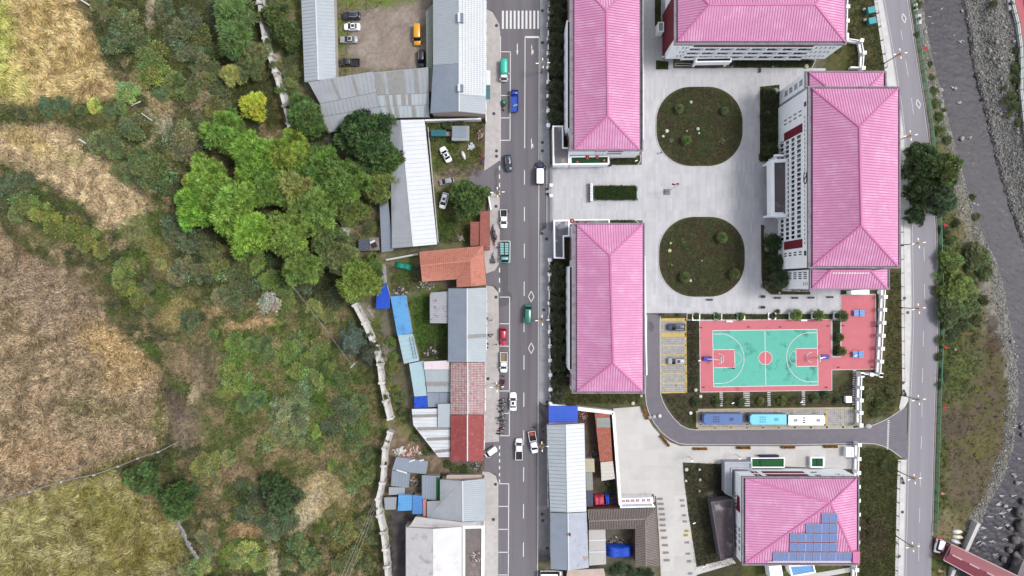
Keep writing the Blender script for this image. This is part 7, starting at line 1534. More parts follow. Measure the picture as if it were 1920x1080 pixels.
def car(kind, L=4.6, Wd=1.8):
    root = thing('parked_car', 'x', 'car'); h = Wd/2; a = L/2; mb = MB()
    if kind == 'sedan': S_ = [(-a,.72,.82),(-a+.12,.94,.92),(-a+.8,1,.95),(-.6,1,.96),(.7,1,.92),(a-.6,.97,.84),(a-.15,.86,.74),(a,.62,.62)]; gh = (-a+.75,-a+1.35,.25,1.0,1.42)
    elif kind == 'suv': S_ = [(-a,.8,.95),(-a+.12,.96,1.05),(-a+.8,1,1.08),(-.6,1,1.08),(.8,1,1.04),(a-.5,.97,.98),(a-.12,.88,.86),(a,.66,.7)]; gh = (-a+.18,-a+.5,.45,1.2,1.7)
    elif kind == 'hatch': S_ = [(-a,.76,.85),(-a+.12,.95,.96),(-a+.8,1,.99),(-.4,1,1.0),(.8,1,.95),(a-.5,.97,.85),(a-.12,.86,.74),(a,.62,.6)]; gh = (-a+.15,-a+.65,.35,1.15,1.5)
    loft(mb, [sec(x, h*f, .28, z, .03) for x, f, z in S_]); mk('body', mb, m_paint, root, True)
    glasshouse(root, gh[0], gh[1], gh[2], gh[3], h*.9, .93 if kind != 'suv' else 1.04, gh[4], h*.72)
    if kind != 'hatch': mb = MB(); mb.box(-.75,-.38,gh[4]+.07,.05,.38,gh[4]+.1); mk('sunroof', mb, m_gl, root)
    if kind == 'suv':
        for s in (-1, 1): mb = MB(); mb.bar((-a+.7,s*h*.66,gh[4]+.12),(.35,s*h*.66,gh[4]+.12), .06); mk('roof_rail', mb, m_al, root)
    wheels(root, (-a+.85, a-.85), h); lights(root, a-.1, h*.62, .6, -a+.02); mirrors(root, gh[3]-.35, h*.92); return root
def pickup(L=5.2, Wd=1.85, bedf=.42, inner=None, name='pickup_truck'):
    root = thing(name, 'x', 'pickup'); h = Wd/2; a = L/2; xb = -a+L*bedf; mb = MB()
    loft(mb, [sec(x, h*f, .35, z, .03) for x, f, z in ((xb,1,1.05),(xb+.5,1,1.07),(a-1.1,1,1.05),(a-.5,.97,.98),(a-.12,.88,.88),(a,.7,.7))]); mk('body', mb, m_paint, root, True)
    glasshouse(root, xb+.03, xb+.15, a-1.75, a-.95, h*.9, 1.04, 1.65, h*.76)
    mb = MB(); mb.box(-a,-h,.45,xb-.03,h,.62); mk('bed_floor', mb, inner or m_bk, root)
    for nm, b in (('bed_side',(-a,-h,.62,xb-.03,-h+.09,1.08)),('bed_side',(-a,h-.09,.62,xb-.03,h,1.08)),('tailgate',(-a,-h+.09,.62,-a+.08,h-.09,1.06)),('bed_front',(xb-.12,-h+.09,.62,xb-.03,h-.09,1.08))): mb = MB(); mb.box(*b); mk(nm, mb, m_paint, root)
    wheels(root, (-a+.95, a-.9), h); lights(root, a-.1, h*.7, .7, -a-.0); mirrors(root, a-1.3, h*.95, 1.1); return root
def van(L=5.2, Wd=1.9, H=2.2, hood=.9):
    root = thing('van', 'x', 'van'); h = Wd/2; a = L/2; mb = MB(); loft(mb, [sec(x, h*f, .3, z, .02) for x, f, z in ((-a,.96,1.15),(-a+.2,1,1.15),(a-hood,1,1.12),(a-.2,.92,1.0),(a,.75,.8))]); mk('body', mb, m_paint, root, True)
    mb = MB(); hw = h*.97; mb.add([(-a+.02,-hw,1.1),(a-hood+.25,-hw,1.1),(a-hood+.25,hw,1.1),(-a+.02,hw,1.1),(-a+.1,-h*.86,H-.1),(a-hood-.45,-h*.84,H-.1),(a-hood-.45,h*.84,H-.1),(-a+.1,h*.86,H-.1)], [(0,1,5,4),(1,2,6,5),(2,3,7,6),(3,0,4,7),(4,5,6,7)]); mk('windows', mb, m_gl, root)
    mb = MB(); x2 = a-hood-.4; loft(mb, [sec(-a+.06,h*.8,H-.12,H-.02,.02,.06), sec(-a+.3,h*.88,H-.12,H,.04,.08), sec(x2-.3,h*.87,H-.12,H,.04,.08), sec(x2,h*.8,H-.12,H-.05,.02,.06)]); mk('roof', mb, m_paint, root, True)
    wheels(root, (-a+.9, a-.8), h); lights(root, a-.1, h*.7, .65, -a); mirrors(root, a-hood, h, 1.1); return root
def bus(L, Wd, H=3.1, units=3):
    root = thing('coach', 'x', 'bus'); h = Wd/2; a = L/2; mb = MB()
    P = [(-a+.15,-h),(a-.45,-h),(a,-h+.55),(a,h-.55),(a-.45,h),(-a+.15,h),(-a,h-.2),(-a,-h+.2)]
    mb.prism(P, .35, 1.25); mk('lower_body', mb, m_paint, root); P2 = [(x*.995, y*.985) for x, y in P]; mb = MB(); mb.prism(P2, 1.25, 2.35); mk('window_band', mb, m_gl, root)
    P3 = [(x*.97-.12, y*.97) for x, y in P]; mb = MB(); mb.prism(P, 2.35, 2.75); mk('upper_body', mb, m_paint, root); mb = MB(); mb.prism(P3, 2.75, 2.98); mk('roof', mb, m_paint, root)
    mb = MB(); mb.box(a-1.1,-h*.85,2.752,a-.3,h*.85,2.8); mk('windscreen_visor', mb, m_gl, root)
    for s in (-1, 1): mb = MB(); mb.bar((a-.1,s*h,2.3),(a+.35,s*(h+.12),2.3), .1); mb.box(a+.25,s*(h+.02),1.7,a+.42,s*(h+.28),2.2); mk('mirror', mb, m_bk, root)
    wheels(root, (-a+1.9, a-2.0), h, .48); lights(root, a-.02, h*.75, .6, -a+.02); return root, a, h
def place(root, x, y, rot, label, color, z=0.02, name=None):
    root.location = W(x, y, z); root.rotation_euler = (0,0,math.radians(rot)); root['label'] = label; root.color = (*color, 1)
    def rec(o):
        for ch in o.children: ch.color = (*color, 1); rec(ch)
    rec(root); return root
CW = C(246,247,250,1.5); CB = C(58,62,84); CS = C(186,186,190); CG = C(74,72,78)
place(car('suv',4.7,1.85),660,32,180,'dark blue car at the top of the row on the gravel car park',CB); place(car('sedan',4.3,1.8),661,52,180,'white car with black sunroof on the gravel car park',CW); place(car('sedan',4.7,1.8),655,76,180,'silver grey car on the gravel car park',CS)
place(pickup(5.3,1.85),657,118.5,180,'dark grey pickup parked above the slanted canopy roof',CG); place(van(5.4,1.95,2.0,1.3),783.5,68,-90,'bright yellow van on the gravel car park',C(246,176,30))
place(car('suv',4.7,1.8),791,113,-90,'black car beside the olive lean-to',C(44,42,56)); place(car('suv',4.5,1.85),953,307,-85,'dark blue green car driving down the main road',C(52,66,88))
place(car('sedan',4.4,1.8),836,290.5,118,'white sedan parked askew in the grassy car yard',CW,0); place(car('hatch',3.9,1.7),838,341,190,'battered silver car under the yard tree',C(170,172,174),0); place(car('suv',4.2,1.8),833,377,-105,'white car with long dark glass roof in the grassy car yard',CW,0)
place(van(4.9,1.9,2.0,.8),990,588,90,'turquoise green minivan driving up the main road',C(44,136,116)); place(car('hatch',4.6,1.8),943.5,631,-90,'red hatchback parked in the roadside bays',C(216,30,70)); place(car('sedan',4.8,1.85),962,752,90,'white sedan with black sunroof driving beside the motorcycles',CW)
place(car('suv',4.7,1.85),1267,613,180,'dark blue car in the upper bay of the school car park',C(72,78,100),.06); place(car('suv',4.5,1.85),1267,676.5,180,'silver car with black glass roof in the school car park',C(186,188,192),.06)
place(van(6.0,2.1,2.5,1.1),1034,1076,0,'white minibus cut by the bottom edge beside the grey-blue house',CW); 
place(pickup(4.8,1.8,.40),944.5,411,-90,'small white pickup parked by the brown sheds',CW); wb = M('wooden_bed', C(150,130,104), .9, .25, 1.5)
place(pickup(5.3,1.9,.46,wb),944.5,679,-90,'white pickup with empty wooden bed parked in the roadside bays',CW); place(pickup(5.6,1.85,.42),973,841,90,'white pickup with dark bed driving up the lower main road',CW)
place(van(3.6,1.7,1.9,.8),1757,1022,-105,'small white van beside the river road at the bridge',CW,.06); place(van(3.6,1.6,1.6,.7),920,846,215,'small white covered cart parked askew in the yard entrance',CW)
# white box vehicle in the lay-by
vv = van(5.9,2.1,2.4,1.5); place(vv,1012,326,90,'tall white van with dark bonnet leaving the lay-by',CW)
for c in vv.children:
    if c.name.startswith('body'): c.color = (*C(60,54,90), 1)
# pickup with red load and second one
pz = pickup(5.8,1.9,.45); place(pz,1000,828,-80,'white pickup with red load in its bed at the kerb',CW)
mb = MB()
for i in range(9): mb.box(-2.7+rnd.random()*.5,-.75+rnd.random()*1.2,.63,-2.25+rnd.random()*.5,-.4+rnd.random()*1.1,.8+rnd.random()*.35)
tag(mk('red_load', mb, M('red_goods', C(206,74,56), .8, .3, 4)), 'red goods lying in the bed of the white pickup at the kerb', 'goods').parent = None
lo_ = bpy.data.objects['red_load']; lo_.location = Vector(W(1000,828,.02))+Matrix.Rotation(math.radians(-80),3,'Z') @ Vector((-2.2,0,.63)); lo_.rotation_euler = (0,0,math.radians(-80))
mb = MB(); [mb.box(-1.5+.5*i,-.6,1.0,-1.15+.5*i,.6,1.3) for i in range(2)]; bx = mk('crates', mb, m_dark); bx.location = Vector(W(1000,828,.02))+Matrix.Rotation(math.radians(-80),3,'Z') @ Vector((-.75,0,.63)); bx.rotation_euler = (0,0,math.radians(-80)); tag(bx, 'pair of dark crates behind the cab of the white pickup at the kerb', 'crate')
def truck(L, Wd, label, x, y, rot, cabc, bedc, cover=False, fm=None):
    root = thing('small_truck', label, 'truck'); h = Wd/2; a = L/2; xc = a-1.6; mb = MB(); loft(mb, [sec(v, h*f, .45, z, .03) for v, f, z in ((xc,.98,1.3),(a-.3,.96,1.25),(a,.86,1.1))]); cb = mk('cab', mb, m_paint, root, True)
    glasshouse(root, xc+.02, xc+.2, a-.75, a-.12, h*.92, 1.25, 1.95, h*.8); mb = MB(); mb.box(-a,-h,.7,xc-.08,h,.85); mk('bed_floor', mb, fm or m_bk, root)
    if cover:
        mb = MB(); loft(mb, [[(v,-h,.85),(v,-h,1.75),(v,-h*.75,2.0),(v,0,2.08),(v,h*.75,2.0),(v,h,1.75),(v,h,.85)] for v in (-a,-a+.8,-a+1.6,xc-.9,xc-.1)]); mk('canopy', mb, m_paint, root, True)
    else:
        for b in ((-a,-h,.85,xc-.08,-h+.07,1.3),(-a,h-.07,.85,xc-.08,h,1.3),(-a,-h,.85,-a+.07,h,1.3)): mb = MB(); mb.box(*b); mk('bed_side', mb, m_paint, root)
    wheels(root, (-a+.9, a-.9), h*.96, .36); lights(root, a-.08, h*.7, .75, -a); mirrors(root, a-.4, h, 1.3); place(root, x, y, rot, label, bedc)
    for c in root.children:
        if c.name.split('.')[0] in ('cab','roof','pillar','mirror'): c.color = (*cabc, 1)
    return root
truck(5.6,1.9,'small truck with turquoise canopy and white cab parked in the bays',945,134.5,-90,CW,C(52,206,178),True)
b2 = truck(5.8,1.95,'blue pickup truck stopped beside the parking bays',965,191,90,C(34,78,214),C(34,78,214), False, M('blue_bed', C(44,84,196), .6, .1, 1))
mb = MB(); p = W(966,197,1.0); mb.bar(p+Vector((-.5,-.3,0)), p+Vector((.6,.1,.2)), .35, .3); mb.bar(p+Vector((-.3,.3,0)), p+Vector((.2,-.4,.3)), .2, .2); tag(mk('bundle', mb, M('pale_goods', C(170,190,180), .8, .3, 3)), 'pale bundle lying on the bed of the blue truck', 'goods')
tq = truck(5.6,2.2,'teal flatbed truck with rows of crates parked by the brown sheds',946.5,473,-90,C(130,206,204),C(60,130,136))
for i in range(5):
    for j in range(2):
        mb = MB(); p = W(941.5+j*8.4, 457.5+i*4.5, .95); mb.box(p.x-.45,p.y-.25,.9,p.x+.45,p.y+.25,1.35); b = mk('crate', mb, M('pale_teal_crate', C(150,200,198), .6, .15, 2)); tag(b, 'pale teal crate on the teal flatbed truck', 'crate', 'crates stacked on the teal flatbed truck')
bl, a_, h_ = bus(10.3,2.75); place(bl,1348.5,782,180,'slate blue coach at the left end of the long car park',C(62,104,172),.06)
bc, a2, h2 = bus(9.7,2.7); place(bc,1432,782.5,180,'coach with bright cyan roof in the middle of the row of coaches',C(110,214,236),.06)
bw2, a3, h3 = bus(9.6,2.6); place(bw2,1504,784,0,'white coach at the right end of the row of coaches',CW,.06)
for root, aa, cols in ((bl,a_,C(60,78,120)),(bc,a2,C(84,176,216)),(bw2,a3,C(150,150,156))):
    m = M('hatch_%d' % int(aa*100), cols, .5, .1, 2)
    for i in range(3):
        for j in range(3):
            mb = MB(); x = (aa-2.9-.62*j)*(1 if root is not bw2 else .35)-(1.2 if root is bw2 else 0); mb.box(x-.2,-.75+.6*i,2.985,x+.2,-.42+.6*i,3.04); c = link('roof_vent', bpy.data.meshes.new('roof_vent'), root); c.data.from_pydata(mb.v, [], mb.f); c.data.materials.append(m)
    for x in ((-aa*.45,) if root is not bw2 else (-aa*.6, aa*.62)):
        mb = MB(); mb.box(x-.5,-.35,2.985,x+.4,.35,3.12); c = link('air_conditioner', bpy.data.meshes.new('ac'), root); c.data.from_pydata(mb.v, [], mb.f); c.data.materials.append(m)
for c in list(bl.children)+list(bc.children):
    if c.name.startswith(('upper_body','lower_body')): c.color = (*C(52,78,140), 1)
# ------------------------------------------------------------------ motorcycles and cargo trikes
def moto(label, x, y, rot, col_, lean=.12, box=False, color2=None):
    root = thing('motorcycle', label, 'motorcycle', (0,0,0), 'motorcycles in the roadside bays'); 
    for xx in (-.62,.66): mb = MB(); mb.tube((xx,-.06,.3),(xx,.06,.3), .3, .3, 14); w_ = mk('wheel', mb, m_tyre, root)
    mb = MB(); mb.ell((.18,0,.78), .32, .17, .16, 8, 4); mb.bar((-.5,0,.45),(.4,0,.5), .2, .28); mk('body', mb, m_paint, root, True)
    mb = MB(); mb.bar((-.75,0,.84),(-.05,0,.8), .28, .1); mk('seat', mb, m_bk, root)
    mb = MB(); mb.bar((.42,-.38,1.02),(.42,.38,1.02), .05); mb.bar((.66,0,.3),(.4,0,1.02), .08); mk('handlebar', mb, m_al, root)
    mb = MB(); mb.ell((.56,0,.86), .11,.11,.11, 8, 4); mk('headlight', mb, m_hl, root)
    if box: mb = MB(); mb.box(-1.05,-.24,.85,-.65,.24,1.2); mk('luggage_box', mb, M('box_shell', C(*(color2 or (60,60,66))), .5), root)
    place(root, x, y, rot, label, C(*col_)); root.rotation_euler = (lean,0,math.radians(rot)); return root
for i, (x, y, r_, c, bx_, lab) in enumerate([(940,749,20,(120,60,66),0,'dark red motorcycle at the head of the motorcycle row'),(942,755,5,(98,58,70),0,'maroon motorcycle, second in the row'),(940,761,-15,(66,60,70),0,'dark motorcycle, third in the row beside the white sedan'),(938,768,160,(170,160,160),1,'grey motorcycle with luggage box in the middle of the row'),
    (941,773,-30,(190,186,178),0,'pale motorcycle leaning in the middle of the row'),(940,781,12,(58,72,96),1,'blue motorcycle with white luggage box'),(944,788,-10,(64,78,92),1,'blue-grey motorcycle beside the white luggage box'),(938,795,170,(112,104,70),0,'olive motorcycle below the blue one'),(941,801,25,(176,56,70),0,'red motorcycle near the foot of the row'),(938,806,10,(186,90,96),0,'pale red motorcycle near the foot of the row'),(937,812,-5,(60,56,60),0,'black motorcycle at the foot of the row')]):
    moto(lab, x, y, r_, c, .12, bx_, (226,226,228) if i == 5 else None)
def trike(label, x, y, rot, cargo, bedc, name='cargo_tricycle'):
    root = thing(name, label, 'tricycle'); mb = MB(); mb.tube((1.15,-.06,.28),(1.15,.06,.28), .28, .28, 12); mk('wheel', mb, m_tyre, root)
    for s in (-1, 1): mb = MB(); mb.tube((-.85,s*.5,.28),(-.85,s*.6,.28), .28, .28, 12); mk('wheel', mb, m_tyre, root)
    mb = MB(); mb.box(-1.45,-.55,.5,-.1,.55,.6); mk('bed_floor', mb, m_bk, root)
    for b in ((-1.45,-.55,.6,-.1,-.5,.85),(-1.45,.5,.6,-.1,.55,.85),(-1.45,-.5,.6,-1.4,.5,.85),(-.15,-.5,.6,-.1,.5,.85)): mb = MB(); mb.box(*b); mk('bed_side', mb, m_paint, root)
    mb = MB(); mb.bar((-.1,0,.55),(1.1,0,.5), .22, .3); mb.ell((.55,0,.75), .35,.18,.15, 8, 4); mk('body', mb, m_paint, root, True); mb = MB(); mb.bar((-.05,0,.88),(.4,0,.84), .32, .1); mk('seat', mb, m_bk, root); mb = MB(); mb.bar((.85,-.42,1.05),(.85,.42,1.05), .05); mb.bar((1.15,0,.3),(.82,0,1.05), .08); mk('handlebar', mb, m_al, root)
    place(root, x, y, rot, label, bedc)
    if cargo:
        mb = MB()
        for i in range(6): mb.ell((-.8+rnd.uniform(-.4,.4), rnd.uniform(-.3,.3), .78), .28,.24,.2, 8, 4)
        cg = mk('cargo', mb, M('cargo_%d' % int(cargo[0]), C(*cargo), .8, .3, 4), None, True); M4 = Matrix.Rotation(math.radians(rot),3,'Z'); v = M4 @ Vector(cg.location); cg.location = Vector(W(x,y,.02))+v; cg.rotation_euler = (0,0,math.radians(rot)); tag(cg, 'load heaped on the '+' '.join(label.split()[:11]), 'cargo')
    return root
trike('cargo tricycle with green load behind the turquoise truck',945,199,-90,(60,190,120),C(130,104,104)); trike('red cargo tricycle parked below the wooden-bed pickup',941.5,721,-100,None,C(206,66,84)); trike('pale cargo tricycle on the pavement beside the teal flatbed',925,484,90,(120,118,130),C(176,182,190)); trike('dark red cart on the pavement by the brown sheds',927.5,451,-90,(120,30,40),C(150,40,52)); trike('grey barrow heaped with crates on the pavement beside the brown sheds',925,431,90,(112,108,116),C(120,116,120))
for x, y, lab in ((1694.5,737,'dark scooter parked on the river pavement north of the school gate'),(1691,901,'grey scooter parked on the river pavement south of the school gate')): moto(lab, x, y, 100, (40,44,60) if y < 800 else (150,152,160), .1)['group'] = 'scooters on the river pavement'
for r__ in [o for o in bpy.data.objects if o.get('group') == 'motorcycles in the roadside bays' and 'river' in o.get('label','')]: r__['group'] = 'scooters on the river pavement'
def hull(label, x, y, rot, L, w, col_):
    root = thing('upturned_boat', label, 'boat'); mb = MB(); secs = []
    for i in range(9): t = i/8; f = math.sin(math.pi*(.12+.83*t))**.6; secs.append([(-L/2+L*t, w/2*f*math.cos(a), .05+.75*f*math.sin(a)) for a in [math.pi*k/8 for k in range(9)]])
    loft(mb, secs); mk('shell', mb, m_paint, root, True); mb = MB(); mb.bar((-L*.42,0,.8),(L*.42,0,.8), .08, .06); mk('keel', mb, m_strip, root); place(root, x, y, rot, label, C(*col_), HL(x,y)+.1); return root
hull('white smooth boat-shaped shell, topmost of three by the bridge',1794,996.5,0,2.6,1.2,(246,246,246)); hull('cream boat-shaped shell in the middle of three by the bridge',1794,1006,-6,2.9,1.2,(238,228,196)); hull('bluish white pointed shell, lowest of three by the bridge',1790.5,1015,-18,2.7,1.2,(214,214,230)); hull('small white boat-shaped shell on the grass of the car yard',869,291.5,-70,2.3,1.0,(240,240,244))
# ------------------------------------------------------------------ street lamps
m_gold = M('gold_paint', C(196,156,96), .5, .12, 3, metal=.3); m_pole = M('lamp_pole', C(150,132,112), .5, .1, 3, metal=.3)
def lamp_proto(H):
    root = thing('street_lamp', 'x', 'street lamp'); mb = MB(); mb.tube((0,0,0),(0,0,.5),.22,.16,10); mk('base', mb, m_pole, root); mb = MB(); mb.tube((0,0,.5),(0,0,H),.13,.08,10); mk('pole', mb, m_pole, root)
    for a in range(4):
        c, s = math.cos(a*math.pi/2), math.sin(a*math.pi/2); L_ = 1.55 if a % 2 == 0 else 1.05; mb = MB(); mb.bar((0,0,H-.3),(c*L_,s*L_,H-.05), .09); ar = mk('arm', mb, m_pole, root)
        mb = MB(); mb.bar((c*L_*.7,s*L_*.7,H-.02),(c*(L_+.25),s*(L_+.25),H+.02), .2, .08); mk('lamp_head', mb, m_wf, ar)
    mb = MB()
    for i in range(12):
        a = i*math.pi/6; b = a+math.pi/6; mb.bar((.55*math.cos(a),.55*math.sin(a),H-.7),(.55*math.cos(b),.55*math.sin(b),H-.7), .07, .12)
    for i in range(6): a = i*math.pi/3; mb.bar((0,0,H-1.2),(.75*math.cos(a),.75*math.sin(a),H-.75), .06)
    mb.ell((0,0,H+.1),.14,.14,.3,8,6); mk('ornament', mb, m_gold, root); return root
lp = lamp_proto(7.6)
LP_ = [(1657.5,119,'river road lamp with four arms, at the north wing of the tallest building'),(1676,266,'river road lamp just above the big roadside trees'),(1690.5,459.5,'river road lamp at the lower end of the tallest building'),(1690.5,577,'river road lamp beside the red sports ground'),(1690.5,741,'river road lamp just north of the school gate mouth'),(1683,883,'river road lamp just south of the school gate mouth'),(1680,1005,'river road lamp nearest the red bridge'),
       (1015.5,136,'main road lamp on the east pavement near the zebra crossing'),(1014.5,598,'main road lamp on the east pavement beside the turquoise van'),(1014,825,'main road lamp on the kerb next to the pickup with red load'),(933,718,'main road lamp on the west pavement by the red tricycle'),(934,368,'main road lamp on the west pavement below the yard entrance')]
for i, (x, y, lab) in enumerate(LP_):
    r_ = lp if i == 0 else clone(lp, (0,0,0), 0, lab, None); r_['label'] = lab; r_['group'] = 'four-armed street lamps'; r_.location = W(x, y, .1); r_.rotation_euler = (0,0,math.radians(8 if x > 1600 else 3))
# slim garden lamps and CCTV poles inside the school
def slim(x, y, H, lab, ang=200):
    root = thing('garden_lamp_post', lab, 'lamp post', W(x, y, .05), 'slim garden lamp posts'); p = W(x, y, .05); mb = MB(); mb.tube(p, (p.x,p.y,H), .07, .05, 6); mk('pole', mb, m_pole, root); mb = MB(); a = math.radians(ang); mb.bar((p.x,p.y,H),(p.x+math.cos(a)*.7,p.y+math.sin(a)*.7,H+.1), .22, .1); mk('lamp_head', mb, m_wf, root)
for x, y, lab in ((1387,108,'slim lamp post in the strip below the top school building, left one'),(1466,108,'slim lamp post in the strip below the top school building, right one'),(1240,115,'slim lamp post in the small square bed'),(1292,856,'slim lamp post on the yard left of the wide green canopy'),(1380,852,'slim lamp post just left of the wide green canopy'),(1296,970,'slim lamp post in the garden left of the long annex'),(1314,1050,'slim lamp post at the foot of the garden left of the long annex'),(1367,750,'slim lamp post in the strip above the coaches, left one'),(1493,748,'slim lamp post in the strip above the coaches, right one'),(1306,672,'slim lamp post left of the basketball court'),(1592,663,'slim lamp post on the red ground by the lower table'),(1190,306,'slim white post in the bed south of the upper school block')): slim(x, y, 4.2, lab)
# mushroom garden lights and well covers
def blobs(x, y, r_, col_, z, lab, group):
    root = thing('garden_light', lab, 'garden light', W(x, y, z), group); p = W(x, y, z); mb = MB(); mb.tube(p, p+Vector((0,0,.35)), r_*.5, r_*.4, 10); mk('foot', mb, m_conc, root); mb = MB(); mb.ell((p.x,p.y,p.z+.35), r_, r_, r_*.35, 14, 4, 0); mk('dome', mb, M('dome_%d' % int(sum(col_)), C(*col_), .6, .1, 3), root, True)
for x, y, r_, c, z, lab in [(1052,53,.3,(150,150,150),0,'small grey dome light in the upper shaded strip, first from the top'),(1052.5,117,.38,(150,152,150),0,'small grey dome light in the upper shaded strip, second from the top'),(1054.5,196,.34,(150,152,150),0,'small grey dome light in the upper shaded strip, third from the top'),(1061,568,.34,(150,152,150),0,'small grey dome light in the lower shaded strip, first from the top'),(1062,620,.32,(130,132,130),0,'small grey dome light in the lower shaded strip, second from the top'),(1067,673,.42,(160,162,160),0,'grey dome light in the lower shaded strip, third from the top'),(1065,704,.42,(160,162,160),0,'grey dome light in the lower shaded strip, lowest'),
    (1186.5,756,.5,(206,208,180),0,'pale round garden dome on the grass above the concrete yard'),(1202,742,.4,(180,190,170),0,'small pale dome by the school road kerb'),(1304,731,.48,(196,200,180),0,'pale dome at the lower left corner of the sports ground'),(1313,743,.48,(206,210,190),0,'pale dome just below the corner of the sports ground'),(1294.5,774,.45,(240,240,240),0,'white dome left of the slate blue coach'),(1226,781,.5,(190,190,190),.02,'pale round cover on the bend of the school road, middle one'),(1236.5,779.5,.5,(226,226,222),.02,'pale round cover on the bend of the school road, right one'),(1218,782,.5,(176,176,172),.02,'pale round cover on the bend of the school road, left one'),
    (1286.5,880,.5,(206,206,196),0,'pale dome at the top left of the hall garden'),(1311,880,.35,(190,190,180),0,'small pale dome near the top of the hall garden'),(1285.5,901,.35,(206,206,196),0,'small pale dome at the left edge of the hall garden'),(1312,899,.38,(176,176,160),0,'small pale dome in the middle of the hall garden'),(1311,920,.35,(150,150,130),0,'dull dome in the lower middle of the hall garden'),(1325,1060,.55,(214,214,208),0,'large white dome at the foot of the hall garden'),
    (1648,548,.75,(210,216,208),0,'large white round tank lid by the fence at the south wing'),(1460.5,549,.3,(196,196,186),.1,'small dome in the bed corner below the south wing'),(1295,192,.45,(196,176,140),.1,'tan dome at the top of the upper lawn'),(1250,246,.5,(214,214,190),.1,'larger pale dome at the left of the upper lawn'),(1243,256,.35,(214,214,190),.1,'smaller pale dome at the left of the upper lawn'),(1308,242,.45,(170,206,176),.1,'pale green dome near the middle of the upper lawn'),(1287,246,.3,(150,150,120),.1,'dull dome left of the pale green one'),(1310,250,.3,(196,196,180),.1,'tiny pale dome below the pale green one'),
    (1257,456,.35,(170,180,140),.1,'dome at the upper left of the lower lawn'),(1255,470,.5,(206,196,140),.1,'yellowish dome at the left of the lower lawn'),(1294,526,.4,(214,206,176),.1,'pale dome low in the lower lawn'),(1259,497,.25,(120,120,90),.1,'tiny dome on the left side of the lower lawn'),(1315,489,.25,(150,150,130),.1,'tiny dome in the middle of the lower lawn'),(1454,171,.8,(150,156,150),.1,'grey round cover at the top of the garden strip beside the tallest building'),(1439,212,.5,(120,126,112),.1,'grey dome in the garden strip beside the tallest building'),(1448,126,.3,(140,140,120),.1,'small dome in the strip below the top school building'),(1511,125,.6,(170,180,140),.1,'greenish dome in the strip below the top school building'),(1291,42,.01,(0,0,0),0,'')]:
    if lab: blobs(x, y, r_, c, z, lab, None)
for c in [((1438,467),(226,130,96),'orange round ball light in the garden west of the tallest building')]: blobs(c[0][0], c[0][1], .7, c[1], .1, c[2], None)
blobs(1246,456,.3,(190,80,90),.1,'small reddish dome at the edge of the lower lawn',None) if False else None
# ------------------------------------------------------------------ benches, planters, tables, hoops, kiosks
def bench(x, y, rot, lab, L_=1.6):
    root = thing('bench', lab, 'bench', W(x, y, .06), 'dark benches round the plaza', math.radians(rot)); r0 = root.rotation_euler.z; root.rotation_euler.z = 0; o = org(root); mb = MB()
    for i in range(3): mb.box(o.x-L_/2,o.y-.24+i*.17,o.z+.42,o.x+L_/2,o.y-.10+i*.17,o.z+.47)
    mk('seat', mb, M('bench_wood', C(70,62,64), .8, .15, 2), root)
    for s in (-1, 1): mb = MB(); mb.box(o.x+s*L_*.4-.05,o.y-.24,o.z,o.x+s*L_*.4+.05,o.y+.24,o.z+.42); mk('leg', mb, m_bk, root)
    root.rotation_euler.z = r0
for x, y, rr_, lab in ((1457,558.5,0,'bench below the south wing, first from the left'),(1490,558.5,0,'bench below the south wing, second from the left'),(1520,558,0,'bench below the south wing, third from the left'),(1555.5,557,0,'bench below the south wing, last before the red ground'),(1424,131,90,'bench on the plaza below the top school building'),(1423.5,295,90,'bench at the left edge of the garden strip'),(1330,562,0,'bench in front of the lower lawn, at the plaza edge')): bench(x, y, rr_, lab)
def bin_(x, y, lab):
    root = thing('litter_bin', lab, 'bin', W(x, y, .06)); p = W(x, y, .06); mb = MB(); mb.box(p.x-.35,p.y-.3,p.z,p.x+.35,p.y+.3,p.z+.9); mk('box', mb, m_iron, root); mb = MB(); mb.box(p.x-.4,p.y-.35,p.z+.9,p.x+.4,p.y+.35,p.z+1.0); mk('lid', mb, m_bk, root)
for x, y, lab in ((1429.5,556,'dark litter bin at the plaza corner, upper one'),(1429.5,576,'dark litter bin at the plaza corner, lower one'),(1393,110,'dark litter bin below the top school building'),(1372,121,'dark bin beside the entrance canopy of the top building'),(1143,310,'dark bin below the red flower terrace'),(1239,49,'dark bin at the west wall of the top building'),(1241,590,'dark bin above the school car park, left'),(1272,590,'dark bin above the school car park, right')): bin_(x, y, lab)
m_brass = M('planter_wood', C(150,110,70), .8, .3, 2)
def flowerbox(x, y, rot, lab):
    root = thing('long_planter', lab, 'planter', W(x, y, .06), 'long flower planters along the school road'); o = org(root); L_, w = 3.6, .62
    for b in ((-L_/2,-w/2,L_/2,-w/2+.08),(-L_/2,w/2-.08,L_/2,w/2),(-L_/2,-w/2,-L_/2+.08,w/2),(L_/2-.08,-w/2,L_/2,w/2)): mb = MB(); mb.box(o.x+b[0],o.y+b[1],o.z,o.x+b[2],o.y+b[3],o.z+.55); mk('side', mb, m_brass, root)
    mb = MB(); mb.box(o.x-L_/2+.08,o.y-w/2+.08,o.z,o.x+L_/2-.08,o.y+w/2-.08,o.z+.4); mk('soil', mb, m_bedsoil, root)
    r_ = np.random.default_rng(int(x)); n = 22; cl = np.stack([r_.uniform(-L_/2+.2, L_/2-.2, n), r_.uniform(-.15,.15,n), np.full(n,.55)], -1); q = link('flowers', fol('flowers', cl, np.full(n,.2), 700, .16, int(x), vary=.35, huev=.35, asp=.4), root); q.color = (*C(196,140,56), 1); q['kind'] = 'stuff'
    root.rotation_euler.z = math.radians(rot)
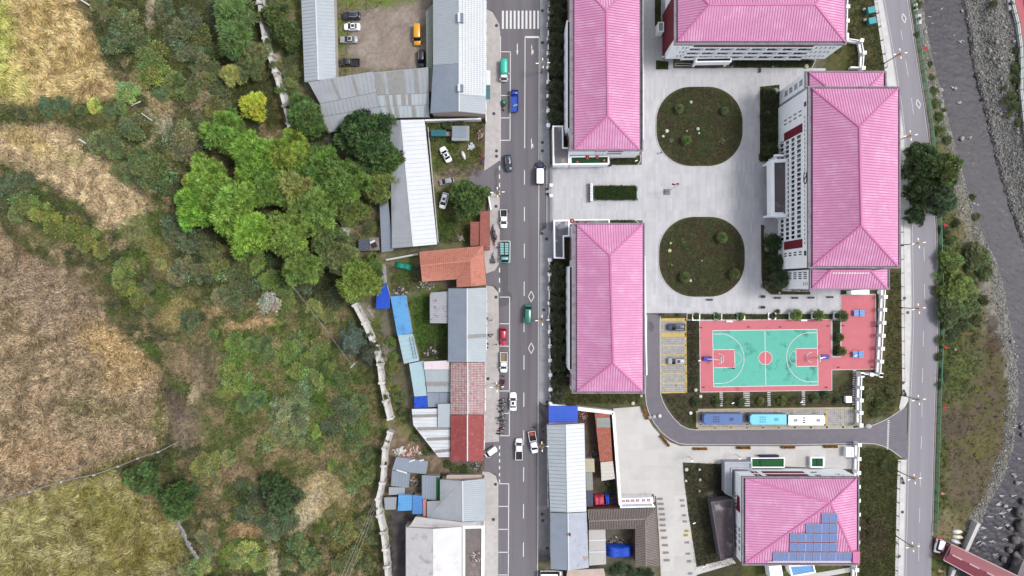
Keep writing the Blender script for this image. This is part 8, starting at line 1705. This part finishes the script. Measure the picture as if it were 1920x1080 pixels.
for x, y, rr_, lab in ((1208.5,774,-68,'long flower planter at the very bend, nearly upright'),(1246,826,-50,'long flower planter slanting at the lower bend of the school road'),(1312,841,0,'long flower planter on the yard edge, first of the level ones'),(1393.5,839,0,'long flower planter on the yard edge, second of the level ones'),(1477,838,0,'long flower planter on the yard edge, third of the level ones'),(1556.5,837,0,'long flower planter on the yard edge, last of the level ones')): flowerbox(x, y, rr_, lab)
m_tt = M('table_blue', C(86,150,222), .5, .06, 2)
for x, y, lab in ((1608.5,587,'blue table tennis table, upper one on the red ground'),(1606.5,664,'blue table tennis table, lower one on the red ground')):
    root = thing('table_tennis_table', lab, 'table', W(x, y, .1)); p = W(x, y, .1); mb = MB()
    for s in (-1, 1): mb = MB(); mb.box(p.x+(0.06 if s > 0 else -1.4),p.y-.78,p.z+.72,p.x+(1.4 if s > 0 else -.06),p.y+.78,p.z+.78); mk('table_half', mb, m_tt, root); mb = MB(); mb.box(p.x+s*.9-.06,p.y-.6,p.z,p.x+s*.9+.06,p.y+.6,p.z+.72); mk('leg', mb, m_iron, root)
    mb = MB(); mb.box(p.x-.02,p.y-.9,p.z+.78,p.x+.02,p.y+.9,p.z+.93); mk('net', mb, m_dark, root)
    mb = MB(); [mb.box(p.x-1.38,p.y+v,p.z+.781,p.x+1.38,p.y+v+.03,p.z+.787) for v in (-.76,-.015,.73)]; mk('table_line', mb, m_line, root)
m_hoop = M('hoop_blue', C(44,44,170), .5, .06, 2)
for s, lab in ((0,'basketball hoop stand with blue padded base, left end of the court'),(1,'basketball hoop stand with blue padded base, right end of the court')):
    root = thing('basketball_hoop', lab, 'basketball hoop', cw(0 if not s else 28,7.5,.1)); f = (lambda u, v, z: cw(u, v, z)) if not s else (lambda u, v, z: cw(28-u, v, z)); b = f(-1.7,7.4,.1); mb = MB(); mb.box(b.x-1.05,b.y-.55,.1,b.x+1.05,b.y+.55,.95); mk('base', mb, m_hoop, root)
    mb = MB(); a = f(-1.4,7.45,.9); e = f(.9,7.45,3.4); mb.bar(a, e, .26); mb.bar(f(-1.9,7.45,.9), f(.6,7.45,2.9), .1); mk('boom', mb, m_wf, root)
    mb = MB(); mb.bar(f(1.0,6.6,3.4), f(1.0,8.4,3.4), .06, 1.05); mk('backboard', mb, m_wf, root); mb = MB()
    for i in range(12): t0, t1 = i*math.pi/6, (i+1)*math.pi/6; mb.bar(f(1.35+.26*math.cos(t0),7.5+.26*math.sin(t0),3.05), f(1.35+.26*math.cos(t1),7.5+.26*math.sin(t1),3.05), .04)
    mk('rim', mb, M('rim_orange', C(220,110,60), .5), root)
for x, y, lab in ((1367,602.5,'small white bench above the left half of the court'),(1506.5,600.5,'small white bench above the right half of the court')): mb = MB(); p = W(x, y, .1); mb.box(p.x-.8,p.y-.2,p.z+.35,p.x+.8,p.y+.2,p.z+.42); mb.box(p.x-.7,p.y-.15,p.z,p.x-.6,p.y+.15,p.z+.35); mb.box(p.x+.6,p.y-.15,p.z,p.x+.7,p.y+.15,p.z+.35); tag(mk('white_bench', mb, m_wf), lab, 'bench')
for i, (x, y) in enumerate([(1314,614),(1403.5,613),(1463,613),(1552.5,611),(1581,610.5),(1549,726),(1319,726),(1572,688.5),(1635.5,688)]): mb = MB(); p = W(x, y, .1); mb.box(p.x-.28,p.y-.12,p.z,p.x+.28,p.y+.12,p.z+.25); tag(mk('floor_light', mb, M('dark_red_box', C(110,52,64), .7)), 'small dark red box light on the edge of the red sports ground', 'floor light', 'small box lights on the sports ground')
# teal rain shelters top right
for x, y, rr_, lab in ((1628.5,23,12,'upper teal roofed kiosk on the grass by the river pavement'),(1630,43,12,'lower teal roofed kiosk on the grass by the river pavement')):
    root = thing('kiosk', lab, 'kiosk', W(x, y, 0)); o = org(root); mb = MB(); mb.box(o.x-.75,o.y-.6,0,o.x+.75,o.y+.6,1.7); mk('cabinet', mb, M('teal_kiosk', C(60,160,172), .5, .08, 2), root); mb = MB(); mb.slab([(o.x-.95,o.y-.8,1.7),(o.x+.95,o.y-.8,1.8),(o.x+.95,o.y+.8,1.8),(o.x-.95,o.y+.8,1.7)], .1); mk('lid', mb, MATS['teal_kiosk'], root); mb = MB(); mb.ell((o.x-1.2,o.y+.9,.4), .5,.4,.35, 8, 4); mk('stone', mb, m_stone, root); root.rotation_euler.z = math.radians(rr_)
# bicycle racks on the strip by the courtyard house
m_rk = M('rack_steel', C(110,110,116), .5, .1, 2, metal=.4)
def rack(x, y, lab, n=5, w=1.25, yel=False):
    root = thing('bicycle_rack', lab, 'bicycle rack', W(x, y, .06), 'low bicycle racks on the yard strip'); p = W(x, y, .06)
    for i in range(n): mb = MB(); xx = p.x-w/2+w*i/(n-1); mb.bar((xx,p.y-.22,p.z),(xx,p.y-.22,p.z+.35), .07); mb.bar((xx,p.y-.22,p.z+.35),(xx+.05,p.y+.25,p.z+.35), .07); mb.bar((xx+.05,p.y+.25,p.z),(xx+.05,p.y+.25,p.z+.35), .07); mk('hoop', mb, m_rk, root)
    mb = MB(); mb.bar((p.x-w/2-.1,p.y,p.z+.03),(p.x+w/2+.1,p.y,p.z+.03), .08, .06); mk('rail', mb, m_rk, root)
for i, (x, y) in enumerate([(1237,935),(1238.5,944.5),(1240,954),(1241.5,964),(1242,974),(1242.5,984.5),(1243.5,994.5),(1245.5,1008),(1247,1022),(1248.5,1036),(1250,1050)]): rack(x, y, 'steel bicycle rack in the left row beside the tiled house')
for i, (x, y) in enumerate([(1278.5,938),(1280,948),(1282.5,966),(1284,977.5),(1287,995),(1286,1003),(1288,1017),(1290,1038),(1292,1052),(1294,1075)]): rack(x, y, 'steel bicycle rack in the right row beside the hall garden', 3, .8)
mb = MB(); mb.sheet(WP([(1281,992.5),(1293,992),(1295,1007),(1282,1007.5)], .072)); tag(mk('painted_patch', mb, M('faded_yellow', C(232,224,180), .9, .1, 1)), 'faded yellow painted square in the right rack row', 'floor marking')
# ------------------------------------------------------------------ red warning flags on the river fence
for x, y, lab in ((1731,93,'red flag on a short stick on the bank at the top of the river fence'),(1768,423,'red flag below the big roadside trees'),(1770,537,'red flag beside the lower tree clump'),(1769,650,'red flag at the fence opposite the sports ground corner'),(1767,762,'red flag at the fence opposite the school gate mouth'),(1763,922,'pale red flag at the fence above the bridge'),(1757,1005,'red flag right above the bridge approach'),(1758,1066,'pale flag below the bridge approach')):
    root = thing('warning_flag', lab, 'flag', W(x, y, 0)); p = W(x, y, 0); mb = MB(); mb.tube((p.x,p.y,-1),(p.x+.5,p.y-.1,1.7), .04, .03, 6); mk('stick', mb, m_wf, root); mb = MB(); mb.add([(p.x+.4,p.y-.1,1.65),(p.x-.6,p.y+.35,1.5),(p.x-.75,p.y-.2,1.45),(p.x-.3,p.y-.5,1.35),(p.x+.3,p.y-.3,1.25)], [(0,1,2),(0,2,3),(0,3,4)]); mk('cloth', mb, MATS['flag_red'] if 'pale' not in lab else sal, root)
# ------------------------------------------------------------------ people
def person_mesh(name, stride, arm, lean=0.0):
    J = [(0,0,.95),(0,0,1.2),(lean,0,1.42),(lean,0,1.5),(lean*1.3,0,1.66), (0,.09,.9),(stride*.25,.1,.5),(stride*.3,.1,.06),(stride*.3+.16,.1,.03), (0,-.09,.9),(-stride*.15,-.1,.5),(-stride*.35,-.1,.08),(-stride*.35+.16,-.1,.04),
         (lean,.19,1.38),(lean-arm*.1,.26,1.12),(lean+arm*.15,.26,.88), (lean,-.19,1.38),(lean+arm*.1,-.26,1.12),(lean+arm*.4,-.24,.92)]
    E = [(0,1),(1,2),(2,3),(3,4),(0,5),(5,6),(6,7),(7,8),(0,9),(9,10),(10,11),(11,12),(2,13),(13,14),(14,15),(2,16),(16,17),(17,18)]
    R_ = [.15,.15,.15,.06,.105,.095,.065,.045,.04,.095,.065,.045,.04,.065,.048,.038,.065,.048,.038]
    me = bpy.data.meshes.new(name); me.from_pydata(J, E, []); o = bpy.data.objects.new(name, me); SC.collection.objects.link(o); o.modifiers.new('s', 'SKIN')
    for i, v in enumerate(me.skin_vertices[0].data): v.radius = (R_[i], R_[i]); v.use_root = (i == 0)
    o.modifiers.new('u', 'SUBSURF').levels = 1; dg = bpy.context.evaluated_depsgraph_get(); m2 = bpy.data.meshes.new_from_object(o.evaluated_get(dg)); m2.name = 'body'; bpy.data.objects.remove(o); m2.materials.clear(); m2.materials.append(m_paint if False else M('clothing', (1,1,1), .9, .1, 3, objcol=True))
    m2.polygons.foreach_set('use_smooth', [True]*len(m2.polygons)); return m2
PM = [person_mesh('body', .9, .8), person_mesh('body', .1, .1), person_mesh('body', .6, 1.0, .12)]
hm = MB(); hm.ell((0,0,1.72), .115,.105,.12, 10, 6, -.2); m_hair = M('hair', C(30,28,30), .8, .1, 5); m_skin = M('skin', C(196,150,126), .7, .05, 3)
def person(x, y, z, rot, col_, leg, pose, lab):
    root = thing('person', lab, 'person', W(x, y, z)); o = link('body', PM[pose], root); o.color = (*C(*col_), 1)
    lx = [0,0,.12][pose]*1.3; mb = MB(); mb.ell((lx-.012,0,1.74), .112,.105,.115, 10, 6, -.15); h = link('hair', bpy.data.meshes.new('hair'), root); h.data.from_pydata(mb.v, [], mb.f); h.data.materials.append(m_hair)
    mb = MB(); mb.ell((lx+.03,0,1.67), .09,.08,.12, 10, 8); mb.bar((lx+.11,0,1.68),(lx+.135,0,1.65), .025); f = link('face', bpy.data.meshes.new('face'), root); f.data.from_pydata(mb.v, [], mb.f); f.data.materials.append(m_skin)
    for s in (-1, 1): mb = MB(); mb.ell((lx+.112,s*.033,1.70), .012,.012,.01, 6, 4); e = link('eye', bpy.data.meshes.new('eye'), f); e.data.from_pydata(mb.v, [], mb.f); e.data.materials.append(m_dark)
    mb = MB()
    for s in (-1, 1):
        hx, hy, hz_ = ((.8*.15,.26,.88),(.8*.4,-.24,.92))[0 if s > 0 else 1] if pose == 0 else (((.015,.26,.88),(.04,-.24,.92))[0 if s > 0 else 1] if pose == 1 else ((.27,.26,.88),(.52,-.24,.92))[0 if s > 0 else 1])
        mb.ell((hx+.02,hy,hz_-.06), .035,.02,.05, 6, 4)
        for k in range(4): mb.tube((hx+.0+.016*k,hy,hz_-.09),(hx+.01+.016*k,hy-.01*s,hz_-.15-.01*(k in (1,2))), .009, .007, 5)
        mb.tube((hx+.05,hy,hz_-.06),(hx+.085,hy,hz_-.1), .01, .008, 5)
    hd = link('hands', bpy.data.meshes.new('hands'), root); hd.data.from_pydata(mb.v, [], mb.f); hd.data.materials.append(m_skin)
    root.rotation_euler.z = math.radians(rot); return root
PP = [(914,597,.12,60,(34,32,38),'person in black at the wall of the grey-blue house, topmost pedestrian'),(922,600,.12,-60,(40,38,46),'person in dark clothes walking below the topmost pedestrian'),(916,628,.12,20,(30,30,34),'left person of the group of three on the pavement'),(923.5,627,.12,170,(44,42,50),'right person of the group of three on the pavement'),(920,631,.12,90,(34,32,40),'lowest person of the group of three on the pavement'),(915,645,.12,80,(52,50,58),'person in dark grey standing by the house above the pair edge'),(914,651,.12,-20,(28,28,32),'person in black just below the dark grey one'),(931,645,.12,-90,(96,92,100),'person in grey near the kerb beside the red hatchback'),(944,705,.02,100,(36,54,52),'rider in dark green bending by the red tricycle'),(1002,800,.02,-80,(24,26,26),'person in black behind the pickup with red load'),(1017.5,808.5,.02,150,(30,30,36),'person in black on the strip right of the pickup'),
      (1372,690,.14,60,(50,40,50),'child in dark clothes at the corner of the left key on the court'),(1639,611,.1,180,(40,30,36),'person in dark clothes at the right edge of the red ground'),(1238.5,287,.06,0,(196,60,60),'person in red at the rim of the upper lawn'),(1442,327,.06,-90,(190,60,66),'person in red and white by the entrance porch'),(933,464,.12,-90,(120,30,44),'person in dark red behind the teal flatbed'),(1029,745,.12,40,(60,60,66),'person in grey at the end of the lower pier fence'),(954,397.5,.02,90,(150,140,136),'person in pale clothes on the road beside the small white pickup'),(936,722,.12,-30,(196,196,180),'person in cream by the lamp at the red tricycle'),(904,1020,.12,80,(0,0,0),'')]
for i, (x, y, z, rr_, c, lab) in enumerate(PP):
    if lab: person(x, y, z, rr_, c, None, i % 3, lab)

# ------------------------------------------------------------------ labels: count look-alikes from the top of the picture
ORD = 'first second third fourth fifth sixth seventh eighth ninth tenth eleventh twelfth thirteenth fourteenth fifteenth sixteenth seventeenth eighteenth nineteenth twentieth'.split()
ORD += ['twenty-'+w for w in ORD[:9]]
byl = {}
for o in bpy.data.objects:
    if o.parent is None and o.get('label') and o.get('category') in ('shrub','bicycle rack','manhole cover','boulder','crate','floor light'): byl.setdefault(o['label'], []).append(o)
for lab, os_ in byl.items():
    if 1 < len(os_) <= 29 and len(lab.split()) <= 13:
        for i, o in enumerate(sorted(os_, key=lambda o: (-round(o.location.y), o.location.x))): o['label'] = lab+', '+ORD[i]+' from top'
for o in bpy.data.objects:
    if o.parent is None and o.get('label') and len(o['label'].split()) > 16: print('LONG', o.name, o['label'])
    if o.parent is None and o.type == 'EMPTY' and not o.get('label'): print('NOLABEL', o.name)
